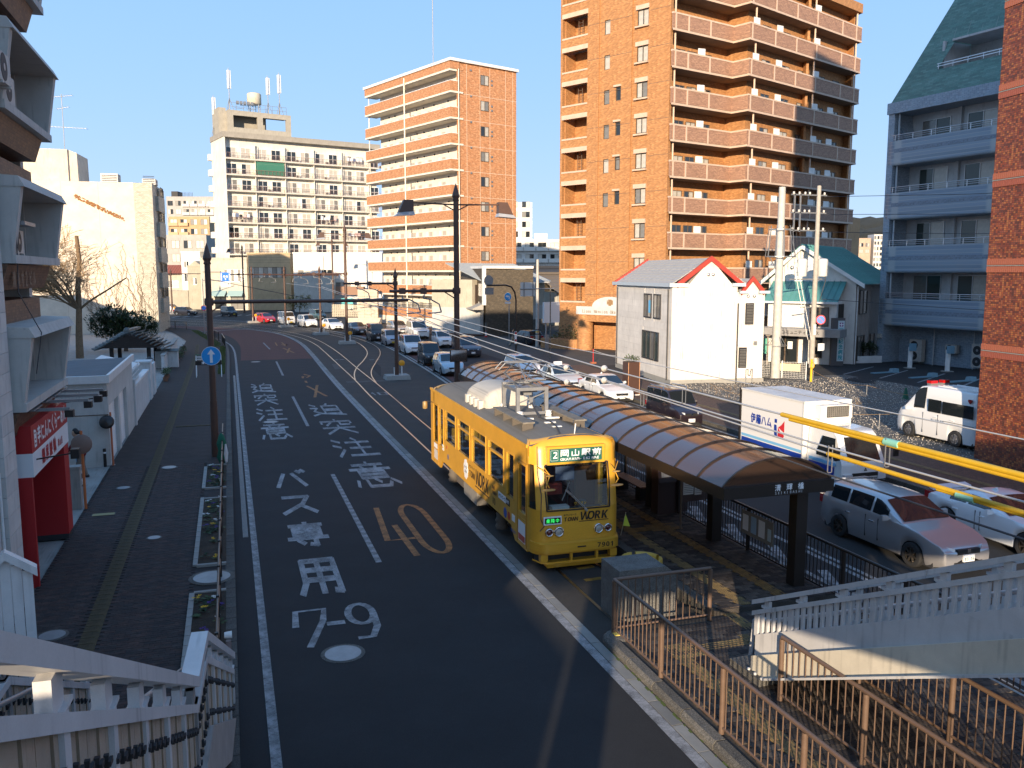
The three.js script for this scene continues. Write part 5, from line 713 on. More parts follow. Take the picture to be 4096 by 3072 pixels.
// ---------- temple: boundary walls, gate with tiled roof, lantern ----------
const stucco = mat([0.66,0.66,0.64],0.8, { t: T.stain, s: 2.5 });
{ const [g] = frontage('boundary_wall', 'white boundary wall joining the garage to the temple gate', 'wall',[-4.39,-43.6],[-4.39,-51.5]); nb().box(0,7.9,0.05,1.85,-0.2,0).add(g, 'wall', stucco); nb().box(-0.02,7.95,1.85,1.95,-0.26,0.05).add(g, 'coping', M.white); nb().box(-0.1,0.25,0.05,2.3,-0.35,0.08).add(g, 'pillar', stucco); const r = nb(); for (let x = 0.4; x < 4; x += 0.6) r.box(x, x + 0.03,1.95,2.7,-0.1,-0.07); for (const y of [2.0,2.35,2.7]) r.box(0.4,4, y, y + 0.03,-0.1,-0.07); r.add(g, 'railing', M.white); }
{ const [g] = frontage('gate_pillar', 'broad white gate pillar at the temple entrance', 'pillar',[-4.39,-52.3],[-4.39,-56]); nb().box(0,1.2,0.05,2.2,-0.7,0.05).box(-0.06,1.26,2.2,2.3,-0.76,0.1).add(g, 'pillar', stucco); nb().box(2.2,3.6,0.05,1.95,-0.7,0.05).add(g, 'low_pillar', stucco); }
{ const [g] = frontage('boundary_wall', 'long low grey-white wall beyond the temple gate', 'wall',[-4.55,-66.5],[-4.55,-84]); nb().box(0,17.5,0.05,1.3,-0.2,0).add(g, 'wall', stucco); for (let x = 0; x < 17.4; x += 0.9) nb().box(x, x + 0.88,1.3,1.38,-0.26,0.05).add(g, 'coping_slab', M.concrete); const j = nb(); for (const x of [2.5,5.2,9,13]) j.box(x, x + 0.02,0.1,1.3,0,0.004); j.add(g, 'joint', frameM.bronze); }
{
  const g = thing('temple_gate', 'small temple gate with grey tiled gable roof', 'gate',[-6.9,0,-70.5], R(-8)), wood = mat([0.05,0.035,0.028],0.8, { t: T.wood, s: 1 }), tileM = [0.8,1,1.2].map((k) => mat([0.13 * k,0.14 * k,0.13 * k],0.55, { t: T.grain, s: 0.6 }));
  for (const [x, z] of [[-1.3,1.1],[1.3,1.1],[-1.3,-1.1],[1.3,-1.1]]) nb().box(x - 0.12, x + 0.12,0,1.9, z - 0.12, z + 0.12).add(g, 'post', wood);
  nb().box(-1.7,1.7,1.75,1.95,-1.3,-1.1).box(-1.7,1.7,1.75,1.95,1.1,1.3).add(g, 'beam', wood); nb().prism([[-2.0,1.75],[2.0,1.75],[0,2.75]],-1.5,1.5).add(g, 'gable', wood);
  const tg = nb(); { const rows = []; for (const z of [0.28,0]) rows.push(Array.from({ length: 7 },(_, k) => { const a = Math.PI * k / 6; return [-0.13 * Math.cos(a),0.05 * Math.sin(a), z]; })); tg.grid(rows).box(-0.13,0.13,-0.03,0.0,0,0.28); } const tgeo = tg.build();
  for (const s of [-1,1]) for (let c = 0; c < 9; c++) for (let r = 0; r < 13; r++) { const o = part(g, 'roof_tile', tgeo, pick(tileM),[s * (2.3 - c * 0.255),1.62 + c * 0.145,-1.75 + r * 0.27]); o.rotation.set(0, s > 0 ? Math.PI / 2 : -Math.PI / 2,0); o.rotation.order = 'YXZ'; o.rotation.x = -R(29); }
  for (let r = 0; r < 13; r++) nb().box(-0.16,0.16,2.98,3.16,-1.75 + r * 0.27,-1.5 + r * 0.27).add(g, 'ridge_tile', pick(tileM)); nb().lathe([[0.22,0],[0.24,0.15],[0.12,0.32],[0.001,0.36]],0,0,0,10).add(g, 'ridge_end', tileM[0],[0,2.95,1.8]);
  nb().box(1.45,3.1,0,1.35,-0.4,-0.1).add(g, 'wing_wall', stucco); for (let k = 0; k < 6; k++) nb().prism([[-0.3,0],[0.3,0],[0,0.18]],0,0.26).add(g, 'coping_tile', tileM[k % 3],[1.55 + k * 0.27,1.36,-0.25], Math.PI / 2);
}
{ const g = thing('lantern', 'small black lantern on a post by the temple gate', 'lantern',[-4.75,0,-57.2]); nb().cyl([0,0,0],[0,1.55,0],0.035).add(g, 'post', M.black); nb().lathe([[0.08,1.55],[0.16,1.62],[0.2,1.95]],0,0,0,6).add(g, 'lamp_body', M.curtainDim); nb().lathe([[0.28,1.95],[0.15,2.05],[0.001,2.15]],0,0,0,6).add(g, 'cap', M.black); }
{ const [g] = frontage('shed_awning', 'white sloping awning over a doorway behind the garage', 'awning',[-4.7,-44],[-4.7,-48.5]); for (let k = 0; k < 9; k++) nb().hex([[k * 0.5,2.5,0.2],[k * 0.5 + 0.48,2.5,0.2],[k * 0.5 + 0.48,3.0,-1.6],[k * 0.5,3.0,-1.6],[k * 0.5,2.56,0.2],[k * 0.5 + 0.48,2.56,0.2],[k * 0.5 + 0.48,3.06,-1.6],[k * 0.5,3.06,-1.6]]).add(g, 'awning_panel', M.white); nb().bar([0.2,0.06,-0.4],[0.2,2.6,-0.4],0.06).bar([4.3,0.06,-0.4],[4.3,2.6,-0.4],0.06).add(g, 'post', M.galv); }
// ---------- cream building with white tile strip ----------
{
  const tw = tileTex(8,20,[0.55,0.53,0.48],[[0.86,0.84,0.78],[0.82,0.8,0.74],[0.88,0.86,0.8]],51), tileW = mat([0.8,0.78,0.74],0.5, { t: tw.map, s: 2.4, bump: tw.bump, bs: 2.4, bh: 0.012 }), cream = mat([0.76,0.65,0.52],0.85, { t: T.grain, s: 4 });
  const [g] = frontage('cream_building', 'cream rendered building with a white brick-tile corner strip', 'building',[-26,-114],[-8.1,-112.9]);
  const a = nb(); holed(a,15.9,0,17.9,0.3,[[5.6,7.2,11.7,12.9]]); a.box(0,15.9,0,17.8,-10,-0.3); a.add(g, 'wall', cream); nb().box(15.9,17.95,0,17.9,-10.5,0.05).add(g, 'tile_strip', tileW); windowAt(g,5.6,7.2,11.7,12.9,-0.1, { n: 2, frame: M.white, panes: [M.curtain, M.curtain], f: 0.1 });
  const sd = nb(); for (let k = 0; k < 5; k++) sd.box(17.95,18.3,2.4 + k * 3.1,4.2 + k * 3.1,-8,-2.5); sd.add(g, 'side_bay', tileW); for (let k = 0; k < 5; k++) windowAt(g,0,2.4,0,1.1,0, { n: 2, panes: [M.glass], pos: [18.37,4.3 + k * 3.1,-4], turn: Math.PI / 2 });
  for (const [x, w] of [[12,1.9],[16.6,1.5]]) { const o = nb().box(x, x + w,17.9,19.1 - (x > 14 ? 0.5 : 0),-4,-2).add(g, 'roof_vent', M.galv); for (let k = 0; k < 5; k++) nb().box(x + 0.1, x + w - 0.1,18.05 + k * 0.2,18.12 + k * 0.2,-2,-1.95).add(o, 'louvre', M.dark); }
  const jt = nb(); for (const x of [4,8,12]) jt.box(x, x + 0.03,0,17.9,0,0.003); jt.add(g, 'joint', mat([0.5,0.4,0.3],0.9));
  // ivy stems
  const iv = nb(); for (let s = 0; s < 46; s++) { let x = rr(10.5,17.8), y = rr(0,3), dx = rr(-0.25,0.1); const n = Math.floor(rr(8,24)); for (let k = 0; k < n; k++) { const x1 = x + dx * 0.5 + rr(-0.25,0.25), y1 = y + rr(0.1,0.6); iv.cyl([x, y,0.07],[x1, y1,0.07],0.018,0.014,3, false); if (rand() < 0.5) iv.cyl([x1, y1,0.07],[x1 + rr(-0.6,0.4), y1 + rr(-0.2,0.5),0.08],0.012,0.006,3, false); x = Math.max(9.5, Math.min(17.85, x1)); y = y1; } } const io = iv.add(g, 'ivy', mat([0.16,0.1,0.06],0.9)); io.userData.kind = 'stuff';
  const lv = nb(); for (let k = 0; k < 260; k++) { const t = rand(), x = 9.4 + t * 5.2, y = 16.2 - t * 2.6 + rr(-0.25,0.2), s = rr(0.06,0.13); lv.quad([x, y,0.06],[x + s, y - s * 0.5,0.1],[x + s * 0.8, y + s,0.1],[x - s * 0.4, y + s,0.07]); } lv.add(g, 'dead_leaves', mat([0.3,0.14,0.05],0.9)).userData.kind = 'stuff';
}
{ const [g] = frontage('stair_tower', 'cream stair tower with a rooftop television aerial', 'building',[-25,-121],[-17.6,-120.4]); const cr = mat([0.68,0.58,0.46],0.85, { t: T.stain, s: 4 }); nb().box(0,6.9,0,22.4,-6,0).prism([[6.9,0],[8.2,0],[7.9,22],[6.9,22.4]],-6,-0.3).add(g, 'wall', cr);
  const an = nb(); an.cyl([6.6,22,-0.3],[6.6,29,-0.3],0.04); for (const [y, l, a, n] of [[28.6,2.0,0.3,9],[27.2,1.2,0.3,6],[25.1,4.4,-0.1,14]]) { an.bar([6.6 - l * 0.5, y,-0.3],[6.6 + l * 0.6, y + a,-0.3],0.04); for (let k = 0; k < n; k++) { const t = k / (n - 1) * 1.1 - 0.5; an.bar([6.6 + l * t, y + a * (t + 0.5),-0.9],[6.6 + l * t, y + a * (t + 0.5),0.3],0.025); } } an.add(g, 'aerial', M.galv); }
// ---------- leafless ginkgo and evergreen in the temple yard ----------
{
  const g = thing('bare_tree', 'leafless tree with a fan of fine tan twigs before the cream wall', 'tree',[-12.2,0,-81]);
  const r = rng(91), q = (a, c) => a + (c - a) * r(); let n = 0; const tr = nb(), tw = nb();
  const grow = (p, d, len, rad, lv) => {
    const seg = lv < 2 ? 5 : 4; let cur = p.clone(), dir = d.clone(), rc = rad;
    for (let k = 0; k < seg; k++) {
      const nx = cur.clone().addScaledVector(dir, len / seg), r1 = Math.max(0.014, rc * (lv < 2 ? 0.86 : 0.78)); (lv < 2 ? tr : tw).cyl(cur.toArray(), nx.toArray(), rc, r1, lv < 2 ? 6 : 3, false); n++;
      dir.add(V(q(-0.16,0.16), q(-0.1, lv > 1 ? 0.02 : 0.12) - (lv > 2 ? 0.05 : 0), q(-0.16,0.16))).normalize(); cur = nx; rc = r1;
      if (lv < 4 && (k > 0 || lv > 0) && n < 15000) { const m = lv === 0 ? 6 : lv === 1 ? 4 : 2; for (let j = 0; j < m; j++) { const a = q(0,6.283), up = lv === 0 ? q(0.25,0.9) : q(-0.1,0.5), s = V(Math.cos(a), up, Math.sin(a)).normalize(); grow(cur, dir.clone().multiplyScalar(lv === 0 ? 0.3 : 0.9).add(s.multiplyScalar(lv === 0 ? 1 : 0.7)).normalize(), len * (lv === 0 ? q(0.4,0.62) : q(0.5,0.75)), Math.max(0.024, rc * (lv === 0 ? 0.42 : 0.55)), lv + 1); } }
    }
  };
  grow(V(0,0,0), V(0.02,1,0),10.5,0.34,0);
  const bark = mat([0.36,0.24,0.14],0.9, { t: T.wood, s: 0.8 }); tr.add(g, 'trunk', bark); tw.add(g, 'twigs', mat([0.42,0.28,0.15],0.9)).userData.kind = 'stuff';
}
function bushGeo(n, rx, ry, rz, leaf, seed, floor = -1) { const r = rng(seed), b = nb().color([1,1,1]); const lobes = Array.from({ length: 14 },() => { const a = r() * 6.283, e = r() * 1.4 - 0.3; return [Math.cos(a) * Math.cos(e) * 0.62, Math.sin(e) * 0.6, Math.sin(a) * Math.cos(e) * 0.62,0.3 + r() * 0.25]; });
  for (let k = 0; k < n; k++) { const L = lobes[k % lobes.length], a = r() * 6.283, c = r() * 2 - 1, s = Math.sqrt(1 - c * c), rad = L[3] * (0.7 + 0.3 * r()); let x = (L[0] + Math.cos(a) * s * rad) * rx, y = (L[1] + c * rad) * ry, z = (L[2] + Math.sin(a) * s * rad) * rz; if (y < floor * ry) continue; const t = r() * 6.283, u = r() * 1.6 - 0.4, w = leaf * (0.6 + r() * 0.8), dx = Math.cos(t) * w, dz = Math.sin(t) * w, dy = u * w; const g = 0.6 + r() * 0.8; b.color([g, g, g * 0.9]); b.quad([x, y, z],[x + dx * 0.5 - dz * 0.25, y + dy * 0.5, z + dz * 0.5 + dx * 0.25],[x + dx, y + dy, z + dz],[x + dx * 0.5 + dz * 0.25, y + dy * 0.5 + 0.02, z + dz * 0.5 - dx * 0.25]); } return b.build(); }
const leafDark = mat([0.035,0.055,0.018],0.6, { vertexColors: true }), leafMid = mat([0.06,0.085,0.025],0.6, { vertexColors: true });
{ const g = thing('evergreen_tree', 'dense round evergreen beside the ivy-covered wall', 'tree',[-9.2,0,-87]); nb().cyl([0,0,0],[0.1,2.4,0],0.2,0.12,8).cyl([0.05,1.2,0],[0.9,2.6,0.3],0.08,0.04,6).cyl([0.05,1.3,0],[-0.8,2.5,-0.2],0.08,0.04,6).add(g, 'trunk', mat([0.1,0.07,0.05],0.9)); part(g, 'crown', bushGeo(5200,3.2,2.3,2.4,0.3,71), leafDark,[0,2.1,0]); }
{ const g = thing('leafless_shrub', 'thin leafless shrub behind the low temple wall', 'shrub',[-5.6,0.05,-76]); const b = nb(); for (let k = 0; k < 40; k++) { const a = rr(0,6.3), x = rr(0.2,0.9), h = rr(1.3,2.5); b.cyl([0,0,0],[x * 0.5 * Math.cos(a), h * 0.6, x * 0.5 * Math.sin(a)],0.02,0.012,4, false); b.cyl([x * 0.5 * Math.cos(a), h * 0.6, x * 0.5 * Math.sin(a)],[x * Math.cos(a + 0.3), h, x * Math.sin(a + 0.3)],0.012,0.005,3, false); } b.add(g, 'stems', mat([0.18,0.13,0.1],0.9)); }
{ const g = thing('potted_plants', 'row of potted plants outside the temple wall', 'plant pots',[-4.15, PH,-61]); for (let k = 0; k < 4; k++) { const p = nb().lathe([[0.12,0],[0.17,0.26],[0.14,0.26]],0,0,0,10).add(g, 'pot', mat([0.2,0.1,0.06],0.8),[0,0,-k * 0.62]); part(p, 'foliage', bushGeo(160,0.3,0.32,0.3,0.09,80 + k), leafMid,[0,0.5,0]); } }
{ const g = thing('verge_shrubs', 'strip of low reddish shrubs against the far white wall', 'shrubs',[-4.05, PH,-74]); for (let k = 0; k < 7; k++) part(g, 'shrub', bushGeo(200,0.35,0.4,0.6,0.1,90 + k,-0.6), k % 3 ? leafMid : mat([0.1,0.05,0.03],0.8),[0.05 * Math.sin(k),0.25,-k * 1.7]); }
// ---------- pale balcony apartment block ----------
{
  const [g, W] = frontage('balcony_apartments', 'old pale apartment block with open balconies and rooftop aerials', 'apartment building',[0.67,-189.2],[33.4,-197.8]);
  const wh = mat([0.8,0.76,0.67],0.8, { t: T.stain, s: 7 }), slab = mat([0.62,0.58,0.5],0.85, { t: T.stain, s: 4 }), railM = mat([0.22,0.13,0.1],0.6), D = 9.8, P = 3.25, Y0 = 11.3, TOP = 35.9;
  nb().box(0.02, W,0, TOP - 0.9,-D,-1.5).add(g, 'wall', wh); nb().box(-0.35,0,0, TOP - 0.6,-D,0.0).add(g, 'end_wall', wh); nb().box(-0.5, W + 0.3, TOP - 1.05, TOP,-D - 0.2,0.15).add(g, 'roof_parapet', mat([0.36,0.33,0.28],0.9, { t: T.stain, s: 4 }));
  nb().box(-0.2,-0.1,0, TOP - 2,-1.6,-1.52).add(g, 'wall_crack', slab); for (let k = 0; k < 8; k++) nb().box(-1.1,-0.35, Y0 - 3 + k * P, Y0 - 1.7 + k * P,-D - 0.4,-D + 0.8).add(g, 'end_balcony', wh);
  const bay = 6.35, railG = nb(); railG.box(0, bay,0.98,1.04,-0.02,0.02).box(0, bay,0.08,0.12,-0.02,0.02); for (let x = 0; x < bay; x += 0.8) railG.box(x, x + 0.04,0.05,1.0,-0.02,0.02); for (let x = 0.1; x < bay; x += 0.2) railG.box(x, x + 0.015,0.1,1.0,-0.008,0.008); const rg = railG.build();
  const cloth = [mat([0.03,0.03,0.035],0.9), mat([0.6,0.4,0.38],0.9), mat([0.6,0.6,0.62],0.9), mat([0.12,0.15,0.25],0.9)];
  for (let f = 0; f < 8; f++) {
    const y = Y0 - P + f * P; nb().box(0.0, W, y - 0.28, y,-1.5,0.02).add(g, 'balcony_slab', slab);
    for (let q = 0; q < 5.2; q++) {
      const x = q * bay; if (x > W - 1) break; part(g, 'balcony_rail', rg, railM,[x, y,-0.06]);
      nb().box(x + bay - 0.12, x + bay + 0.02, y, y + P - 0.28,-1.5,-0.9).add(g, 'partition', wh); nb().cyl([x + bay - 0.25, y,-0.3],[x + bay - 0.25, y + P - 0.28,-0.3],0.06,0.06,6).add(g, 'drain_pipe', wh);
      for (const [a, c] of [[0.5,2.55],[3.5,5.5]]) windowAt(g, x + a, x + c, y + 0.15, y + 2.3,-1.44, { n: 2, frame: M.whitePaint, panes: rand() < 0.35 ? [M.glass, M.glass] : pick([[M.curtain, M.curtainDim],[M.curtain, M.curtain],[M.glass, M.curtain]]), f: 0.07, bars: 1 });
      if (rand() < 0.4) acUnit(g, x + rr(2.7,3.3), y,-1.1); if (rand() < 0.14) { for (let k = 0; k < 5; k++) nb().box(x + 1 + k * 0.75, x + 1.6 + k * 0.75, y + 1.0, y + rr(1.6,1.9),-0.5,-0.46).add(g, 'laundry', pick(cloth)); }
    }
  }
  nb().box(6.3,12.2, Y0 + P * 5 + 0.2, Y0 + P * 5 + 2.8,-0.25,-0.2).add(g, 'shade_net', mat([0.05,0.2,0.14],0.9, { transparent: true, opacity: 0.75 }));
  // penthouse frame, tank, aerials
  const pc = mat([0.4,0.37,0.31],0.9, { t: T.stain, s: 3 }), pw = nb(); holed(pw,14.3, TOP, TOP + 4.6,0.7,[[2.2,7.2, TOP + 1.2, TOP + 3.6],[8.3,13.3, TOP + 1.2, TOP + 3.6]],-1.2,1.2); pw.box(1.2,14.3, TOP + 4.2, TOP + 4.6,-6,-1.9).box(1.2,1.8, TOP, TOP + 4.2,-6,-1.9).box(2.2,10, TOP, TOP + 4.2,-5,-4.6).box(-0.3,1.2, TOP, TOP + 5.2,-8,-3); pw.add(g, 'penthouse', pc);
  nb().lathe([[0.001,2.4],[1.3,2.25],[1.45,2.0],[1.45,0],[0.001,0]],7.4, TOP + 6.6,-3.8,20).add(g, 'water_tank', mat([0.66,0.6,0.48],0.6, { t: T.stain, s: 2 })); const lg = nb(); for (let k = 0; k < 6; k++) { const a = k * 1.047; lg.cyl([7.4 + 1.2 * Math.cos(a), TOP + 4.6,-3.8 + 1.2 * Math.sin(a)],[7.4 + 1.2 * Math.cos(a), TOP + 6.6,-3.8 + 1.2 * Math.sin(a)],0.07); } for (let k = 0; k < 4; k++) lg.bar([3 + k * 1.2, TOP + 5.4 + (k % 2) * 0.6,-3],[5 + k * 1.2, TOP + 5.4 + (k % 2) * 0.6,-3],0.08); for (let k = 0; k < 9; k++) lg.bar([1.5 + k * 1.5, TOP + 4.6,-1.6],[1.5 + k * 1.5, TOP + 6.2,-1.6],0.06); lg.bar([1.5, TOP + 6.2,-1.6],[13.5, TOP + 6.2,-1.6],0.06).bar([1.5, TOP + 5.4,-1.6],[13.5, TOP + 5.4,-1.6],0.05); lg.add(g, 'roof_framework', M.galv); for (let k = 0; k < 5; k++) nb().box(3.2 + k * 0.75,3.7 + k * 0.75, TOP + 6, TOP + 6.7,-2.4,-2.0).add(g, 'equipment_box', M.galv);
  for (const [x, h, z] of [[1.9,9,-2.5],[12.2,9.2,-2],[10.1,8.5,-3],[-0.2,8.2,-7]]) { const y = x < 0 ? TOP : TOP + 4.6, hh = x < 0 ? h : h - 0.5, m = nb(); m.cyl([x, y, z],[x, y + hh, z],0.09,0.06,6); for (const a of [0,2.1,4.2]) m.cyl([x, y + 2.6, z],[x + 0.9 * Math.cos(a), y, z + 0.9 * Math.sin(a)],0.05,0.05,5); const o = m.add(g, 'antenna_mast', M.galv); for (const a of [0,2.1,4.2]) nb().box(x + 0.3 * Math.cos(a) - 0.13, x + 0.3 * Math.cos(a) + 0.13, y + hh * 0.52, y + hh * 0.95, z + 0.3 * Math.sin(a) - 0.08, z + 0.3 * Math.sin(a) + 0.08).add(o, 'antenna_panel', mat([0.6,0.6,0.6],0.5)); }
}
// ---------- orange-tiled gallery flats ----------
{
  const to = tileTex(10,20,[0.8,0.64,0.5],[[0.84,0.63,0.47],[0.81,0.59,0.42],[0.87,0.67,0.51],[0.79,0.57,0.41]],61), tile = mat([0.8,0.72,0.64],0.65, { t: to.map, s: 2.6, bump: to.bump, bs: 2.6, bh: 0.003 }), cr = mat([0.8,0.74,0.62],0.75, { t: T.grain, s: 3 }), wt = M.white;
  const [g, W] = frontage('gallery_flats', 'orange-tiled block of flats with white open corridors', 'apartment building',[20.2,-130.9],[27.75,-109.8]); const P = 3.23, D = 10.7;
  nb().box(1.2, W - 0.1,0,33.3,-D,-1.9).add(g, 'corridor_wall', cr);
  const side = nb(); side.box(W - 0.1, W,0,34.2,-D,-1.1); side.add(g, 'side_wall', tile); nb().box(-0.2, W + 0.35,33.9,34.25,-D - 0.15,0.15).add(g, 'roof_edge', wt); nb().box(0, W + 0.12,33.0,33.9,-1.4,0).add(g, 'roof_band', tile); nb().box(0, W,32.75,33.0,-2,-0.02).add(g, 'roof_soffit', cr); nb().cyl([12.4,34,-4],[12.4,46,-4],0.05).add(g, 'mast', M.galv);
  for (let k = 0; k < 10; k++) {
    const t = 31.56 - P * k; const b = nb().box(0, W + 0.12, t - 1.3, t - 0.08,-0.18,0).box(W - 0.06, W + 0.12, t - 1.3, t - 0.08,-1.1,-0.18).add(g, 'gallery_parapet', tile); nb().box(-0.02, W + 0.14, t - 0.08, t,-0.22,0.03).box(W - 0.08, W + 0.14, t - 0.08, t,-1.1,-0.22).add(b, 'coping', wt); nb().box(-0.02, W + 0.14, t - 1.52, t - 1.3,-1.95,0.02).add(b, 'slab', cr);
    for (const x of [2.2,3.9,6.6,9.8,11.6,14.2,17.6]) { nb().box(x, x + 0.85, t - 1.3, t + 0.75,-1.9,-1.86).add(g, 'flat_door', mat([0.4,0.37,0.33],0.6)); nb().box(x - 0.9, x - 0.45, t - 0.4, t + 0.8,-1.9,-1.87).add(g, 'meter_box', wt); nb().cyl([x + 1.6, t + 1.3,-1.9],[x + 1.6, t + 1.3,-1.8],0.12,0.12,8).add(g, 'vent_cap', M.dark); }
    const zz = -4.75, wy = t - 0.03; windowAt(g,0,1.3,0,1.25,0, { n: 2, frame: frameM.bronze, panes: pick([[M.curtainDim, M.curtain],[M.glass, M.curtain],[M.curtain, M.curtainDim]]), pos: [W + 0.075, wy, zz], turn: Math.PI / 2 }); for (const [z, y] of [[-3.2,1.5],[-6.55,0.6],[-6.55,0.05]]) nb().box(W, W + 0.12, wy + y, wy + y + 0.22, z - 0.12, z + 0.12).add(g, 'vent_hood', M.galv);
    nb().box(W, W + 0.006, t - 1.5, t - 1.47,-D,-1.2).add(g, 'joint', cr);
  }
  const js = nb(); for (const z of [-2.6,-4.7,-6.3,-8.9,-10.1]) js.box(W, W + 0.007,0,33.9, z, z + 0.03); js.add(g, 'joint', cr); nb().cyl([11.4,0,0.12],[11.4,33.6,0.12],0.1,0.1,8).add(g, 'drain_pipe', cr); nb().cyl([W + 0.2,0,-1.2],[W + 0.2,33,-1.2],0.07,0.07,8).add(g, 'drain_pipe', cr); nb().cyl([0.3,0,-0.5],[0.3,33,-0.5],0.08,0.08,8).add(g, 'drain_pipe', cr);
  nb().box(0, W,0,1.0,-0.1,0.1).add(g, 'plinth', cr); const er = nb(); for (let x = 3; x < 21; x += 0.16) er.box(x, x + 0.02,2.1,3.2,-0.15,-0.12); er.box(3,21,3.18,3.24,-0.16,-0.1); er.add(g, 'corridor_railing', frameM.dark);
}
{ const [g] = frontage('entrance_porch', 'pale stone entrance porch with steps beside the orange flats', 'porch',[17.8,-125.7],[20.9,-124.8]); const st = mat([0.6,0.52,0.42],0.8, { t: T.stain, s: 2 }); for (let r = 0; r < 9; r++) for (let c = 0; c < 3; c++) nb().box(c * 0.95, c * 0.95 + 0.93,0.3 + r * 0.52,0.8 + r * 0.52,-1.5,(r + c) % 2*0.004).add(g, 'stone_block', st); for (let k = 0; k < 4; k++) nb().box(-1.6,3.4,0,0.9 - k * 0.2,0.02 + k * 0.35,0.36 + k * 0.35).add(g, 'step', st); }
// ---------- shop and houses on the side street ----------
{
  const tg = tileTex(10,20,[0.3,0.28,0.25],[[0.4,0.36,0.31],[0.36,0.33,0.29],[0.44,0.4,0.35]],66), gt = mat([0.72,0.7,0.66],0.7, { t: tg.map, s: 2, bump: tg.bump, bs: 2, bh: 0.004 });
  const [g, W] = frontage('shuttered_shop', 'grey-brown tiled shop with roller shutters and a canopy', 'shop',[28.6,-108.5],[28.0,-95.9]); const b = nb(); holed(b, W,3.7,7.8,0.3,[[1.0,3.4,4.6,6.1],[4.4,6.8,4.6,6.1],[7.6,9.4,4.6,6.1],[9.9,11.9,4.6,6.1]]); b.box(0, W,0,7.7,-6,-0.3); b.add(g, 'wall', gt); nb().box(-0.05, W + 0.1,7.8,8.1,-6,0.1).box(W - 0.2, W + 0.12,3.6,7.8,-0.3,0.12).add(g, 'parapet', M.white);
  for (const x of [1.0,4.4,7.6,9.9]) windowAt(g, x, x + (x > 7 ? 1.8 : 2.4),4.6,6.1,-0.12, { n: 2, frame: M.whitePaint, panes: [M.curtainDim, M.glass] }); const cn = nb(); cn.hex([[0,3.05,1.3],[W,3.05,1.3],[W,3.05,0],[0,3.05,0],[0,3.2,1.3],[W,3.2,1.3],[W,3.75,0],[0,3.75,0]]).add(g, 'canopy', mat([0.42,0.4,0.36],0.7, { t: T.stain, s: 3 }));
  for (const [x0, x1] of [[6,8.9],[9.1,12.2]]) for (let y = 0.1; y < 3; y += 0.12) nb().box(x0, x1, y, y + 0.11,-0.1,0.0 + 0.02 * Math.sin(y * 40) * 0.3).add(g, 'shutter_slat', M.galv);
}
{
  const [g, W] = frontage('metal_roof_house', 'two-storey house with grey metal roof and cluttered balcony', 'house',[28.3,-97.2],[38.8,-104.5]); const st = mat([0.52,0.47,0.37],0.85, { t: T.stain, s: 3 }), wd = mat([0.07,0.05,0.04],0.8);
  nb().box(0, W,0,3.2,-8,0).add(g, 'lower_wall', mat([0.62,0.6,0.55],0.85, { t: T.stain, s: 3 })); nb().box(0, W,3.2,6.5,-8,-1.6).add(g, 'upper_wall', st); nb().box(6.3, W,3.2,6.4,-1.7,-0.1).add(g, 'side_bay', st); nb().box(0.5,6.2,3.2,5.9,-1.6,-1.5).add(g, 'dark_shutter', wd);
  for (let k = 0; k < 30; k++) { const x0 = -0.3 + k * 0.46, x1 = x0 + 0.45; nb().hex([[x0,6.2,0.4],[x1,6.2,0.4],[x1,8.4,-5.5],[x0,8.4,-5.5],[x0,6.3,0.4],[x1,6.3,0.4],[x1,8.5,-5.5],[x0,8.5,-5.5]]).bar([x0,6.33,0.4],[x0,8.53,-5.5],0.05,0.06).add(g, 'roof_sheet', mat([0.34,0.37,0.39],0.45, { metal: 0.2 })); if (x1 > W + 0.3) break; }
  nb().box(-0.2, W + 0.3,6.05,6.2,0.3,0.45).add(g, 'gutter', M.white); const rl = nb(); for (let x = 0.2; x < 6.2; x += 0.14) rl.box(x, x + 0.025,3.3,4.4,-0.15,-0.12); rl.box(0.2,6.2,4.38,4.44,-0.17,-0.1); rl.add(g, 'balcony_railing', frameM.dark); acUnit(g,0.8,3.25,-0.7,0,1.2); acUnit(g,4.7,3.25,-0.6,0,1.2); acUnit(g,4.7,4.5,-0.6,0,1.2); nb().lathe([[0.001,0],[0.35,0.1],[0.36,0.12]],0,0,0,18).add(g, 'satellite_dish', M.white).applyMatrix4(new THREE.Matrix4().makeTranslation(2.9,4.9,0.1).multiply(new THREE.Matrix4().makeRotationX(-1.3)));
  windowAt(g,3.7,5.6,1.2,2.4,0.07, { n: 2, frame: frameM.alu, panes: [M.glass] }); windowAt(g,8.4,9.6,1.2,2.6,0.07, { n: 2, frame: frameM.bronze, panes: [M.curtainDim] }); windowAt(g,8.2,9.4,4.6,5.7,-0.03, { n: 2, frame: frameM.bronze, panes: [M.glass] }); const pi = nb(); pi.tube([[0.3,2.9,0.1],[3,3.0,0.1],[3.2,2.4,0.1]],0.03).tube([[7.0,6.1,0.3],[6.9,5.6,0.05],[6.9,0.2,0.05]],0.05).tube([[8.0,6.1,0.3],[7.9,5.6,0.05],[7.9,3.2,0.05]],0.05); pi.add(g, 'pipe', M.white);
}
{ const [g, W] = frontage('block_wall', 'weathered concrete block wall along the side street', 'wall',[28.2,-95.7],[38.5,-102.3]); const ms = [0.7,0.85,1].map((k) => mat([0.2 * k,0.185 * k,0.16 * k],0.95, { t: T.stain, s: 1.2 })); for (let r = 0; r < 8; r++) for (let x = (r % 2) * -0.2; x < W; x += 0.4) nb().box(Math.max(0, x), Math.min(W, x + 0.385), r * 0.2, r * 0.2 + 0.188,-0.12,0).add(g, 'block', pick(ms)); }
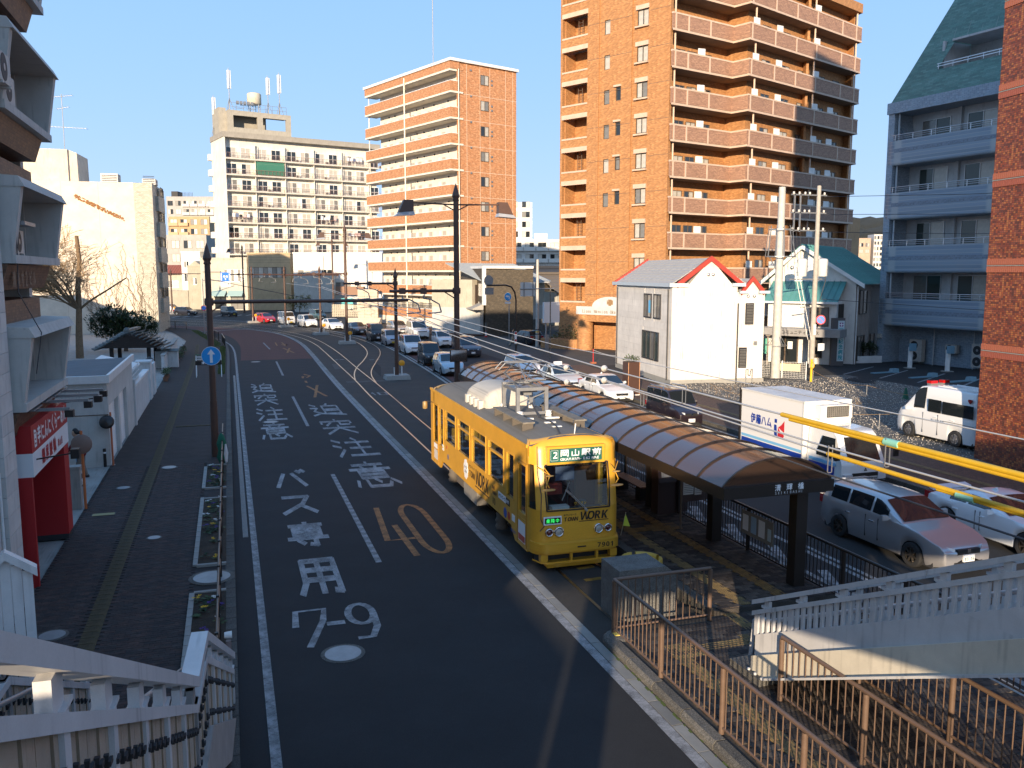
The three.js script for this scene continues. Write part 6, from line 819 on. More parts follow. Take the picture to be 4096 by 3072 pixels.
for (const [x, z, w, d, h, c, l, ry] of [[47,-128,11,8,5.6,[0.06,0.06,0.065], 'house with black tiled roof behind the metal-roofed house',0.35],[46.5,-118,9,7,4.6,[0.2,0.16,0.12], 'house with weathered brown tiled roof behind the side street',0.4]]) {
  const g = thing('tiled_roof_house', l, 'house',[x,0, z], ry); nb().box(-w / 2, w / 2,0, h,-d / 2, d / 2).prism([[-w / 2, h],[w / 2, h],[w / 2 - 0.1, h + 0.01],[-w / 2 + 0.1, h + 0.01]],-d / 2, d / 2).add(g, 'wall', mat([0.5,0.48,0.42],0.85, { t: T.stain, s: 3 })); const tm = mat(c,0.5, { t: T.grain, s: 1 });
  for (let r = 0; r < 12; r++) { const t0 = r / 12, t1 = (r + 1.1) / 12, za = d / 2 + 0.7, f = (t) => [h - 0.1 + t * 2.6, za * (1 - t)]; for (const s of [1,-1]) { const [ya, zA] = f(t0),[yb, zB] = f(t1); const b = nb(); b.hex(s > 0 ? [[-w / 2 - 0.5, ya, zA],[w / 2 + 0.5, ya, zA],[w / 2 + 0.5, yb - 0.04, zB],[-w / 2 - 0.5, yb - 0.04, zB],[-w / 2 - 0.5, ya + 0.09, zA],[w / 2 + 0.5, ya + 0.09, zA],[w / 2 + 0.5, yb, zB],[-w / 2 - 0.5, yb, zB]] : [[w / 2 + 0.5, ya,-zA],[-w / 2 - 0.5, ya,-zA],[-w / 2 - 0.5, yb - 0.04,-zB],[w / 2 + 0.5, yb - 0.04,-zB],[w / 2 + 0.5, ya + 0.09,-zA],[-w / 2 - 0.5, ya + 0.09,-zA],[-w / 2 - 0.5, yb,-zB],[w / 2 + 0.5, yb,-zB]]); b.add(g, 'tile_course', tm); } }
  nb().box(-w / 2 - 0.6, w / 2 + 0.6, h + 2.5, h + 2.85,-0.2,0.2).add(g, 'ridge', tm); nb().box(-w / 2 + 1,-w / 2 + 3,1,2.6, d / 2, d / 2 + 0.02).add(g, 'window', M.glass);
}
// ---------- row of low buildings across the far junction ----------
function simple(name, label, a, b, h, d, col, wins, extra) { const [g, W] = frontage(name, label, 'building', a, b); const m = mat(col,0.8, { t: T.stain, s: 4 }), w = nb(); holed(w, W,0, h,0.3, wins.map((q) => q.slice(0,4))); w.box(0, W,0, h - 0.02,-d,-0.3); w.add(g, 'wall', m); for (const q of wins) windowAt(g, q[0], q[1], q[2], q[3],-0.12, { n: q[4] || 2, frame: q[5] || frameM.alu, panes: q[6] || paneSet() }); nb().box(-0.1, W + 0.1, h, h + 0.25,-d,0.12).add(g, 'parapet', m); if (extra) extra(g, W, m); return g; }
simple('beige_showroom', 'plain beige two-storey box building at the far junction',[3.9,-180],[12,-177.4],11.1,9,[0.56,0.42,0.25],[[0.3,7.6,8.6 - 2.2,8.5,8, frameM.bronze,[M.curtain, M.curtainDim]]],(g, W, m) => { nb().box(1,6.9,0.1,4.2,-0.28,0.02).add(g, 'shop_shutter', mat([0.5,0.38,0.23],0.8, { t: T.stain, s: 3 })); for (let k = 1; k < 5; k++) nb().box(0, W, k * 0 + 8.9 + k * 0.5,8.93 + k * 0.5,0,0.006).add(g, 'panel_joint', frameM.bronze); });
simple('concrete_shop', 'weathered concrete shop with two pale awnings',[-5,-182.8],[3.8,-180.1],10.1,9,[0.54,0.5,0.42],[[4.6,8.6,5.6,8.1,6, frameM.alu,[M.curtainDim, M.curtain]],[2.6,4.9,0.2,2.7,2, frameM.dark,[M.glass]],[5.8,8.2,0.2,2.7,2, frameM.dark,[M.curtainDim]]],(g) => { for (const [x0, x1] of [[2.2,5],[5.4,8.4]]) nb().hex([[x0,2.8,1.5],[x1,2.8,1.5],[x1,3.4,0],[x0,3.4,0],[x0,2.9,1.5],[x1,2.9,1.5],[x1,3.9,0],[x0,3.9,0]]).add(g, 'awning', mat([0.3,0.42,0.4],0.7)); nb().box(0.5,4,7.5,7.7,0,0.3).add(g, 'ledge', M.concrete); });
simple('old_concrete_house', 'stained old concrete house with rounded gable',[-7.6,-187.8],[-4.7,-186.9],8.6,7,[0.42,0.38,0.3],[[1,1.8,5,6.4]],(g, W, m) => { nb().prism([[0,8.6],[W,8.6],[W / 2,9.8]],-7,-0.1).add(g, 'gable', m); nb().box(-5,0,0,3.8,-3,0.2).add(g, 'yard_wall', m); });
simple('white_annexe', 'narrow white three-storey annexe at the far junction',[-9,-194.6],[-5.2,-193.4],11.6,8,[0.72,0.7,0.65],[[0.5,1.5,5.6,7.2],[0.5,1.5,8.4,9.8]]);
simple('red_roof_house', 'old wooden house with a rust-red sheet roof',[-14,-200.2],[-9,-198.8],7.2,7,[0.5,0.46,0.38],[[1.6,4.2,4.2,5.8],[1.2,4,1,3]],(g, W) => { for (let k = 0; k < 11; k++) nb().hex([[-0.4 + k * 0.55,7.1,0.9],[0.1 + k * 0.55,7.1,0.9],[0.1 + k * 0.55,9,-3],[-0.4 + k * 0.55,9,-3],[-0.4 + k * 0.55,7.2,0.9],[0.1 + k * 0.55,7.2,0.9],[0.1 + k * 0.55,9.1,-3],[-0.4 + k * 0.55,9.1,-3]]).add(g, 'roof_sheet', mat([0.32,0.1,0.06],0.7, { t: T.stain, s: 1 })); });
simple('white_store', 'long plain white store building at the far junction',[12.1,-171],[28.2,-165.5],11,10,[0.74,0.72,0.68],[[0.8,3.2,6.6,8],[5.4,7.4,6.6,8],[9.6,12,6.6,8],[8,13,3.4,5.6,5]],(g, W) => { nb().box(0.8,8,0,7.2,0,2.4).add(g, 'front_block', mat([0.55,0.53,0.48],0.8, { t: T.stain, s: 3 })); for (const x of [1.8,3]) nb().box(x, x + 0.3,9.4,9.7,0,0.2).add(g, 'vent_hood', M.white); nb().cyl([5.8,7.2,0.1],[5.8,10.6,0.1],0.05).add(g, 'pipe', M.galv); nb().box(8.4,14,3.2,4.8,1.6,1.8).add(g, 'balcony_front', mat([0.25,0.14,0.09],0.7)); nb().box(9.5,11.7,1,2.6,2.1,2.25).add(g, 'shop_board', mat([0.05,0.42,0.45],0.5)); nb().box(9.5,11.7,0.6,1,2.1,2.24).add(g, 'shop_board_lower', M.signWhite); });
{ const [g] = frontage('lattice_wall', 'pale breeze-block lattice wall by the far car park', 'wall',[16.6,-148],[21.6,-146.5]); const m = mat([0.5,0.45,0.35],0.9); for (let r = 0; r < 8; r++) for (let c = 0; c < 17; c++) { const b = nb(), x = c * 0.3, y = r * 0.26; b.box(x, x + 0.29, y, y + 0.06,-0.12,0).box(x, x + 0.29, y + 0.19, y + 0.25,-0.12,0).box(x, x + 0.07, y + 0.06, y + 0.19,-0.12,0).box(x + 0.22, x + 0.29, y + 0.06, y + 0.19,-0.12,0); b.add(g, 'breeze_block', m); } }
{ const g = thing('tall_shrub', 'tall yellow-green hedge shrub beside the far store', 'shrub',[10.2,0,-160]); for (let k = 0; k < 5; k++) part(g, 'foliage', bushGeo(420,0.7,2.0,0.7,0.22,120 + k,-0.9), mat([0.16,0.14,0.03],0.7, { vertexColors: true }),[k * 0.9,1.7,0.2*(k % 2)]); nb().cyl([2,0,0],[2,1,0],0.08).add(g, 'stem', M.brownPole); }
// mid and far blocks
function farBlock(name, label, a, b, h, d, col, floors, cols, y0, ph, o = {}) { const [g, W] = frontage(name, label, 'building', a, b); const m = mat(col,0.8, { t: T.stain, s: 6 }); nb().box(0, W,0, h,-d,0).add(g, 'wall', m); for (let f = 0; f < floors; f++) for (let c = 0; c < cols; c++) { const cw = W / cols, y = y0 + f * ph; if (o.balc && c / cols >= o.from && c / cols < (o.to ?? 1)) { const b2 = nb().box(c * cw, c * cw + cw * 0.94, y - 0.3, y + 0.75,0,0.9).add(g, 'balcony', mat(o.balc,0.8)); } windowAt(g, c * cw + cw * 0.14, c * cw + cw * 0.8, y + 0.1, y + ph * 0.62,0.07, { n: 2, frame: frameM.dark, panes: paneSet() }); } if (o.extra) o.extra(g, W, m); return g; }
farBlock('grey_hotel', 'grey tiled apartment block behind the low houses',[-16,-231.5],[-4.5,-227.7],16.7,9,[0.42,0.4,0.37],4,4,3.4,3.3);
farBlock('tan_apartments', 'distant tan apartment block',[-17.6,-311],[-4.9,-306.8],26,14,[0.5,0.33,0.18],8,4,1.5,3.1, { balc: [0.5,0.34,0.2], from: 0, to: 0.4 });
farBlock('grey_tower', 'distant grey apartment tower with rooftop screens',[-20.6,-354],[-3.5,-348.6],36,16,[0.42,0.4,0.38],11,6,1.5,3.1, { balc: [0.5,0.48,0.45], from: 0.3, extra: (g, W) => { nb().box(1.6,4,36,38,-6,-1).add(g, 'roof_plant', M.dark); const b = nb(); for (let x = 4.5; x < 10; x += 0.5) b.box(x, x + 0.1,36,37.6,-1,-0.9); b.add(g, 'roof_screen', M.dark); } });
farBlock('white_tower', 'distant slim white tower between the two apartment blocks',[80,-247],[86.7,-245],28.2,8,[0.72,0.72,0.72],5,2,15,2.9);
farBlock('long_white_flats', 'distant long white block of flats behind the tiled roofs',[70,-224.5],[89,-218],16.4,9,[0.66,0.64,0.6],5,6,1.2,3.1, { balc: [0.66,0.62,0.56], from: 0, extra: (g, W) => nb().box(9.5,13,16.4,18,-5,-1).add(g, 'roof_plant', M.white) });
farBlock('ochre_block', 'small ochre building glimpsed past the tall tower',[73.5,-92],[76,-91],14,5,[0.5,0.34,0.2],0,1,1,3);
farBlock('hillside_flats', 'tiny pale flats at the foot of the hill',[296.6,-344.8],[300.6,-343.4],26,8,[0.66,0.62,0.58],7,3,8,2.6);
farBlock('hillside_offices', 'low brown building at the foot of the hill',[284,-349],[295,-345],24.2,8,[0.5,0.36,0.26],2,4,17,3);
{ // wooded hill on the horizon
  const b = nb(), rows = [], hn = noise2(77), h1 = hn(9), h2 = hn(31), h3 = hn(90);
  for (let j = 0; j <= 40; j++) { const r = []; for (let k = 0; k <= 120; k++) { const x = 500 + k * 9, z = -820 - j * 18, u = k / 120, v = j / 40, e = Math.exp(-Math.pow((x - 960) / 210,2)) * Math.sin(Math.PI * Math.min(1, v * 1.05)); r.push([x,-2 + e * (92 + 26*(h1(u, v) - 0.5) + 9*(h2(u, v) - 0.5)) + (e > 0.05 ? 6 * h3(u, v) : 0) + 14 * h1(u + 0.3, v) * Math.sin(Math.PI * v), z]); } rows.push(r); }
  structure('hill', b.grid(rows.map((r) => r)).build(), mat([0.09,0.085,0.05],0.95, { t: T.gravel, s: 0.02 }), 'wooded hill on the horizon'); }
// ---------- tram ----------
{
  const g = thing('tram', 'yellow single-car tram with roof pantograph standing at the stop', 'tram',[7.94,0,-18.95],-0.0144);
  const yel = mat([0.74,0.38,0.035],0.38, { t: T.grain, s: 2.5, clearcoat: 0.25, clearcoatRoughness: 0.25 }), grey = mat([0.19,0.175,0.15],0.85, { t: T.stain, s: 1.6 }), under = mat([0.13,0.11,0.09],0.8, { t: T.stain, s: 0.8 }), black = M.ink, seal = M.rubber, L = 11.85, HW = 1.15;
  const tint = mat([0.72,0.78,0.76],0.02, { transmission: 1, thickness: 0, ior: 1.5 });
  const wins = [[2.35,3.82,1.53,2.55],[4.2,5.67,1.53,2.55],[5.97,7.5,1.53,2.55],[7.83,9.27,1.53,2.55],[9.6,10.2,1.4,2.55],[1.37,2.03,1.2,2.52],[0.52,1.18,1.2,2.52],[10.62,11.2,1.25,2.48]];
  for (const s of [-1,1]) {   // sides: the one towards the road first
    const side = nb(); holed(side,11.3,0.68,3.05,0.06, wins); holed(side,1.45,0.36,0.68,0.06,[]); holed(side,11.3,0.36,0.68,0.06,[[0,10.35,0.3,0.7]]); side.hex([[1.45,0.36,-0.06],[1.5,0.36,-0.06],[1.5,0.36,0],[1.45,0.36,0],[1.45,0.68,-0.06],[1.85,0.68,-0.06],[1.85,0.68,0],[1.45,0.68,0]]); side.hex([[10.3,0.36,-0.06],[10.36,0.36,-0.06],[10.36,0.36,0],[10.3,0.36,0],[9.95,0.68,-0.06],[10.36,0.68,-0.06],[10.36,0.68,0],[9.95,0.68,0]]);
    const o = part(g, 'side_panel', side.build(), yel, s < 0 ? [-HW,0,-L] : [HW,0,-L], s < 0 ? -Math.PI / 2 : -Math.PI / 2); if (s > 0) o.position.x = HW - 0.06;
    wins.forEach((q, k) => { const f = nb(), w = q[1] - q[0], h = q[3] - q[2], e = 0.03; f.box(-e, w + e,-e,0,-0.07,0.012).box(-e, w + e, h, h + e,-0.07,0.012).box(-e,0,0, h,-0.07,0.012).box(w, w + e,0, h,-0.07,0.012); if (k < 4) f.box(0, w,0.74,0.8,-0.06,0.006); const wf = part(o, 'window_frame', f.build(), yel,[q[0], q[2], s > 0 ? 0.055 : 0]); nb().box(0.002, w - 0.002,0.002, h - 0.002,-0.034,-0.03).add(wf, 'pane', tint); });
    for (const [a, c] of [[0.46,1.24],[10.52,11.28]]) { const d = nb(); d.box(a, a + 0.02,0.42,2.55,0,0.014).box(c - 0.02, c,0.42,2.55,0,0.014).box(a, c,2.55,2.57,0,0.014).box(a + 0.02, c - 0.02,1.08,1.1,0,0.01); d.add(o, 'door_edge', mat([0.4,0.2,0.02],0.5)); }
    nb().box(0,11.3,2.98,3.06,0,0.03).add(o, 'gutter', yel);
    if (s < 0) {   // advertising lettering and pictures
      part(o, 'lettering', letters('WORK', { ch: 0.46, cw: 0.4, step: 0.36, font: 'sans_bold', slant: 0.08 }), black,[6.35,0.92,0.005]); nb().box(6.35,7.85,0.84,0.87,0,0.006).add(o, 'underline', black); part(o, 'lettering', letters('TOWN', { ch: 0.2, cw: 0.19, step: 0.165, slant: 0.08 }), black,[5.62,1.0,0.005]); part(o, 'lettering', letters('タウンワーク', { ch: 0.1, cw: 0.1, step: 0.115, w: 0.14 }), black,[5.6,1.27,0.005]);
      part(o, 'lettering', letters('毎週', { ch: 0.11, cw: 0.11, step: 0.12, w: 0.13 }), black,[8.2,1.22,0.005]); part(o, 'lettering', letters('月曜発行', { ch: 0.11, cw: 0.11, step: 0.12, w: 0.13 }), black,[8.2,1.08,0.005]); part(o, 'lettering', letters('¥0', { ch: 0.2, cw: 0.16, step: 0.16 }), black,[8.22,0.8,0.005]);
      const bx = nb().box(8.8,9.5,1.12,1.3,0,0.006).add(o, 'search_box', M.signWhite); part(bx, 'lettering', letters('タウンワーク', { ch: 0.1, cw: 0.09, step: 0.105, w: 0.14 }), black,[8.85,1.16,0.008]); const bk = nb().box(9.51,9.86,1.12,1.3,0,0.006).add(o, 'search_button', black); part(bk, 'lettering', letters('検索', { ch: 0.1, cw: 0.1, step: 0.12, w: 0.13 }), M.signWhite,[9.56,1.16,0.008]);
      const cl = nb(); for (let k = 0; k < 9; k++) { const a = k * 0.698; cl.cyl([5.2 + 0.2 * Math.cos(a),1.12 + 0.24 * Math.sin(a),0.001 + k * 0.0004],[5.2 + 0.2 * Math.cos(a),1.12 + 0.24 * Math.sin(a),0.004 + k * 0.0004],0.09,0.09,12); } cl.cyl([5.2,1.12,0.001],[5.2,1.12,0.0085],0.23,0.23,14); const sb = cl.add(o, 'speech_bubble', M.signWhite); part(sb, 'lettering', letters('おシゴト', { ch: 0.09, cw: 0.08, step: 0.085, w: 0.14 }), black,[5.04,1.14,0.0095]); part(sb, 'lettering', letters('探しは', { ch: 0.09, cw: 0.08, step: 0.085, w: 0.14 }), black,[5.08,1.0,0.0095]);
      const gear = (x, y, r, m) => { const b = nb(); b.cyl([x, y,0.001],[x, y,0.006], r, r,16); for (let k = 0; k < 14; k++) { const a = k * 0.449; b.cyl([x + r * Math.cos(a), y + r * Math.sin(a),0.001],[x + r * Math.cos(a), y + r * Math.sin(a),0.0055], r * 0.16, r * 0.16,6); } b.add(o, 'gear_emblem', m); }; gear(9.45,0.86,0.13, mat([0.03,0.09,0.35],0.5)); gear(9.78,0.86,0.1, mat([0.5,0.05,0.03],0.5)); nb().box(10.05,10.3,0.82,1.0,0,0.006).add(o, 'sticker', M.signWhite); nb().box(1.85,2.1,1.08,1.28,0,0.006).add(o, 'sticker', M.signWhite); nb().box(0.56,1.1,0.95,1.12,0.012,0.016).add(o, 'sticker', M.signWhite); nb().box(0.58,1.14,0.55,0.9,0.012,0.016).add(o, 'sticker', mat([0.6,0.55,0.5],0.5)); const ds = nb().box(10.62,11.18,0.5,1.02,0.012,0.016).add(o, 'door_sticker', M.signWhite); nb().box(10.64,11.16,0.52,0.68,0.016,0.018).add(ds, 'sticker_print', mat([0.5,0.08,0.05],0.5)); nb().cyl([2.75,1.0,0.001],[2.75,1.0,0.006],0.1,0.1,12).add(o, 'round_emblem', mat([0.12,0.12,0.2],0.5)); nb().cyl([2.55,1.3,0.001],[2.55,1.3,0.006],0.06,0.06,10).add(o, 'round_emblem', mat([0.5,0.05,0.03],0.5)); part(o, 'lettering', letters('RECRUIT', { ch: 0.08, cw: 0.08, step: 0.07 }), mat([0.03,0.1,0.4],0.5),[9.95,0.52,0.005]);
    }
  }
  // rounded ends
  const sec = (y) => { const z0 = y < 0.75 ? 0.0 : y < 1.55 ? -0.02 : -0.02 - (y - 1.55) * 0.17; return [[-HW,-0.62],[-HW,-0.45],[-1.13,-0.27],[-1.06,-0.12],[-0.94,-0.03],[-0.8,0],[-0.4,0.02],[0,0.025],[0.4,0.02],[0.8,0],[0.94,-0.03],[1.06,-0.12],[1.13,-0.27],[HW,-0.45],[HW,-0.62]].map(([x, z]) => [x, y, z + z0*(z > -0.4 ? 1 : 0.0)]); };
  const rows = (ys) => ys.map(sec), end = (name, turn, pos) => {
    const b = nb(); b.grid(rows([0.42,0.6,0.8,1.1,1.4,1.53])); const topRows = rows([2.6,2.75,2.9,3.02]); topRows.push(sec(3.06).map(([x, y, z]) => [x * 0.96,3.12 + 0.12*(1 - x * x * 0.7), z - 0.06])); topRows.push(sec(3.06).map(([x, y, z]) => [x * 0.9,3.13 + 0.14*(1 - x * x * 0.7), z - 0.3])); b.grid(topRows);
    const mids = rows([1.53,1.8,2.1,2.4,2.6]); b.grid(mids.map((r) => r.slice(0,2))); b.grid(mids.map((r) => r.slice(3,6))); b.grid(mids.map((r) => r.slice(9,12))); b.grid(mids.map((r) => r.slice(13)));
    const o = part(g, name, b.build(), yel, pos, turn);
    const ws = nb(); ws.grid(mids.map((r) => r.slice(5,10).map(([x, y, z]) => [x, y, z - 0.02]))); ws.add(o, 'windshield', tint); for (const sl of [[1,4],[11,14]]) { const qw = nb(); qw.grid(mids.map((r) => r.slice(sl[0], sl[1]).map(([x, y, z]) => [x * 0.985, y, z - 0.01]))); qw.add(o, 'quarter_window', tint); }
    const fr = nb(); const P = (x, y) => { const r = sec(y); let k = 0; while (k < r.length - 2 && r[k + 1][0] < x) k++; const t = (x - r[k][0]) / (r[k + 1][0] - r[k][0] || 1); return [x, y, r[k][2] + (r[k + 1][2] - r[k][2]) * t + 0.006]; }; fr.tube([P(-0.82,1.5), P(0,1.5), P(0.82,1.5), P(0.84,2.1), P(0.82,2.6), P(0,2.6), P(-0.82,2.6), P(-0.84,2.1), P(-0.82,1.5)],0.02,6); fr.add(o, 'windshield_seal', seal); return [o, P];
  };
  const [front, P] = end('front_end',0,[0,0,0]); end('rear_end', Math.PI,[0,0,-L]);
  const db = nb().box(-0.72,0.66,2.66,3.0,-0.3,-0.17).add(front, 'destination_sign', mat([0.02,0.12,0.09],0.4)); db.rotation.x = 0; part(db, 'lettering', letters('岡山駅前', { ch: 0.17, cw: 0.24, step: 0.28, w: 0.15 }), M.signWhite,[-0.44,2.79,-0.166]); part(db, 'lettering', letters('OKAYAMA-EKIMAE', { ch: 0.065, cw: 0.085, step: 0.074 }), M.signWhite,[-0.44,2.69,-0.166]); part(db, 'lettering', letters('2', { ch: 0.17, cw: 0.16 }), M.signWhite,[-0.63,2.75,-0.166]); nb().box(-0.68,-0.49,2.7,2.705,-0.17,-0.166).box(-0.68,-0.49,2.95,2.955,-0.17,-0.166).box(-0.68,-0.675,2.7,2.955,-0.17,-0.166).box(-0.495,-0.49,2.7,2.955,-0.17,-0.166).add(db, 'number_frame', M.signWhite); nb().box(-0.78,0.72,3.0,3.05,-0.3,-0.13).box(-0.78,0.72,2.61,2.66,-0.3,-0.13).box(-0.78,-0.72,2.66,3.0,-0.3,-0.14).box(0.66,0.72,2.66,3.0,-0.3,-0.14).add(front, 'sign_surround', yel);
  part(front, 'lettering', letters('WORK', { ch: 0.21, cw: 0.21, step: 0.185, slant: 0.15 }), black,[0.0,1.22,0.016]); nb().box(0.0,0.78,1.185,1.2,0.008,0.014).add(front, 'underline', black); part(front, 'lettering', letters('TOWN', { ch: 0.1, cw: 0.1, step: 0.09, slant: 0.1 }), black,[-0.4,1.22,0.016]); part(front, 'lettering', letters('タウンワーク', { ch: 0.05, cw: 0.05, step: 0.056, w: 0.16 }), black,[-0.4,1.35,0.016]);
  const led = nb().box(-0.92,-0.46,1.17,1.37,0.0,0.03).add(front, 'led_panel', M.signWhite); const lf = nb().box(-0.89,-0.49,1.2,1.34,0.03,0.036).add(led, 'led_face', M.ink); const gl = mat([0.02,0.3,0.05],0.5, { emissive: new THREE.Color(0.05,1,0.18), emissiveIntensity: 0.55 }); part(led, 'led_lettering', letters('乗降中', { ch: 0.11, cw: 0.1, step: 0.12, w: 0.1 }), gl,[-0.86,1.215,0.038]);
  for (const s of [-1,1]) for (const [x, r, m, n] of [[0.52,0.095, M.curtain, 'headlight'],[0.77,0.075, mat([0.1,0.006,0.006],0.15, { clearcoat: 1 }), 'tail_light']]) { const o = nb().lathe([[r + 0.03,0],[r + 0.028,0.04],[r,0.05],[r,0.02]],0,0,0,20).add(front, n, M.chrome,[s * x,0.98,0.0]); o.rotation.x = Math.PI / 2; const d = nb().lathe([[r,0.015],[r * 0.6,0.04],[0.001,0.05]],0,0,0,16).add(o, 'lens', m); }
  const bmp = nb(); { const pl = [[-1.16,-0.3],[-1.02,0.08],[-0.8,0.16],[0,0.19],[0.8,0.16],[1.02,0.08],[1.16,-0.3]]; const b2 = (y0, y1, k) => bmp.grid([pl.map(([x, z]) => [x * k, y0, z]), pl.map(([x, z]) => [x * k, y1, z])]); b2(0.5,0.72,1); bmp.grid([pl.map(([x, z]) => [x,0.72, z]), pl.map(([x, z]) => [x * 0.95,0.73, z - 0.16])]); bmp.grid([pl.map(([x, z]) => [x * 0.94,0.49, z - 0.12]), pl.map(([x, z]) => [x,0.5, z])]); } bmp.add(front, 'bumper', yel);
  const sk = nb(); { const pl = [[-1.1,-0.3],[-0.98,0.04],[-0.78,0.1],[0.78,0.1],[0.98,0.04],[1.1,-0.3]]; sk.grid([pl.map(([x, z]) => [x,0.22, z]), pl.map(([x, z]) => [x,0.26, z])]); sk.grid([pl.map(([x, z]) => [x,0.44, z]), pl.map(([x, z]) => [x,0.5, z])]); for (const s of [-1,1]) sk.box(s * 0.82, s * 1.0,0.26,0.44,-0.1,0.06); sk.box(-0.25,-0.19,0.26,0.44,0.02,0.1).box(0.42,0.48,0.26,0.44,0.02,0.1); sk.hex([[-0.85,0.12,0.1],[0.8,0.12,0.1],[0.8,0.12,-0.3],[-0.85,0.12,-0.3],[-0.9,0.22,0.14],[0.88,0.22,0.14],[0.88,0.22,-0.3],[-0.9,0.22,-0.3]]); } sk.add(front, 'lower_skirt', yel); nb().box(-0.95,0.95,0.15,0.5,-0.6,-0.2).add(front, 'skirt_recess', M.dark);
  part(front, 'number', letters('7901', { ch: 0.12, cw: 0.13, step: 0.115 }), black,[0.42,0.55,0.175]); nb().box(-0.1,0.12,0.6,0.63,0.185,0.2).add(front, 'handle', black);
  const wp = nb(); wp.bar(P(0.15,1.5).map((v, k) => (k === 2 ? v + 0.05 : v)), P(-0.35,2.0).map((v, k) => (k === 2 ? v + 0.05 : v)),0.018).bar(P(0.19,1.5).map((v, k) => (k === 2 ? v + 0.05 : v)), P(-0.31,2.0).map((v, k) => (k === 2 ? v + 0.05 : v)),0.018).bar(P(-0.45,1.75).map((v, k) => (k === 2 ? v + 0.05 : v)), P(-0.22,2.2).map((v, k) => (k === 2 ? v + 0.05 : v)),0.02); wp.cyl(P(0.17,1.48),[P(0.17,1.48)[0],1.48, P(0.17,1.48)[2] + 0.08],0.035); wp.add(front, 'wiper', M.steel);
  part(front, 'lettering', letters('ワンマン', { ch: 0.08, cw: 0.07, step: 0.085, w: 0.13 }), petal.yellow,[-0.12,1.6, P(0,1.6)[2] - 0.022]);
  for (const s of [-1,1]) { const m = nb(), x = s * 0.86; m.tube([[x,2.55,-0.12],[x - s * 0.02,2.45,0.22],[x + s * 0.06,2.25,0.25],[x,2.15,0.25]],0.014,6).bar([x - s * 0.02,2.45,0.22],[x + s * 0.2,2.6,-0.1],0.014); const o = m.add(front, 'mirror_bracket', yel); const e = nb(); e.lathe([[0.001,-0.02],[0.1,-0.015],[0.11,0],[0.1,0.015],[0.001,0.02]],0,0,0,14).add(o, 'mirror', mat([0.42,0.26,0.08],0.4),[x + s * 0.02,2.1,0.26]).scale.set(1.6,1,0.75); const e2 = nb().lathe([[0.001,-0.02],[0.08,-0.01],[0.08,0.01],[0.001,0.02]],0,0,0,12).add(o, 'small_mirror', mat([0.42,0.26,0.08],0.4),[x - s * 0.0,2.44,0.26]); e2.scale.set(1.3,1,0.7); }
  { const m = nb().tube([[-HW,2.55,-L + 0.35],[-HW - 0.25,2.6,-L + 0.3]],0.014).add(g, 'rear_mirror_bracket', M.black); nb().lathe([[0.001,-0.15],[0.09,-0.12],[0.09,0.12],[0.001,0.15]],0,0,0,12).add(m, 'mirror', mat([0.3,0.2,0.08],0.4),[-HW - 0.28,2.45,-L + 0.3]); }
  { const f = nb().cyl([1.12,0.74,0.02],[1.2,1.35,0.12],0.01).add(front, 'flag_pole', M.steel); nb().tri([1.19,1.32,0.12],[1.15,1.0,0.08],[1.32,0.98,0.12]).tri([1.19,1.32,0.12],[1.32,0.98,0.12],[1.24,1.1,0.1]).add(f, 'flag', mat([0.45,0.5,0.05],0.8)); }
  { const c = nb(); c.tube([[-0.98,3.05,-0.32],[-1.0,2.4,-0.22],[-0.94,1.9,-0.1],[-0.97,1.3,-0.04],[-0.9,1.15,0.02],[-1.0,1.02,-0.02]],0.012,5); c.add(front, 'cable', M.wireDark); }
  // roof
  const rf = nb(), rr2 = []; for (const z of [-0.35,-0.7,-L / 2,-L + 0.7,-L + 0.35]) rr2.push(Array.from({ length: 13 },(_, k) => { const x = -1.13 + k * 2.26/12; return [x,3.05 + 0.21*(1 - Math.pow(Math.abs(x) / 1.13,2.6)), z]; })); rf.grid(rr2); rf.add(g, 'roof', grey);
  const ac = nb(); { const pr = []; for (let k = 0; k <= 14; k++) { const t = k / 14, a = Math.PI * t; pr.push([-0.82 * Math.cos(a) * 1.02,0.06 + 0.6 * Math.pow(Math.sin(a),0.75)]); } const rws = [[-0.12,0.0],[0,0.35],[0.12,0.85],[0.35,1],[2.1,1],[2.3,0.85],[2.42,0.3]].map(([z, s]) => pr.map(([x, y]) => [x * (0.86 + 0.14 * s),3.14 + y * (0.3 + 0.7 * s),-5.55 - z])); ac.grid(rws); const flat = rws[0].map((q) => [q[0],3.12, q[2]]); ac.grid([flat, rws[0]]); } ac.add(g, 'air_conditioner', mat([0.62,0.57,0.48],0.7, { t: T.stain, s: 1.1 })); for (let k = 0; k < 4; k++) nb().box(-0.95,-0.8,3.12,3.38,-6 - k * 0.5,-5.8 - k * 0.5).add(g, 'unit_bracket', mat([0.6,0.56,0.48],0.7));
  for (const s of [-1,1]) { const o = nb().box(s * 0.72 - 0.16, s * 0.72 + 0.16,3.36,3.4,-4.5,-1.7).add(g, 'roof_walkway', mat([0.36,0.32,0.26],0.8, { t: T.wood, s: 0.8 })); for (let k = 0; k < 4; k++) nb().box(s * 0.72 - 0.15, s * 0.72 + 0.15,3.1,3.36,-4.4 + k * 0.85,-4.36 + k * 0.85).add(o, 'support', under); }
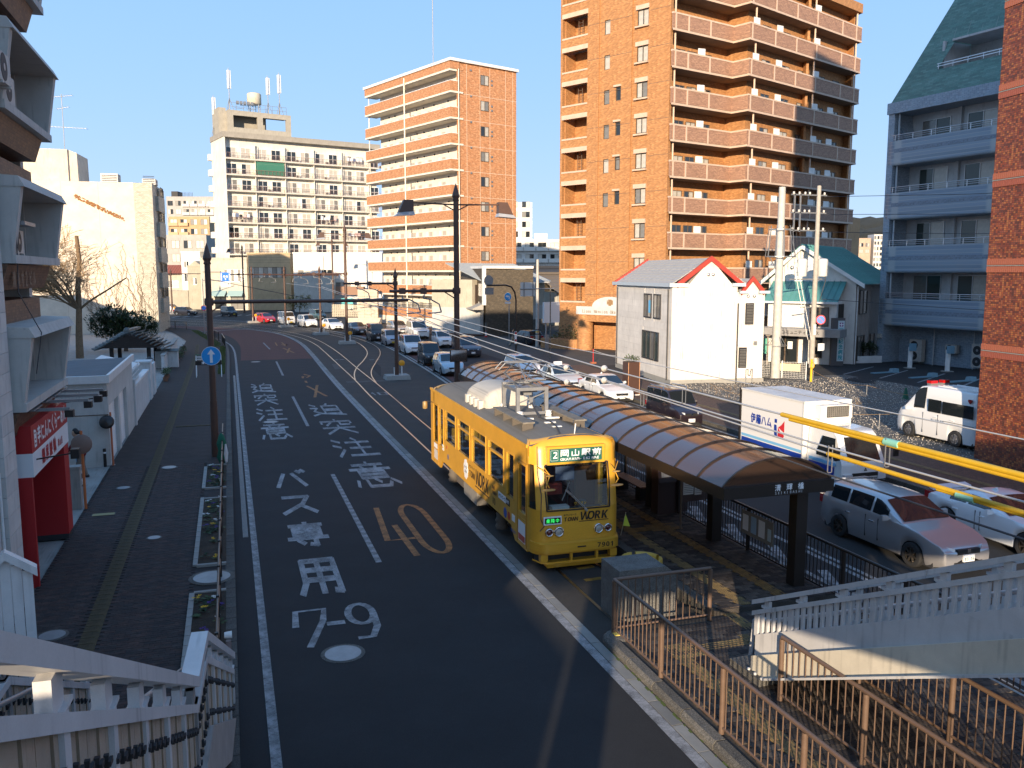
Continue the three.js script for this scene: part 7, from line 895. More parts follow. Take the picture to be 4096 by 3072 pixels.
  const pb = nb(); for (const x of [-0.42,0.42]) { pb.box(x - 0.05, x + 0.05,3.3,4.05,-3.65,-3.55).box(x - 0.05, x + 0.05,3.3,4.05,-5.0,-4.9).bar([x,3.95,-3.6],[x,3.95,-4.95],0.08); } pb.bar([-0.42,4.0,-3.6],[0.42,4.0,-3.6],0.09).bar([-0.42,4.0,-4.95],[0.42,4.0,-4.95],0.09).bar([-0.42,3.35,-3.4],[0.42,3.35,-3.4],0.08).bar([-0.42,3.6,-3.6],[0.42,3.9,-3.6],0.03); pb.add(g, 'pantograph_base', M.galv);
  for (const [x, z] of [[-0.42,-3.4],[0.42,-3.4],[-0.42,-5],[0.42,-5]]) nb().lathe([[0.07,3.2],[0.11,3.24],[0.08,3.28],[0.11,3.32],[0.08,3.36],[0.1,3.4],[0.001,3.42]], x,0, z,12).add(g, 'insulator', M.white); nb().box(-0.55,-0.2,3.26,3.3,-2.95,-2.85).box(0.15,0.55,3.26,3.3,-2.95,-2.85).box(-0.1,0.2,3.25,3.29,-2.3,-2.2).box(-0.1,0.15,3.25,3.28,-1.7,-1.6).add(g, 'cable_support', M.white);
  const pa = nb(); const TP = [0.3,4.62,-4.3]; for (const x of [-0.36,0.36]) { pa.bar([x,4.02,-3.75],[x * 0.8,4.28,-5.35],0.035).bar([x * 0.8,4.28,-5.35],[x * 0.6,4.68,-4.4],0.03).bar([x,4.02,-4.85],[x * 0.8,4.3,-3.3],0.035).bar([x * 0.8,4.3,-3.3],[x * 0.6,4.68,-4.2],0.03); } for (const z of [-5.35,-3.3]) pa.bar([-0.3,4.29, z],[0.3,4.29, z],0.03); pa.bar([-0.36,4.02,-3.75],[0.3,4.28,-5.35],0.016).bar([0.36,4.02,-4.85],[-0.3,4.3,-3.3],0.016).bar([-0.25,4.29,-3.3],[0.22,4.68,-4.2],0.014).bar([0.25,4.29,-5.35],[-0.22,4.68,-4.4],0.014); pa.box(-0.16,0.16,3.75,3.98,-4.5,-4.1).cyl([-0.3,3.9,-4.05],[0.3,3.9,-4.05],0.06); pa.add(g, 'pantograph_frame', M.galv); const hd = nb(); for (const z of [-4.12,-4.48]) hd.tube([[-0.82,4.5, z],[-0.62,4.7, z],[0.62,4.7, z],[0.82,4.5, z]],0.02,6); hd.bar([-0.45,4.69,-4.12],[-0.45,4.69,-4.48],0.02).bar([0.45,4.69,-4.12],[0.45,4.69,-4.48],0.02); hd.add(g, 'pantograph_head', M.galv);
  { const c = nb(); c.tube([[0,3.6,-3.6],[-0.05,3.32,-2.9],[0.05,3.3,-2.2],[-0.02,3.29,-1.6],[-0.25,3.26,-0.7],[-0.9,3.1,-0.4]],0.02,5); c.add(g, 'roof_cable', M.wireDark); nb().cyl([0.1,3.25,-0.6],[0.15,3.5,-0.65],0.015).add(g, 'whip_aerial', M.white); }
  // running gear, underfloor boxes, interior
  nb().box(-1.05,1.05,0.62,0.72,-L + 0.3,-0.4).add(g, 'floor', mat([0.1,0.1,0.095],0.8)); for (const z of [-3.4,-L + 2.7]) { nb().box(-0.75,0.75,0.22,0.5, z - 1.1, z + 1.1).add(g, 'bogie_frame', under); for (const dz of [-0.75,0.75]) for (const x of [-0.55,0.55]) { const w = nb().cyl([x - 0.06,0.34, z + dz],[x + 0.06,0.34, z + dz],0.32,0.32,20).add(g, 'wheel', M.galv); nb().cyl([x - 0.08,0.34, z + dz],[x + 0.08,0.34, z + dz],0.12,0.12,12).add(w, 'hub', under); } for (const x of [-0.95,0.95]) { nb().lathe([[0.16,0.12],[0.19,0.2],[0.14,0.28],[0.19,0.36],[0.15,0.44],[0.17,0.6]], x,0, z,12).add(g, 'air_spring', under); } }
  nb().box(-1.08,1.08,0.2,0.6,-7.2,-5.6).add(g, 'equipment_box', mat([0.26,0.24,0.21],0.7, { t: T.stain, s: 0.8 })); nb().box(-1.02,0.9,0.3,0.62,-8.4,-7.5).add(g, 'equipment_box', under);
  for (const s of [-1,1]) { nb().box(s * 0.68, s * 1.06,0.72,1.12,-9.6,-2.6).box(s * 0.98, s * 1.06,1.12,1.5,-9.6,-2.6).add(g, 'bench_seat', mat([0.16,0.03,0.03],0.9)); } const pol = nb(); for (const z of [-2.2,-4.5,-7,-9.5]) for (const x of [-0.55,0.55]) pol.cyl([x,0.72, z],[x,3.1, z],0.018); for (const x of [-0.55,0.55]) pol.cyl([x,2.75,-10],[x,2.75,-2],0.018); pol.add(g, 'grab_pole', M.steel);
  const con = nb(); con.box(-0.8,0.75,0.72,1.42,-0.55,-0.2).box(-0.45,0.1,0.72,1.3,-1.0,-0.6).cyl([0.25,1.42,-0.4],[0.25,1.62,-0.4],0.09); con.add(g, 'driver_console', mat([0.08,0.085,0.085],0.5)); nb().box(-0.4,0.1,2.1,2.45,-0.6,-0.58).add(g, 'sun_blind', mat([0.07,0.1,0.2],0.8)); nb().box(-0.45,0.05,1.55,1.85,-1.4,-1.3).add(g, 'fare_display', mat([0.35,0.04,0.03],0.5)); nb().box(-0.6,-0.15,1.42,1.52,-0.5,-0.25).add(g, 'console_tray', M.signWhite); nb().box(0.5,1.05,0.72,2.2,-1.6,-1.5).add(g, 'cab_partition', mat([0.16,0.07,0.03],0.6)); nb().box(-0.75,-0.3,1.3,2.4,-1.75,-1.7).add(g, 'notice_panel', mat([0.2,0.1,0.05],0.6));
}
{ const g = thing('buffer_drum', 'yellow plastic buffer drum at the end of the track', 'barrier drum',[8.75,0,-17.15]); const y = mat([0.66,0.44,0.08],0.45, { t: T.grain, s: 0.5 }); nb().lathe([[0.46,0],[0.44,0.3],[0.42,0.62],[0.36,0.7],[0.001,0.71]],0,0,0,28).add(g, 'drum', y); for (let k = 0; k < 4; k++) { const b = nb(), rows = []; for (const [r, yy] of [[0.44,0.5],[0.48,0.52],[0.47,0.76],[0.41,0.77],[0.4,0.68]]) rows.push(Array.from({ length: 8 },(_, j) => { const a = k * 1.571 + 0.12 + j / 7*1.32; return [r * Math.cos(a), yy, r * Math.sin(a)]; })); b.grid(rows); b.add(g, 'rim_segment', y); } }
{ const g = thing('buffer_block', 'grey granite-faced concrete buffer block behind the yellow drum', 'concrete block',[8.05,0,-16.0]); const pr = [[-0.72,0],[0.72,0],[0.62,0.95],[-0.72,1.05]]; nb().prism([[-0.62,0],[0.72,0],[0.72,0.9],[0.45,1.12],[-0.62,1.12]],-0.45,0.45).add(g, 'block', mat([0.42,0.4,0.36],0.9, { t: T.gravel, s: 0.9, bump: T.bump, bs: 0.3, bh: 0.008 })); const sl = nb(); for (let k = 0; k < 4; k++) sl.box(-0.1 + k * 0.16,-0.06 + k * 0.16,0.62,0.7,0.45,0.455); sl.add(g, 'bolt_slot', M.dark); }
paintStroke([[[7.9,-18.9],[8.35,-18.95]],[[7.75,-18.1],[8.2,-18.12]]],0.16, M.paintYellow);
// ---------- tram stop shelter ----------
{
  const g = thing('tram_shelter', 'long dark brown tram stop shelter with arched translucent roof', 'shelter',[11.12,0,-15.4]); const H0 = 2.46, H1 = 2.72, x0 = -1.37, x1 = 1.4, Lz = 22;
  const steel = mat([0.02,0.014,0.011],0.4), poly = mat([0.1,0.055,0.04],0.16, { clearcoat: 0.7, clearcoatRoughness: 0.08, ior: 1.5, transmission: 0.22, thickness: 0 });
  nb().box(x0, x0 + 0.12, H0, H1,-Lz,-0.12).add(g, 'eave_beam', steel); nb().box(x1 - 0.12, x1, H0, H1,-Lz,-0.12).add(g, 'eave_beam', steel); nb().box(x0, x1, H0, H1,-0.12,0).add(g, 'front_beam', steel); nb().box(x0, x1, H0, H1,-Lz - 0.12,-Lz).add(g, 'rear_beam', steel); nb().box(x0 + 0.12, x1 - 0.12, H0 + 0.05, H0 + 0.1,-Lz,-0.12).add(g, 'ceiling', mat([0.08,0.06,0.05],0.8));
  const N = 12, ap = (t) => { const a = Math.PI * (0.16 + 0.68 * t), R0 = 1.62; const X = -Math.cos(a) / Math.cos(Math.PI * 0.16), Y = (Math.sin(a) - Math.sin(Math.PI * 0.16)) / (1 - Math.sin(Math.PI * 0.16)); return [(x0 + x1) / 2 + X * (x1 - x0) / 2*0.985, H1 - 0.01 + Y * 0.55]; };
  const bays = 21, bz = (Lz - 0.2) / bays; const pg = nb(); pg.grid([0,-bz + 0.02].map((z) => Array.from({ length: N + 1 },(_, k) => [...ap(k / N), z]))); const pgeo = pg.build(); const rg = nb(); for (let k = 0; k < N; k++) rg.bar([ap(k / N)[0], ap(k / N)[1] + 0.012,0],[ap((k + 1) / N)[0], ap((k + 1) / N)[1] + 0.012,0],0.045,0.04,[0,0,1]); const rgeo = rg.build(); for (let k = 0; k <= bays; k++) { if (k < bays) part(g, 'roof_panel', pgeo, poly,[0,0,-0.1 - k * bz]); part(g, 'roof_rib', rgeo, steel,[0,0,-0.1 - k * bz]); }
  for (const z of [-0.1,-Lz]) { const pts = Array.from({ length: N + 1 },(_, k) => ap(k / N)); nb().prism([[x0 + 0.03, H1 - 0.01],[x1 - 0.03, H1 - 0.01],...pts.reverse()].filter((p, k, a) => k < 2 || p[1] > H1 + 0.001), z - 0.015, z).add(g, 'end_panel', mat([0.03,0.018,0.013],0.15, { clearcoat: 0.6, clearcoatRoughness: 0.05 })); }
  for (const z of [-0.35,-3.8,-7.3,-10.8,-14.3,-17.8,-21.3]) nb().box(0.62,0.9, PY, H0 + 0.02, z - 0.14, z + 0.14).add(g, 'column', steel);
  part(g, 'lettering', letters('清輝橋', { ch: 0.15, cw: 0.14, step: 0.29, w: 0.11 }), M.signWhite,[-0.12,2.56,0.005]); part(g, 'lettering', letters('SEIKIBASHI', { ch: 0.055, cw: 0.055, step: 0.074, font: 'sans_regular' }), M.signWhite,[-0.12,2.49,0.005]);
  const ls = part(g, 'lettering', letters('清輝橋', { ch: 0.15, cw: 0.14, step: 0.22, w: 0.11 }), M.signWhite,[x0 - 0.006,2.55,-5.95],-Math.PI / 2); part(g, 'lettering', letters('SEIKIBASHI', { ch: 0.05, cw: 0.05, step: 0.06 }), M.signWhite,[x0 - 0.006,2.49,-5.95],-Math.PI / 2); const aw = nb().prism([[0,0.07],[0.12,0],[0.12,0.045],[0.3,0.045],[0.3,0.095],[0.12,0.095],[0.12,0.14]],0,0.004).add(g, 'arrow', M.signWhite,[x0 - 0.006,2.55,-6.4],-Math.PI / 2);
  for (let k = 0; k < 3; k++) part(g, 'lettering', letters(['岡山駅', '北行', '中島'][k], { ch: 0.12, cw: 0.11, step: 0.14, w: 0.11 }), M.signWhite,[x0 - 0.006,2.55,-11.5 - k * 3.2],-Math.PI / 2);
}
{ const g = thing('bench', 'slatted wooden bench under the tram shelter', 'bench',[11.95, PY,-24.2]); for (let k = 0; k < 5; k++) nb().box(-0.2 + k * 0.085,-0.125 + k * 0.085,0.42,0.46,-1.0,1.0).add(g, 'slat', mat([0.26,0.1,0.045],0.5, { t: T.wood, s: 0.8 })); for (const z of [-0.75,0.75]) nb().box(-0.17,0.17,0,0.42, z - 0.16, z + 0.16).add(g, 'leg', M.blackSatin); }
{ const g = thing('ticket_cabinet', 'dark brown information cabinet beside the platform bench', 'cabinet',[11.9, PY,-22.0]); const c = mat([0.045,0.022,0.018],0.5); nb().box(-0.3,0.3,0,0.95,-0.2,0.2).add(g, 'base', c); nb().hex([[-0.3,0.95,0.26],[0.3,0.95,0.26],[0.3,0.95,-0.2],[-0.3,0.95,-0.2],[-0.3,1.75,0.05],[0.3,1.75,0.05],[0.3,1.75,-0.2],[-0.3,1.75,-0.2]]).add(g, 'desk', c); nb().quad([-0.2,1.1,0.23],[0.2,1.1,0.23],[0.2,1.55,0.112],[-0.2,1.55,0.112]).add(g, 'notice', M.curtain); nb().box(0.42,0.7,0,2.2,-0.14,0.14).add(g, 'side_post', c); nb().box(0.46,0.66,1.75,2.0,0.14,0.15).add(g, 'paper', M.signWhite); }
{ const g = thing('timetable_board', 'tram timetable board on two posts under the shelter', 'notice board',[11.95, PY,-20.35],0.05); for (const x of [-0.42,0.46]) nb().cyl([x,0,0],[x,1.95,0],0.03).add(g, 'post', frameM.bronze); nb().box(-0.42,0.46,0.75,1.95,-0.04,0.0).add(g, 'board', mat([0.06,0.035,0.03],0.4)); for (const [a, c, d, e] of [[-0.36,-0.04,0.95,1.5],[0.0,0.22,0.92,1.45],[-0.36,0.4,1.58,1.88],[0.25,0.42,1.0,1.4]]) { const p = nb().box(a, c, d, e,0,0.006).add(g, 'paper', mat([0.55,0.53,0.48],0.6)); const l = nb(); for (let y = d + 0.05; y < e - 0.03; y += 0.05) l.box(a + 0.02, c - 0.02, y, y + 0.012,0.006,0.008); l.add(p, 'print', M.ink); } }
// ---------- fences ----------
function fence(name, label, pts, y, h, m, o = {}) {   // balustrade with top rail, bottom rail, posts and bars
  const g = thing(name, label, 'fence',[pts[0][0], y, pts[0][1]],0, o.group), r0 = o.r || 0.035; const bar = nb().cyl([0,0.1,0],[0, h - 0.02,0], o.br || 0.011, o.br || 0.011,6).build(), post = nb().cyl([0,0,0],[0, h - 0.03,0], o.pr || 0.045, o.pr || 0.045,10).cyl([0, h - 0.03,0],[0, h + 0.01,0],0.02).build();
  for (let k = 0; k + 1 < pts.length; k++) {
    const ax = pts[k][0] - pts[0][0], az = pts[k][1] - pts[0][1], bx = pts[k + 1][0] - pts[0][0], bz = pts[k + 1][1] - pts[0][1], L = Math.hypot(bx - ax, bz - az), n = Math.max(1, Math.round(L / (o.span || 1.97)));
    nb().cyl([ax, h, az],[bx, h, bz], r0, r0,10).add(g, 'top_rail', m); nb().cyl([ax,0.11, az],[bx,0.11, bz],0.022,0.022,8).add(g, 'bottom_rail', m);
    for (let j = 0; j <= n; j++) if (j > 0 || k === 0) part(g, 'post', post, m,[ax + (bx - ax) * j / n,0, az + (bz - az) * j / n]);
    const nbr = Math.round(L / (o.gap || 0.14)); for (let j = 1; j < nbr; j++) part(g, 'bar', bar, m,[ax + (bx - ax) * j / nbr,0, az + (bz - az) * j / nbr]);
  } return g;
}
fence('railing', 'brown tubular railing along the kerb, bent across the track end',[[9.13,-14.83],[6.98,-14.83],[6.98,-3]], RY,1.1, M.brownRail, { gap: 0.155 });
fence('railing', 'brown tubular railing under the white stair flight',[[8.47,-11.5],[8.5,-3.6]], RY,1.1, M.brownRail, { gap: 0.155 });
fence('railing', 'brown tubular railing by the bars beyond the stair',[[10.15,-11.6],[10.1,-3.6]], RY,1.1, M.brownRail, { gap: 0.155 });
fence('platform_fence', 'black barred fence along the back of the tram platform',[[12.25,-4],[12.25,-39.5]], PY - 0.05,1.15, M.blackSatin, { gap: 0.125, span: 1.75, pr: 0.05, br: 0.012 });
{ const g = thing('fence_notice', 'grey notice panel with papers fixed to the platform fence', 'notice board',[12.19, PY,-17.75],-Math.PI / 2); nb().box(-0.68,0.68,0.42,1.02,-0.02,0.0).add(g, 'panel', mat([0.24,0.22,0.19],0.6)); for (const [x, w, h, c] of [[-0.6,0.24,0.4, M.signWhite],[-0.24,0.22,0.42, mat([0.35,0.5,0.65],0.6)],[0.08,0.26,0.42, M.signWhite],[0.46,0.14,0.3, mat([0.5,0.6,0.62],0.6)]]) nb().box(x, x + w,0.52,0.52 + h,0,0.006).add(g, 'paper', c); }
// ---------- guard rail on the shaded kerb: one pipe on posts ----------
{ const g = thing('kerb_rail', 'slim brown pipe guard rail along the planting beds', 'railing',[-0.42, PH,-9]); for (const [z0, z1] of [[-2.5,-24],[-24.1,-28.5]]) { nb().cyl([0,0.85, z0],[0,0.85, z1],0.024).add(g, 'top_rail', frameM.bronze); nb().cyl([0,0.45, z0],[0,0.45, z1],0.02).add(g, 'lower_rail', frameM.bronze); } for (let z = -2.5; z > -28; z -= 1.83) nb().cyl([0,0, z],[0,0.9, z],0.035).add(g, 'post', M.black); }
fence('guard_fence', 'black barred guard fence where the footway bends',[[-0.45,-86.5],[-0.75,-93.5]], PH,0.95, M.blackSatin, { gap: 0.3, span: 2.3 }); fence('guard_fence', 'black barred guard fence on the green verge at the bend',[[-1.1,-96.5],[-2.4,-104]], PH,0.95, M.blackSatin, { gap: 0.3, span: 2.5 }); fence('guard_fence', 'black barred guard fence past the ivy-covered wall',[[-5.2,-117.5],[-9.5,-123.5]], PH,0.95, M.blackSatin, { gap: 0.3, span: 2.4 });
{ const b = nb(); for (let k = 0; k < 5200; k++) { const t = rand(); let x, z; if (k % 2) { z = -88 - t * 27; x = -0.45 - Math.max(0,(-93 - z)) * 0.13 - 0.45 - rr(0,0.8); } else { z = -64 - t * 25; x = -0.42 - rr(0,0.5); } const h = rr(0.05,0.16), a = rr(0,6.3); b.tri([x, PH, z],[x + 0.03 * Math.cos(a), PH, z + 0.03 * Math.sin(a)],[x + 0.06 * Math.cos(a * 2), PH + h, z + 0.06 * Math.sin(a * 3)]); } const o = b.add(null, 'verge_grass', mat([0.08,0.11,0.025],0.9)); o.userData = { kind: 'stuff', label: 'short green grass on the kerbside verge' }; }
// ---------- vehicles ----------
const carGlass = mat([0.012,0.016,0.019],0.05, { ior: 1.5, clearcoat: 0.6, clearcoatRoughness: 0.02 }), lampM = mat([0.55,0.56,0.58],0.08, { clearcoat: 1, clearcoatRoughness: 0.03 }), tailM = mat([0.3,0.012,0.015],0.15, { clearcoat: 1 }), plateY = mat([0.6,0.42,0.02],0.5), rimM = mat([0.5,0.5,0.52],0.3, { metal: 0.9 }), rimDark = mat([0.16,0.14,0.12],0.35, { metal: 0.8 });
const paintM = (c, metal = 0) => mat(c,0.32, { metal, clearcoat: 1, clearcoatRoughness: 0.06 });
const wheelGeo = {}, rimGeo = {};
function wheelOn(g, x, z, r, rim = rimM, w = 0.2) {
  const k = r.toFixed(2); if (!wheelGeo[k]) { const b = nb(); b.lathe([[r * 0.62,-w / 2 + 0.01],[r * 0.93,-w / 2],[r,-w / 2 + 0.035],[r, w / 2 - 0.035],[r * 0.93, w / 2],[r * 0.62, w / 2 - 0.01]],0,0,0,26); wheelGeo[k] = b.build().rotateZ(Math.PI / 2); const q = nb(); q.cyl([-w / 2 + 0.03,0,0],[w / 2 - 0.05,0,0], r * 0.1, r * 0.13,10); for (const s of [1,-1]) for (let j = 0; j < 7; j++) { const a = j * 0.8976; q.bar([s * (w / 2 - 0.04),0,0],[s * (w / 2 - 0.025), r * 0.6 * Math.cos(a), r * 0.6 * Math.sin(a)],0.03,0.05,[1,0,0]); } for (const s of [1,-1]) q.geo(nb().lathe([[r * 0.56,-0.01],[r * 0.64,-0.012],[r * 0.65,0.01],[r * 0.56,0.012]],0,0,0,26).build().rotateZ(Math.PI / 2).translate(s * (w / 2 - 0.03),0,0)); q.cyl([-0.02,0,0],[0.02,0,0], r * 0.6, r * 0.6,20); rimGeo[k] = q.build(); }
  const o = part(g, 'wheel', wheelGeo[k], M.rubber,[x, r, z]); part(o, 'rim', rimGeo[k], rim); return o;
}
function car(name, label, cat,[fx, fz], ry, o) {
  const { L = 4.3, W = 1.7, H = 1.5, wb = 2.55, hf = 0.72, hc = 0.98, zc, zr, ze, zt, ht = 0.95, R0 = 0.31, col, plate = M.signWhite, rim = rimM, bw = 0.36, grille = M.ink, metal = 0, roofCol, no, belt: bl = 0.93, k: scaleK = 0.97 } = o;
  fx *= scaleK; fz *= scaleK; const g = thing(name, label, cat,[fx - Math.sin(ry) * L / 2, o.y || 0, fz - Math.cos(ry) * L / 2], ry, o.group), h2 = L / 2, w2 = W / 2, body = paintM(col, metal);
  const outline = [[h2, hf - 0.12],[h2 - 0.1, hf],[zc + (h2 - zc) * 0.45, hf + (hc - hf) * 0.72],[zc, hc],[zr, H - 0.05],[zr - 0.3, H - 0.005],[(zr + ze) / 2, H],[ze, H - 0.04],[zt, ht + 0.02],[-h2 + 0.03, ht - 0.12],[-h2, ht - 0.3]];
  const lin = (pts, z) => { for (let k = 0; k + 1 < pts.length; k++) if (z <= pts[k][0] && z >= pts[k + 1][0]) { const t = (z - pts[k][0]) / (pts[k + 1][0] - pts[k][0] || 1); return pts[k][1] + (pts[k + 1][1] - pts[k][1]) * t; } return z > pts[0][0] ? pts[0][1] : pts[pts.length - 1][1]; };
  const za = wb / 2 + (o.dz || 0), zb = -wb / 2 + (o.dz || 0), Ra = R0 + 0.06, cl = 0.19, top = (z) => lin(outline, z);
  const bot = (z) => { for (const c of [za, zb]) { const d = Math.abs(z - c); if (d < Ra) return Math.max(cl, R0 - 0.02 + Math.sqrt(Ra * Ra - d * d) * 0.98); } return cl + (Math.abs(z) > h2 - 0.25 ? 0.04 : 0); };
  const plan = (z) => { const e = Math.max(0,(Math.abs(z) - (h2 - 0.5)) / 0.5); return w2*(1 - 0.16 * e * e - (z > 0 ? 0.03 : 0.02) * Math.abs(z) / h2); }, wr = w2*(o.wr ?? 0.78);
  const sect = (z, dx = 0) => { const t = top(z), w = plan(z), y0 = bot(z), b = Math.min(bl + (o.rise ?? 0.05) * (0.5 - z / L), t - 0.02), s = Math.max(0, Math.min(1,(t - b - 0.03) / (H - b - 0.05))), gw = w * 0.95 + (wr - w * 0.95) * s, P = [[w * 0.93, y0],[w * 0.99, y0 + (b - y0) * 0.3],[w, y0 + (b - y0) * 0.68],[w * 0.975, b],[w * 0.95 + (gw - w * 0.95) * 0.12, b + (t - b) * 0.12],[w * 0.95 + (gw - w * 0.95) * 0.6, b + (t - b) * 0.55],[gw, t - Math.min(0.08,(t - b) * 0.4)],[gw * 0.9, t - 0.018*(0.3 + s)],[gw * 0.5, t],[0, t + 0.012]]; const r = P.map(([x, y]) => [x + (x > 0.01 ? dx : 0), y, z]); return [...r,...r.slice(0,-1).reverse().map(([x, y, q]) => [-x, y, q])]; };
  const st = new Set([h2, h2 - 0.04, h2 - 0.12, h2 - 0.3, zc, zr, ze, zt,-h2,-h2 + 0.05,-h2 + 0.2]); for (const c of [za, zb]) for (let k = 0; k <= 8; k++) st.add(c + Ra * Math.cos(Math.PI * k / 8)); for (let z = -h2 + 0.35; z < h2 - 0.3; z += 0.3) st.add(z);
  const zs = [...st].filter((z) => Math.abs(z) <= h2).sort((a, c) => c - a), rows = zs.map((z) => sect(z)); const capR = (r, z) => [r.map(([x, y]) => [x * 0.93,0.5 + (y - 0.5) * 0.9, z]), r.map(([x, y]) => [x * 0.5,0.5 + (y - 0.5) * 0.5, z + Math.sign(z) * 0.005]), r.map(() => [0,0.5, z + Math.sign(z) * 0.006])]; const f = capR(rows[0], h2 + 0.05).reverse(), e = capR(rows[rows.length - 1],-h2 - 0.04); nb().grid([...f,...rows,...e]).add(g, 'body', body);
  if (roofCol) nb().grid([zr - 0.02,(zr + ze) / 2, ze + 0.02].map((z) => sect(z,0.004).slice(6,13).map(([x, y, q]) => [x * 1.005, y + 0.008, q]))).add(g, 'roof', paintM(roofCol));
  const span = (a, c, n, i0, i1, dy, dz2, dx) => nb().grid(Array.from({ length: n + 1 },(_, k) => sect(a + (c - a) * k / n).slice(i0, i1).map(([x, y, z]) => [x + Math.sign(x) * dx, y + dy, z + dz2])));
  span(zc - 0.05, zr + 0.03,5,7,12,0.012,0.008,0).add(g, 'windshield', carGlass); if (ze - zt > 0.06) span(ze - 0.04, zt + 0.06,4,7,12,0.012,-0.008,0).add(g, 'rear_window', carGlass);
  const ps = o.pillars || [(zr + zc) / 2 - 0.12,0.1,(ze + 0.1) * 0.5, ze - 0.02]; for (const s of [0,1]) for (let k = 0; k + 1 < ps.length; k++) { const [i0, i1] = s ? [12,15] : [4,7]; span(ps[k] - 0.04, ps[k + 1] + 0.04,3, i0, i1,0,0,0.009).add(g, 'side_window', carGlass); }
  nb().box(-w2*0.9, w2*0.9,0.16,0.3,-h2 + 0.25, h2 - 0.25).add(g, 'underbody', M.dark);
  for (const z of [za, zb]) for (const s of [-1,1]) wheelOn(g, s * (w2 - 0.11), z, R0, rim);
  const hy = o.hy ?? hf - 0.1; for (const s of [-1,1]) { const hl = nb(), x0 = s * w2*0.46, x1 = s * w2*0.88, zf = h2 - 0.02; hl.hex([[x0, hy - 0.06, zf + 0.06],[x1, hy - 0.03, zf - 0.16],[x1, hy - 0.03, zf - 0.3],[x0, hy - 0.06, zf - 0.2],[x0, hy + 0.05, zf + 0.035],[x1, hy + 0.1, zf - 0.2],[x1, hy + 0.1, zf - 0.34],[x0, hy + 0.05, zf - 0.2]]); hl.add(g, 'headlight', lampM); nb().box(s * w2*0.62, s * w2*0.86, ht - 0.25, ht - 0.02,-h2 - 0.045,-h2 + 0.2).add(g, 'tail_light', tailM); nb().hex([[s * (w2 + 0.02),0.98, zc - 0.4],[s * (w2 + 0.2),0.98, zc - 0.42],[s * (w2 + 0.2),0.98, zc - 0.52],[s * (w2 + 0.02),0.98, zc - 0.52],[s * (w2 + 0.03),1.1, zc - 0.4],[s * (w2 + 0.19),1.11, zc - 0.43],[s * (w2 + 0.19),1.11, zc - 0.52],[s * (w2 + 0.03),1.1, zc - 0.52]].map(([x, y, z]) => [x, y + hc - 1.0, z])).bar([s * (w2 - 0.1), hc, zc - 0.45],[s * (w2 + 0.05), hc + 0.03, zc - 0.46],0.04).add(g, 'door_mirror', body); for (const z of [0.15,-0.75]) nb().box(s * (plan(z) - 0.01), s * (plan(z) + 0.02), bl - 0.16, bl - 0.13, z - 0.3, z - 0.12).add(g, 'door_handle', o.chromeHandle ? M.chrome : body); for (const z of [zr + 0.05 > 0.7 ? 0.62 : zr,-0.28 + (o.dz || 0) * 0.5]) nb().box(s * (plan(z) * 0.96), s * (plan(z) + 0.003),0.34, bl - 0.02, z - 0.006, z + 0.006).add(g, 'door_gap', M.ink); }
  nb().box(-w2*(o.gw ?? 0.4), w2*(o.gw ?? 0.4), hy - 0.1, hy + 0.02, h2 - 0.05, h2 + 0.06).add(g, 'grille', grille); nb().box(-w2*0.5, w2*0.5,0.27,0.36, h2 - 0.05, h2 + 0.062).add(g, 'air_intake', M.ink); const pl = nb().box(-0.165,0.165, bw, bw + 0.165, h2 + 0.03, h2 + 0.08).add(g, 'number_plate', plate); part(pl, 'plate_lettering', letters(no || '12-34', { ch: 0.08, cw: 0.07, step: 0.058, font: 'sans_bold' }), plate === plateY ? M.ink : mat([0.03,0.1,0.06],0.6),[-0.14, bw + 0.025, h2 + 0.082]);
  nb().box(-0.05,0.05, hy - 0.02 + (o.badge ?? -0.04), hy + 0.06 + (o.badge ?? -0.04), h2 + 0.06, h2 + 0.07).add(g, 'badge', M.chrome); if (o.rails) for (const s of [-1,1]) nb().tube([[s * wr * 0.95, H - 0.03, zr - 0.4],[s * wr * 0.95, H + 0.05, zr - 0.5],[s * wr * 0.95, H + 0.05, ze + 0.3],[s * wr * 0.95, H - 0.04, ze + 0.15]],0.02).add(g, 'roof_rail', M.steel); if (o.fin) nb().prism([[0,0],[0.22,0],[0.04,0.09]],-0.03,0.03).add(g, 'aerial_fin', body,[0, H - 0.02, ze + 0.45], Math.PI / 2); if (o.spoiler) nb().hex([[-wr, H - 0.07, ze - 0.02],[wr, H - 0.07, ze - 0.02],[wr * 0.95, H - 0.1, ze - 0.26],[-wr * 0.95, H - 0.1, ze - 0.26],[-wr, H - 0.03, ze],[wr, H - 0.03, ze],[wr * 0.95, H - 0.06, ze - 0.26],[-wr * 0.95, H - 0.06, ze - 0.26]]).add(g, 'roof_spoiler', body); if (o.extra) o.extra(g, body); return g;
}
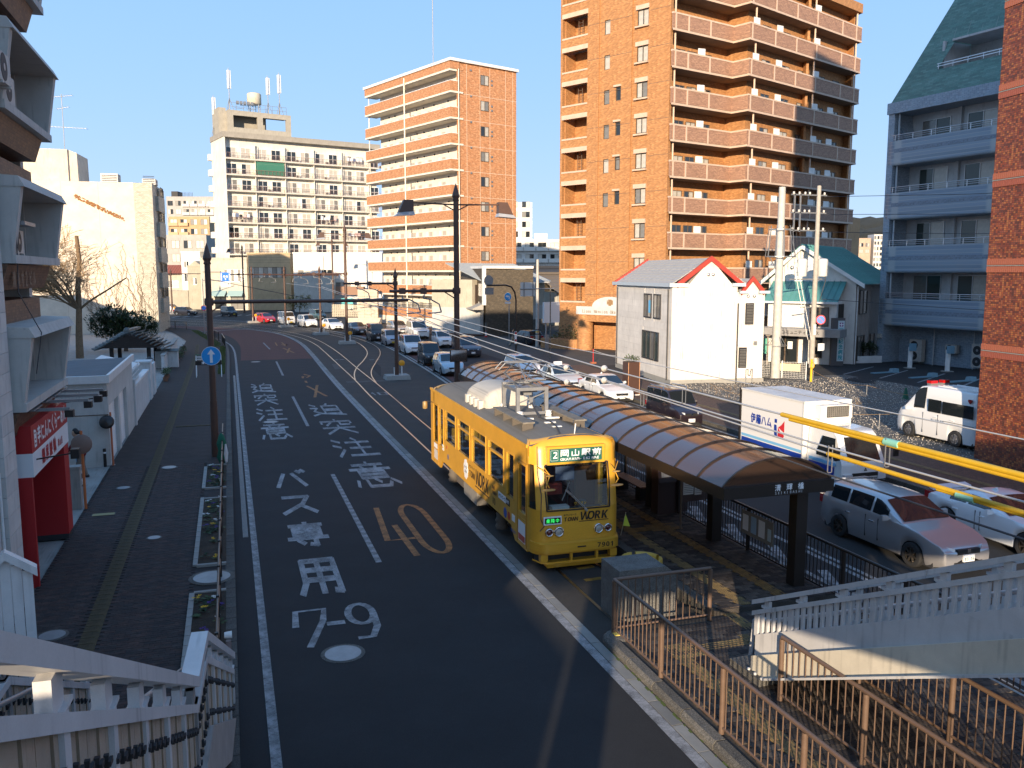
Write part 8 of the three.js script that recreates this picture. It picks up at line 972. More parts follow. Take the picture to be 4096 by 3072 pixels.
const kei = { L: 3.4, W: 1.475, wb: 2.45, hf: 0.85, hc: 1.05, zc: 1.05, ze: -1.55, zt: -1.66, ht: 1.0, R0: 0.28, wr: 0.86 }, boxy = { ...kei, zr: 0.55, H: 1.74, pillars: [0.66,-0.05,-0.85,-1.5] }, keivan = { ...kei, hf: 0.95, hc: 1.12, zc: 1.45, zr: 1.02, H: 1.9, wb: 2.4, pillars: [1.12,0.35,-0.6,-1.52] }, hatch = { L: 3.95, W: 1.695, H: 1.5, wb: 2.51, zc: 1.05, zr: 0.3, ze: -1.5, zt: -1.82, ht: 1.0, pillars: [0.62,-0.1,-0.95,-1.45] }, mpv = { L: 4.25, W: 1.7, H: 1.72, wb: 2.74, hf: 0.8, hc: 1.06, zc: 1.25, zr: 0.42, ze: -1.85, zt: -2.05, ht: 1.05, wr: 0.84, R0: 0.3, pillars: [0.78,0.0,-0.95,-1.8] }, sedan = { L: 4.5, W: 1.76, H: 1.46, wb: 2.7, zc: 0.95, zr: 0.15, ze: -0.95, zt: -1.6, ht: 1.02, R0: 0.32, pillars: [0.55,-0.2,-1.05] };
const wht = [0.72,0.72,0.71], blk = [0.012,0.012,0.014], slv = [0.42,0.43,0.45], Q = 'cars queuing towards the bridge';
car('hatchback', 'small red hatchback at the tail of the queue', 'car',[6.05,-134.7],0.42, { ...hatch, col: [0.42,0.012,0.02], group: Q }); car('kei_van', 'white boxy van behind the white tall hatchback', 'van',[8.6,-129.4],0.33, { ...keivan, col: wht, plate: plateY, group: Q }); car('hatchback', 'white tall hatchback with dark grille beside a brown pole', 'car',[11,-122.2],0.28, { ...hatch, H: 1.68, hc: 1.05, wr: 0.84, col: wht, gw: 0.3, bw: 0.45, group: Q }); car('sedan', 'white low sedan with sloping nose in the queue', 'car',[13.6,-114.7],0.22, { ...sedan, H: 1.47, zr: 0.05, ze: -1.2, zt: -2.05, hf: 0.66, col: wht, group: Q }); car('sedan', 'black saloon with star-like badge in the queue', 'car',[15.3,-105.1],0.14, { ...sedan, col: blk, group: Q }); car('kei_van', 'black boxy van in the queue', 'van',[15.55,-94.6],0.04, { ...keivan, col: [0.02,0.018,0.018], group: Q }); car('kei_car', 'small silver-blue hatchback partly behind a brown pole', 'car',[15.95,-87.6],0, { ...boxy, H: 1.63, zr: 0.4, col: [0.38,0.4,0.44], metal: 0.5, plate: plateY, group: Q }); car('minivan', 'white minivan with chrome grille in the queue', 'car',[16.1,-77.5],-0.02, { ...mpv, col: wht, grille: M.chrome, group: Q }); car('kei_car', 'black tall boxy car with yellow number plate', 'car',[15.6,-67.9],-0.03, { ...boxy, col: blk, plate: plateY, no: '02-08', group: Q }); car('hatchback', 'pale blue hatchback behind the mirror pole', 'car',[15.4,-60.5],-0.03, { ...hatch, col: [0.4,0.5,0.56], metal: 0.3, group: Q });
car('minivan', 'silver minivan behind the silver-blue hatchback', 'car',[20.1,-104],0.08, { ...mpv, L: 4.8, H: 1.6, col: [0.45,0.43,0.42], metal: 0.5, group: Q }); car('large_minivan', 'large white minivan with wide chrome grille', 'car',[20.9,-96.4],0.03, { ...mpv, L: 4.9, W: 1.85, H: 1.94, hf: 1.0, hc: 1.15, bl: 1.1, belt: 1.1, ht: 1.2, col: wht, grille: M.chrome, gw: 0.55, R0: 0.34, group: Q }); car('kei_car', 'white small car with black nose band in the outer lane', 'car',[20.6,-84.2],0, { ...boxy, H: 1.6, zr: 0.35, col: wht, group: Q }); car('minivan', 'dark navy minivan in the outer lane', 'car',[20.5,-73.5],-0.02, { ...mpv, L: 4.7, H: 1.72, W: 1.75, col: [0.012,0.018,0.035], group: Q }); car('hatchback', 'white car whose roof shows above the shelter end', 'car',[20.3,-57.5],0, { ...hatch, col: wht, group: Q }); car('taxi', 'pale blue car with a roof lamp behind the pantograph', 'car',[20.4,-49.8],0, { ...sedan, H: 1.52, col: [0.5,0.56,0.6], group: Q, extra: (g) => nb().box(-0.25,0.25,1.5,1.66,-0.5,-0.3).add(g, 'roof_lamp', M.signWhite) }); car('sedan', 'white sedan with shark-fin aerial beside the shelter', 'car',[21.1,-44.2],0, { ...sedan, H: 1.46, col: wht, fin: true, group: Q }); car('kei_car', 'dark maroon tall car with roof bars ahead of the truck', 'car',[20.85,-36],0, { ...boxy, H: 1.76, col: [0.018,0.011,0.014], rails: true, group: Q });
car('estate_car', 'silver estate car with number 83-36 near the white stair', 'car',[16.62,-15.6],0.01, { L: 4.42, W: 1.72, H: 1.49, wb: 2.64, zc: 0.98, zr: 0.18, ze: -1.82, zt: -2.08, ht: 1.02, hf: 0.74, hc: 1.0, belt: 0.94, col: [0.46,0.45,0.46], metal: 0.6, rim: rimDark, spoiler: true, chromeHandle: true, pillars: [0.5,-0.12,-1.02,-1.75], no: '83-36', k: 1 });
car('coupe', 'white low sports coupe beside the silver estate car', 'car',[19.85,-15.2],0.0, { L: 4.3, W: 1.78, H: 1.31, wb: 2.6, zc: 0.72, zr: -0.12, ze: -0.85, zt: -1.85, ht: 0.98, hf: 0.66, hc: 0.92, belt: 0.88, col: [0.66,0.69,0.72], rim: rimDark, R0: 0.33, fin: true, pillars: [0.2,-0.62,-1.25], k: 1, extra: (g, b) => nb().hex([[-0.7,1.0,-1.95],[0.7,1.0,-1.95],[0.66,1.02,-2.14],[-0.66,1.02,-2.14],[-0.7,1.04,-1.95],[0.7,1.04,-1.95],[0.66,1.1,-2.15],[-0.66,1.1,-2.15]]).add(g, 'ducktail', b) });
car('small_suv', 'small dark teal off-roader behind the white hatchbacks', 'car',[14.2,-140.5],0.35, { ...boxy, W: 1.6, H: 1.72, col: [0.05,0.09,0.1], rails: true }); car('kei_car', 'black boxy car turning at the far junction', 'car',[0.9,-157.5],0.5, { ...boxy, H: 1.78, col: blk, plate: plateY }); car('hatchback', 'dark grey hatchback at the far junction', 'car',[-5.7,-165],0.95, { ...hatch, col: [0.03,0.032,0.045], metal: 0.4 }); car('suv', 'white sport utility car with black grille at the far junction', 'car',[-9.1,-176],0.75, { ...mpv, L: 4.3, H: 1.66, col: wht, gw: 0.55, R0: 0.34 }); car('hatchback', 'dark red car half hidden by the ivy-covered wall', 'car',[-13.5,-180],0.8, { ...hatch, H: 1.6, col: [0.12,0.02,0.025] });
car('hatchback', 'dark navy hatchback parked beside the block wall', 'car',[29.6,-88.4], Math.PI + 0.2, { ...hatch, L: 4.05, col: [0.012,0.014,0.02], rim: rimDark });
car('sedan', 'grey car nosing out beside the red ramen shop', 'car',[-4.85,-30.6], Math.PI / 2, { ...sedan, L: 4.2, col: [0.1,0.1,0.105], metal: 0.5, k: 1 });
// delivery truck
{ const g = thing('delivery_truck', 'white refrigerated delivery truck with blue stripes and red emblem', 'truck',[19.66,0,-22.75]), w = paintM([0.74,0.74,0.73]), bl = mat([0.012,0.045,0.3],0.4), lb = mat([0.2,0.47,0.72],0.4);
  const bx = nb().box(-0.96,0.96,0.8,2.82,-5.75,-1.95).add(g, 'cargo_box', mat([0.76,0.75,0.73],0.3)); nb().box(-0.985,0.985,2.78,2.84,-5.78,-1.92).box(-0.985,-0.93,0.78,2.8,-1.99,-1.93).box(0.93,0.985,0.78,2.8,-1.99,-1.93).add(g, 'box_trim', M.white); for (let k = 0; k < 2; k++) nb().box(-0.9 + k * 0.92,0.0 + k * 0.92,0.85,2.75,-5.79,-5.76).add(g, 'rear_door', M.galv); nb().box(-1.0,-0.95,0.8,2.84,-5.86,-5.78).add(g, 'rear_frame', M.black);
  for (const [y0, y1, m] of [[0.8,0.98, bl],[1.02,1.12, lb]]) nb().box(-0.966,-0.962, y0, y1,-5.7,-2.0).add(bx, 'stripe', m); part(bx, 'lettering', letters('伊藤ハム', { ch: 0.36, cw: 0.3, step: 0.34, w: 0.15 }), bl,[-0.966,1.62,-5.1],-Math.PI / 2);
  const em = (p, m) => part(bx, 'emblem', nb().prism(p,0,0.004).build(), m,[-0.966,1.32,-3.62],-Math.PI / 2); em([[0.02,0.08],[0.1,0.0],[0.2,0],[0.14,0.45],[0,0.45],[0,0.2]], bl); em([[0.02,0.52],[0.16,0.52],[0.16,0.66],[0.02,0.66]], bl); em([[0.26,0.38],[0.44,0.5],[0.6,0.66],[0.6,0.24],[0.42,0.3]], mat([0.6,0.03,0.04],0.4)); em([[0.22,0.0],[0.55,0.0],[0.6,0.14],[0.36,0.24],[0.24,0.4]], mat([0.6,0.03,0.04],0.4));
  const fr = nb().box(-0.55,0.75,2.25,2.72,-1.95,-1.6).add(g, 'refrigeration_unit', M.white); nb().box(-0.3,0.6,2.3,2.68,-1.6,-1.58).add(fr, 'unit_grille', M.ink); const gr = nb(); for (let k = 0; k < 11; k++) gr.box(-0.28 + k * 0.08,-0.22 + k * 0.08,2.32,2.66,-1.58,-1.575); for (let k = 0; k < 5; k++) gr.box(-0.3,0.6,2.37 + k * 0.07,2.385 + k * 0.07,-1.574,-1.57); gr.add(fr, 'grille_mesh', M.curtainDim);
  const prof = [[0.02,0.45],[0.06,0.95],[0.0,1.1],[-0.34,1.86],[-0.55,2.02],[-1.62,2.05],[-1.75,1.95],[-1.78,0.5]], cb = nb(), rows = prof.map(([z, y]) => { const k = y > 1.2 ? 1 - (y - 1.2) * 0.12 : 1; return Array.from({ length: 9 },(_, j) => { const t = j / 8*2 - 1; return [0.86 * k * t, y, z - (Math.abs(t) > 0.9 ? 0.1 : Math.abs(t) > 0.7 ? 0.02 : 0)]; }); }); cb.grid(rows); for (const s of [0,8]) { const P = rows.map((r) => r[s]); for (let k = 1; k + 1 < P.length; k++) cb.tri(P[0], P[k], P[k + 1]); } cb.add(g, 'cab', w);
  const ws = rows.slice(2,4).map((r) => r.slice(1,8).map(([x, y, z]) => [x, y, z + 0.012])); nb().grid(ws).add(g, 'windshield', carGlass); for (const s of [-1,1]) { nb().prism([[0.42,1.12],[1.35,1.12],[1.35,1.82],[0.72,1.82],[0.42,1.25]],0,0.006).add(g, 'side_window', carGlass,[s * 0.862,0, s < 0 ? -1.78 + 0.0 : 0], s < 0 ? -Math.PI / 2 : Math.PI / 2).position.z = s < 0 ? -1.75 : 0.02; const d = nb().box(s * 0.85, s * 0.87,0.55,0.86,-1.72,-0.42).add(g, 'door_stripe', bl); nb().box(s * 0.85, s * 0.868,0.9,1.0,-1.72,-0.35).add(g, 'door_stripe', lb); nb().box(s * 0.5, s * 0.82,0.48,0.68,-0.02,0.07).add(g, 'headlight', lampM); nb().tube([[s * 0.85,1.5,-0.25],[s * 1.15,1.45,0.1]],0.02).box(s * 1.08, s * 1.26,1.2,1.62,0.05,0.12).add(g, 'mirror', M.black); wheelOn(g, s * 0.74,-0.85,0.36, M.galv,0.22); wheelOn(g, s * 0.78,-4.3,0.36, M.galv,0.3); }
  nb().box(-0.5,0.5,0.6,0.72,0.02,0.075).add(g, 'grille', M.ink); part(g, 'lettering', letters('FUSO', { ch: 0.07, cw: 0.1, step: 0.14 }), M.dark,[-0.28,0.63,0.078]); const hx = nb(); for (let k = 0; k < 12; k++) for (let j = 0; j < 2; j++) hx.cyl([-0.42 + k * 0.075 + j * 0.035,0.47 + j * 0.055,0.05],[-0.42 + k * 0.075 + j * 0.035,0.47 + j * 0.055,0.068],0.022,0.022,6); hx.add(g, 'grille_mesh', M.dark); const eb = nb(); for (let k = 0; k < 3; k++) { const a = Math.PI / 2 + k * 2.094; eb.cyl([0.035 * Math.cos(a),0.82 + 0.035 * Math.sin(a),0.06],[0.035 * Math.cos(a),0.82 + 0.035 * Math.sin(a),0.075],0.028,0.028,4); } eb.add(g, 'badge', M.ink); nb().box(-0.85,0.85,0.26,0.42,-0.15,0.06).add(g, 'bumper', M.black); nb().box(-0.2,0.2,0.27,0.4,0.06,0.07).add(g, 'number_plate', M.signWhite); nb().box(-0.45,0.45,0.45,0.78,-5.6,-1.7).add(g, 'chassis', M.dark); }
// hospital van
{ const g = car('hospital_van', 'white high-roofed hospital van with red roof beacon', 'van',[29.05,-30.8], Math.PI, { L: 4.5, W: 1.88, H: 2.35, wb: 2.55, hf: 0.98, hc: 1.25, zc: 1.85, zr: 0.95, ze: -2.0, zt: -2.1, ht: 1.3, R0: 0.33, wr: 0.82, belt: 1.22, rise: 0, col: [0.74,0.74,0.73], pillars: [1.25,0.55], dz: 0.15, k: 1, y: 0.12 }); for (const s of [-1,1]) { nb().box(s * 0.925, s * 0.94,1.28,1.82,-0.35,0.35).box(s * 0.925, s * 0.938,1.28,1.8,-2.0,-0.42).add(g, 'side_glazing', carGlass); nb().box(s * 0.935, s * 0.95,0.98,1.0,-2.1,-0.5).add(g, 'door_rail', M.galv); const hp = []; for (let k = 0; k < 24; k++) { const t = k / 24*6.283; hp.push([0.0065*16 * Math.pow(Math.sin(t),3),0.0065*(13 * Math.cos(t) - 5 * Math.cos(2 * t) - 2 * Math.cos(3 * t) - Math.cos(4 * t))]); } nb().prism(hp,0,0.05).add(g, 'heart_lamp', mat([0.3,0.01,0.012],0.15, { clearcoat: 1 }),[s * 0.83,1.98,-1.75], s * Math.PI / 2); }
  part(g, 'lettering', letters('岡山紀念病院', { ch: 0.1, cw: 0.1, step: 0.12, w: 0.11 }), mat([0.2,0.25,0.32],0.6),[0.945,0.9,0.15], Math.PI / 2); for (let k = 0; k < 5; k++) nb().box(-0.55 + k * 0.25,-0.5 + k * 0.25,2.33,2.365,-1.9,0.3).add(g, 'roof_rib', M.whitePaint); const bc = nb().box(-0.5,0.5,2.28,2.4,0.72,0.92).add(g, 'beacon_base', M.galv); for (const s of [-1,1]) nb().box(s * 0.14, s * 0.5,2.4,2.52,0.7,0.94).add(bc, 'beacon', mat([0.45,0.01,0.01],0.12, { clearcoat: 1 })); }
// ---------- footbridge: deck behind the camera, one stair down to each side ----------
const bridgeW = mat([0.62,0.61,0.6],0.45, { t: T.stain, s: 3 }), clipM = M.dark, board = mat([0.5,0.38,0.25],0.95, { transmission: 0.35, thickness: 0, t: T.stain, s: 0.9, bump: T.bump, bs: 0.3, bh: 0.004 });
{ const g = thing('footbridge_deck', 'white steel footbridge deck crossing the street', 'footbridge',[0,0,1.6]); nb().box(-4.2,27,4.45,5.25,-1.1,1.1).add(g, 'girder', bridgeW); for (const z of [-1.08,1.08]) { nb().box(-4.2,27,5.25,6.25, z - 0.03, z + 0.03).add(g, 'parapet', bridgeW); nb().box(-4.2,27,6.3,6.4, z - 0.08, z + 0.08).add(g, 'handrail', bridgeW); } nb().box(-3.4,-0.9,4.9,5.25,-3.55,-1.1).box(8.6,10.8,4.9,5.25,-4.1,-1.1).add(g, 'landing', bridgeW); for (const x of [-2.2,13.2,24.5]) nb().cyl([x,0,0],[x,4.5,0],0.4,0.4,16).add(g, 'pier', bridgeW); }
{ // stair to the shaded footway: two flights with a landing, board parapets held by clips
  const g = thing('bridge_stair', 'white footbridge stair with clipped board parapets down to the shaded footway', 'stair',[-0.99,0,0],-0.0545); const rail = (zz) => (zz < 8.75 ? 6.56 - (zz - 2) * 0.5 : zz < 9.9 ? 3.19 : 3.19 - (zz - 9.9) * 0.5);
  const side = (x, out, name) => { const segs = [[1.9,8.75,7],[8.75,9.9,1],[9.9,14.3,5]]; for (const [a, c, n] of segs) {
      const yb = (z, d) => rail(z) - d, Z = (z) => -z; nb().hex([[x - 0.09, yb(a,0.09), Z(a)],[x + 0.09, yb(a,0.09), Z(a)],[x + 0.09, yb(c,0.09), Z(c)],[x - 0.09, yb(c,0.09), Z(c)],[x - 0.09, yb(a,-0.02), Z(a)],[x + 0.09, yb(a,-0.02), Z(a)],[x + 0.09, yb(c,-0.02), Z(c)],[x - 0.09, yb(c,-0.02), Z(c)]]).add(g, 'handrail', bridgeW); nb().hex([[x - 0.06, yb(a,0.36), Z(a)],[x + 0.07, yb(a,0.36), Z(a)],[x + 0.07, yb(c,0.36), Z(c)],[x - 0.06, yb(c,0.36), Z(c)],[x - 0.06, yb(a,0.27), Z(a)],[x + 0.07, yb(a,0.27), Z(a)],[x + 0.07, yb(c,0.27), Z(c)],[x - 0.06, yb(c,0.27), Z(c)]]).add(g, 'middle_rail', bridgeW); nb().hex([[x - 0.08, yb(a,1.75), Z(a)],[x + 0.1, yb(a,1.75), Z(a)],[x + 0.1, yb(c,1.75), Z(c)],[x - 0.08, yb(c,1.75), Z(c)],[x - 0.08, yb(a,1.12), Z(a)],[x + 0.1, yb(a,1.12), Z(a)],[x + 0.1, yb(c,1.12), Z(c)],[x - 0.08, yb(c,1.12), Z(c)]]).add(g, 'stringer', mat([0.36,0.33,0.3],0.8, { t: T.stain, s: 1.2 }));
      for (let k = 0; k <= n; k++) { const z = a + (c - a) * k / n; nb().box(x - 0.05, x + 0.06, yb(z,1.15), yb(z,0.27), Z(z) - 0.05, Z(z) + 0.05).add(g, 'post', bridgeW); nb().box(x - 0.035, x + 0.035, yb(z,0.28), yb(z,0.08), Z(z) - 0.09, Z(z) + 0.09).box(x - 0.06, x + 0.06, yb(z,0.275), yb(z,0.255), Z(z) - 0.14, Z(z) + 0.14).add(g, 'rail_bracket', bridgeW); }
      const m = Math.round((c - a) / 0.2); for (let k = 0; k < m; k++) { const z0 = a + (c - a) * k / m, z1 = a + (c - a) * (k + 0.97) / m, w = 0.012*(k % 2); const b = nb().hex([[x + w, yb(z0,1.12), Z(z0)],[x + 0.03 + w, yb(z0,1.12), Z(z0)],[x + 0.03, yb(z1,1.12), Z(z1)],[x, yb(z1,1.12), Z(z1)],[x + w, yb(z0,0.34), Z(z0)],[x + 0.03 + w, yb(z0,0.34), Z(z0)],[x + 0.03, yb(z1,0.34), Z(z1)],[x, yb(z1,0.34), Z(z1)]]).add(g, 'parapet_board', board); for (const d of [0.55,0.95]) { const zc = (z0 + z1) / 2; nb().box(x + 0.035, x + 0.06, yb(zc, d + 0.04), yb(zc, d - 0.04), Z(zc) - 0.012, Z(zc) + 0.012).box(x + 0.06, x + 0.075, yb(zc, d + 0.015), yb(zc, d - 0.015), Z(zc) - 0.03, Z(zc) + 0.03).add(b, 'clip', clipM); } } } };
  side(0,1, 'near'); side(-2.0,-1, 'far'); for (let k = 0; k < 28; k++) { const zz = k < 17 ? 2.1 + k * 0.4 : 9.95 + (k - 17) * 0.4, y = rail(zz) - 1.2; if (y < 0.15) break; nb().box(-1.95,-0.08, y - 0.2, y,-zz - 0.4,-zz).add(g, 'tread', M.concrete); } nb().box(-1.95,-0.08,1.75,1.98,-9.9,-8.8).add(g, 'landing', M.concrete); nb().cyl([-1.85,1.6,-13.2],[-1.85,5.0,-3],0.03).cyl([-0.25,1.4,-13.6],[-0.25,4.9,-4],0.03).add(g, 'pipe_handrail', M.galv); nb().cyl([-0.25,0,-9.4],[-0.25,1.8,-9.4],0.14,0.14,12).add(g, 'support', bridgeW); }
{ const g = thing('stair_screen', 'tall white vertical-board screen beside the footbridge stair', 'screen',[-2.58,0,-11],0.2); for (let k = 0; k < 8; k++) nb().box(-0.62 + k * 0.112,-0.515 + k * 0.112,2.4,3.9 - Math.max(0, k - 5) * 0.075,-0.02,0.02).add(g, 'board', bridgeW); nb().hex([[-0.7,3.3,0.08],[0,3.92,0.08],[0,3.92,-0.08],[-0.7,3.3,-0.08],[-0.7,3.4,0.08],[0,4.02,0.08],[0,4.02,-0.08],[-0.7,3.4,-0.08]]).hex([[0,3.92,0.08],[0.32,3.68,0.08],[0.32,3.68,-0.08],[0,3.92,-0.08],[0,4.02,0.08],[0.32,3.78,0.08],[0.32,3.78,-0.08],[0,4.02,-0.08]]).add(g, 'handrail', bridgeW); nb().cyl([-0.3,0,-0.2],[-0.3,3.5,-0.2],0.1).add(g, 'support', bridgeW); }
{ const g = thing('drain_pipe', 'vertical brown pipe at the end of the stair parapet', 'pipe',[-0.22,0,-14.45]); nb().cyl([0,0,0],[0,1.15,0],0.045).add(g, 'pipe', mat([0.2,0.15,0.14],0.6)); nb().cyl([-0.06,1.25,0],[0.06,1.25,0],0.05,0.06,12).add(g, 'lamp', M.white); }
{ // stair to the platform side: white balusters over a solid stringer
  const g = thing('platform_stair', 'white balustraded footbridge stair rising from the tram platform', 'stair',[8.6,0,-12.4]); const y = (z) => 1.53 + z * 0.478, L = 9.6; const beam = (x0, x1, d0, d1, a, c, nm, m = bridgeW) => nb().hex([[x0, y(a) - d0, a],[x1, y(a) - d0, a],[x1, y(c) - d0, c],[x0, y(c) - d0, c],[x0, y(a) - d1, a],[x1, y(a) - d1, a],[x1, y(c) - d1, c],[x0, y(c) - d1, c]].map(([q, w, e]) => [q, w, e])).add(g, nm, m);
  for (const x of [0,1.9]) { for (let k = 0; k < 5; k++) beam(x - 0.06, x + 0.06,0.05,-0.03,-0.1 + k * 1.94, k * 1.94 + 1.83, 'handrail'); beam(x - 0.05, x + 0.05,0.25,0.17,-0.1, L, 'top_chord'); beam(x - 0.03, x + 0.03,1.0,0.62,0, L, 'upper_stringer'); beam(x - 0.1, x + 0.05,1.42,1.0,0, L, 'lower_stringer', mat([0.68,0.62,0.5],0.5, { t: T.stain, s: 3 })); beam(x - 0.16, x + 0.05,1.46,1.42,0, L, 'flange'); for (let z = 0, k = 0; z < L; z += 0.155, k++) { const big = k % 6 === 0, w = big ? 0.05 : 0.025; nb().hex([[x - 0.025, y(z) - 0.64, z - w],[x + 0.025, y(z) - 0.64, z - w],[x + 0.025, y(z) - 0.64, z + w],[x - 0.025, y(z) - 0.64, z + w],[x - 0.025, y(z) - 0.24, z - w],[x + 0.025, y(z) - 0.24, z - w],[x + 0.025, y(z) - 0.24, z + w],[x - 0.025, y(z) - 0.24, z + w]]).add(g, big ? 'post' : 'baluster', bridgeW); if (big) nb().box(x - 0.03, x + 0.03, y(z + 0.3) - 0.19, y(z + 0.3) - 0.04, z + 0.24, z + 0.36).box(x - 0.04, x + 0.04, y(z + 0.3) - 0.2, y(z + 0.3) - 0.16, z + 0.16, z + 0.44).add(g, 'rail_bracket', bridgeW); } }
  for (let k = 0; k < 24; k++) nb().box(0.06,1.85, y(k * 0.4) - 1.3, y(k * 0.4) - 1.12, k * 0.4, k * 0.4 + 0.4).add(g, 'tread', M.concrete); nb().tube([[0.25,0.15,-0.55],[0.25,0.95,-0.45],[0.25,1.08,-0.3],[0.25,1.12,0],[0.25, y(L) - 0.45, L]],0.035,8).add(g, 'pipe_handrail', bridgeW); nb().box(-0.2,2.0,0.1,0.28,-0.5,0.4).add(g, 'foundation', M.kerb); const bt = nb(); for (let k = 0; k < 3; k++) bt.lathe([[0.03,0],[0.03,0.03],[0.001,0.04]],-0.14,0.28,0 + k * 0.2,8); bt.add(g, 'anchor_bolt', bridgeW); nb().cyl([0.9,0.1,6.5],[0.9, y(6.5) - 1.4,6.5],0.16).add(g, 'support', bridgeW); }
// ---------- buildings out of frame that shade the street ----------
for (const [x0, x1, z0, z1, h, l] of [[-12,-4.75,-9,-3.4,5, 'two-storey shop beside the footbridge stair'],[-12,-4.75,-3.35,-1.5,2.8, 'low lean-to beside the footbridge'],[-12,-4.75,-1.45,5.3,4.3, 'flat-roofed shop facing the footbridge'],[-46,-25,-27.9,12,17.5, 'apartment slab west of the street'],[-42,-26.5,-60,-35.5,13, 'office building west of the temple'],[-42,-26.5,-96,-60.1,8.5, 'long low hall west of the temple']]) { const g = thing('side_building', l, 'building',[x0,0, z0]); nb().box(0, x1 - x0,0, h,0, z1 - z0).add(g, 'wall', stucco); for (let z = 2; z < z1 - z0 - 2; z += 4) for (let y = 1; y < h - 2; y += 3.2) windowAt(g,0,1.8,0,1.4,0, { n: 2, panes: [M.glass], pos: [x1 - x0 + 0.02, y, z + 1.8], turn: Math.PI / 2 }); }
// ---------- brown ornamental poles, lamps, overhead line ----------
const bp = M.brownPole;
function ornate(label, x, z, h, r, o = {}) {
  const g = thing(o.name || 'tram_pole', label, o.cat || 'pole',[x, o.y || 0, z], o.turn || 0, o.group); const f = 0.62; nb().cyl([0,0,0],[0,2.2,0], r * 1.18, r * 1.1,12).cyl([0,2.2,0],[0, h - f,0], r, r * 0.86,12).add(g, 'shaft', bp); nb().lathe([[r * 0.86, h - f - 0.22],[r * 1.15, h - f - 0.18],[r * 0.9, h - f - 0.1],[r * 1.3, h - f],[r * 1.25, h - f + 0.05],[r * 0.5, h - 0.2],[0.001, h]],0,0,0,8).add(g, 'finial', bp);
  for (const [y, len, dir] of o.arms || []) { const a = nb().cyl([0, y,0],[dir * len, y,0],0.075,0.065,8).bar([dir * 0.1, y - 0.35,0],[dir * 0.6, y - 0.04,0],0.05).lathe([[r * 1.3, y - 0.14],[r * 1.4, y],[r * 1.3, y + 0.14]],0,0,0,8).add(g, 'bracket_arm', bp); for (const q of o.ins || []) { const i = nb().box(dir * q - 0.13, dir * q + 0.13, y - 0.14, y + 0.14,-0.13,0.13).add(a, 'insulator_box', bp); nb().tube([[dir * q, y - 0.2,0],[dir * q, y - 0.35,0],[dir * (q - 0.35), y - 0.4,0],[dir * (q - 0.75), y - 0.62,0],[dir * (q - 0.85), y - 1.0,0],[dir * (q - 0.2), y - 1.05,0]],0.035,6).add(a, 'pull_off', M.galv); } }
  if (o.lamps) for (const s of o.lamps === 1 ? [-1] : [-1,1]) { const y = h - 1.0, a = nb().bar([0, y,0],[s * 2.1, y + 0.05,0],0.07).bar([s * 0.1, y - 0.25,0],[s * 0.6, y,0],0.05).add(g, 'lamp_arm', bp); const hd = nb().hex([[s * 2.05, y - 0.35,0.24],[s * 2.75, y - 0.42,0.24],[s * 2.75, y - 0.42,-0.24],[s * 2.05, y - 0.35,-0.24],[s * 2.05, y + 0.16,0.2],[s * 2.48, y + 0.16,0.2],[s * 2.48, y + 0.16,-0.2],[s * 2.05, y + 0.16,-0.2]]).add(a, 'lamp_head', bp); nb().lathe([[0.001,-0.16],[0.16,-0.1],[0.2,0]], s * 2.4, y - 0.36,0,12).add(a, 'lamp_globe', M.signWhite); nb().hex([[s * 2.0, y - 0.52,0.3],[s * 2.9, y - 0.58,0.3],[s * 2.9, y - 0.58,-0.3],[s * 2.0, y - 0.52,-0.3],[s * 2.05, y - 0.36,0.25],[s * 2.75, y - 0.43,0.25],[s * 2.75, y - 0.43,-0.25],[s * 2.05, y - 0.36,-0.25]]).add(a, 'lamp_shade', mat([0.6,0.62,0.66],0.3, { transmission: 0.5, thickness: 0 })); }
  if (o.island) { nb().hex([[-0.85,0,0.7],[0.85,0,0.7],[0.85,0,-0.7],[-0.85,0,-0.7],[-0.78,0.3,0.62],[0.78,0.3,0.62],[0.78,0.3,-0.62],[-0.78,0.3,-0.62]]).add(g, 'island', M.concrete); const p = nb().cyl([0.28,0.3,0.35],[0.28,0.95,0.35],0.045).add(g, 'marker_post', M.white); nb().lathe([[0.001,-0.05],[0.13,-0.045],[0.21,-0.02],[0.21,0.02],[0.13,0.05],[0.001,0.055]],0,0,0,18).add(p, 'marker_lamp', M.yellowLamp,[0.28,1.13,0.35]).rotation.x = Math.PI / 2; nb().cyl([-0.25,0.3,0.4],[-0.25,0.85,0.4],0.035).add(g, 'white_post', M.white); }
  return g;
}
const PG = 'ornamental brown poles along the tramway';
ornate('tall brown pole with spike finial and long arm over the bus lane',-0.7,-35,8.25,0.125, { y: PH, group: PG, arms: [[6.0,7.7,1]] }); ornate('brown pole on a concrete island nearest the rail junction',10.85,-58.5,7.6,0.125, { island: 1, group: PG, arms: [[6.55,3.5,-1]], ins: [1.75,2.6] }); ornate('tall brown lamp post on the second island',11.55,-90,12.2,0.15, { name: 'lamp_post', cat: 'lamp post', island: 1, lamps: 2, group: PG, arms: [[7.2,4,-1]], ins: [2.2,3.2] }); ornate('brown pole on an island beside the white low sedan',10.35,-104.5,8.2,0.13, { island: 1, group: PG, turn: 0.2, arms: [[7.05,4,-1],[7.05,2,1]], ins: [2.2] }); ornate('brown pole on an island beside the white boxy van',7.3,-120.8,8.3,0.13, { island: 1, group: PG, turn: 0.3, arms: [[7.1,3.6,-1],[7.1,3.6,1]], ins: [2] }); ornate('brown pole on the island next to the red hatchback',3.4,-133,8.4,0.13, { island: 1, group: PG, turn: 0.4, arms: [[7.1,3.6,-1],[7.1,3.4,1]], ins: [2] }); ornate('brown pole with crossbar before the red-roofed house',-9.6,-166.5,8.2,0.14, { island: 1, group: PG, turn: 0.6, arms: [[7.2,3,-1],[7.2,6,1]] });
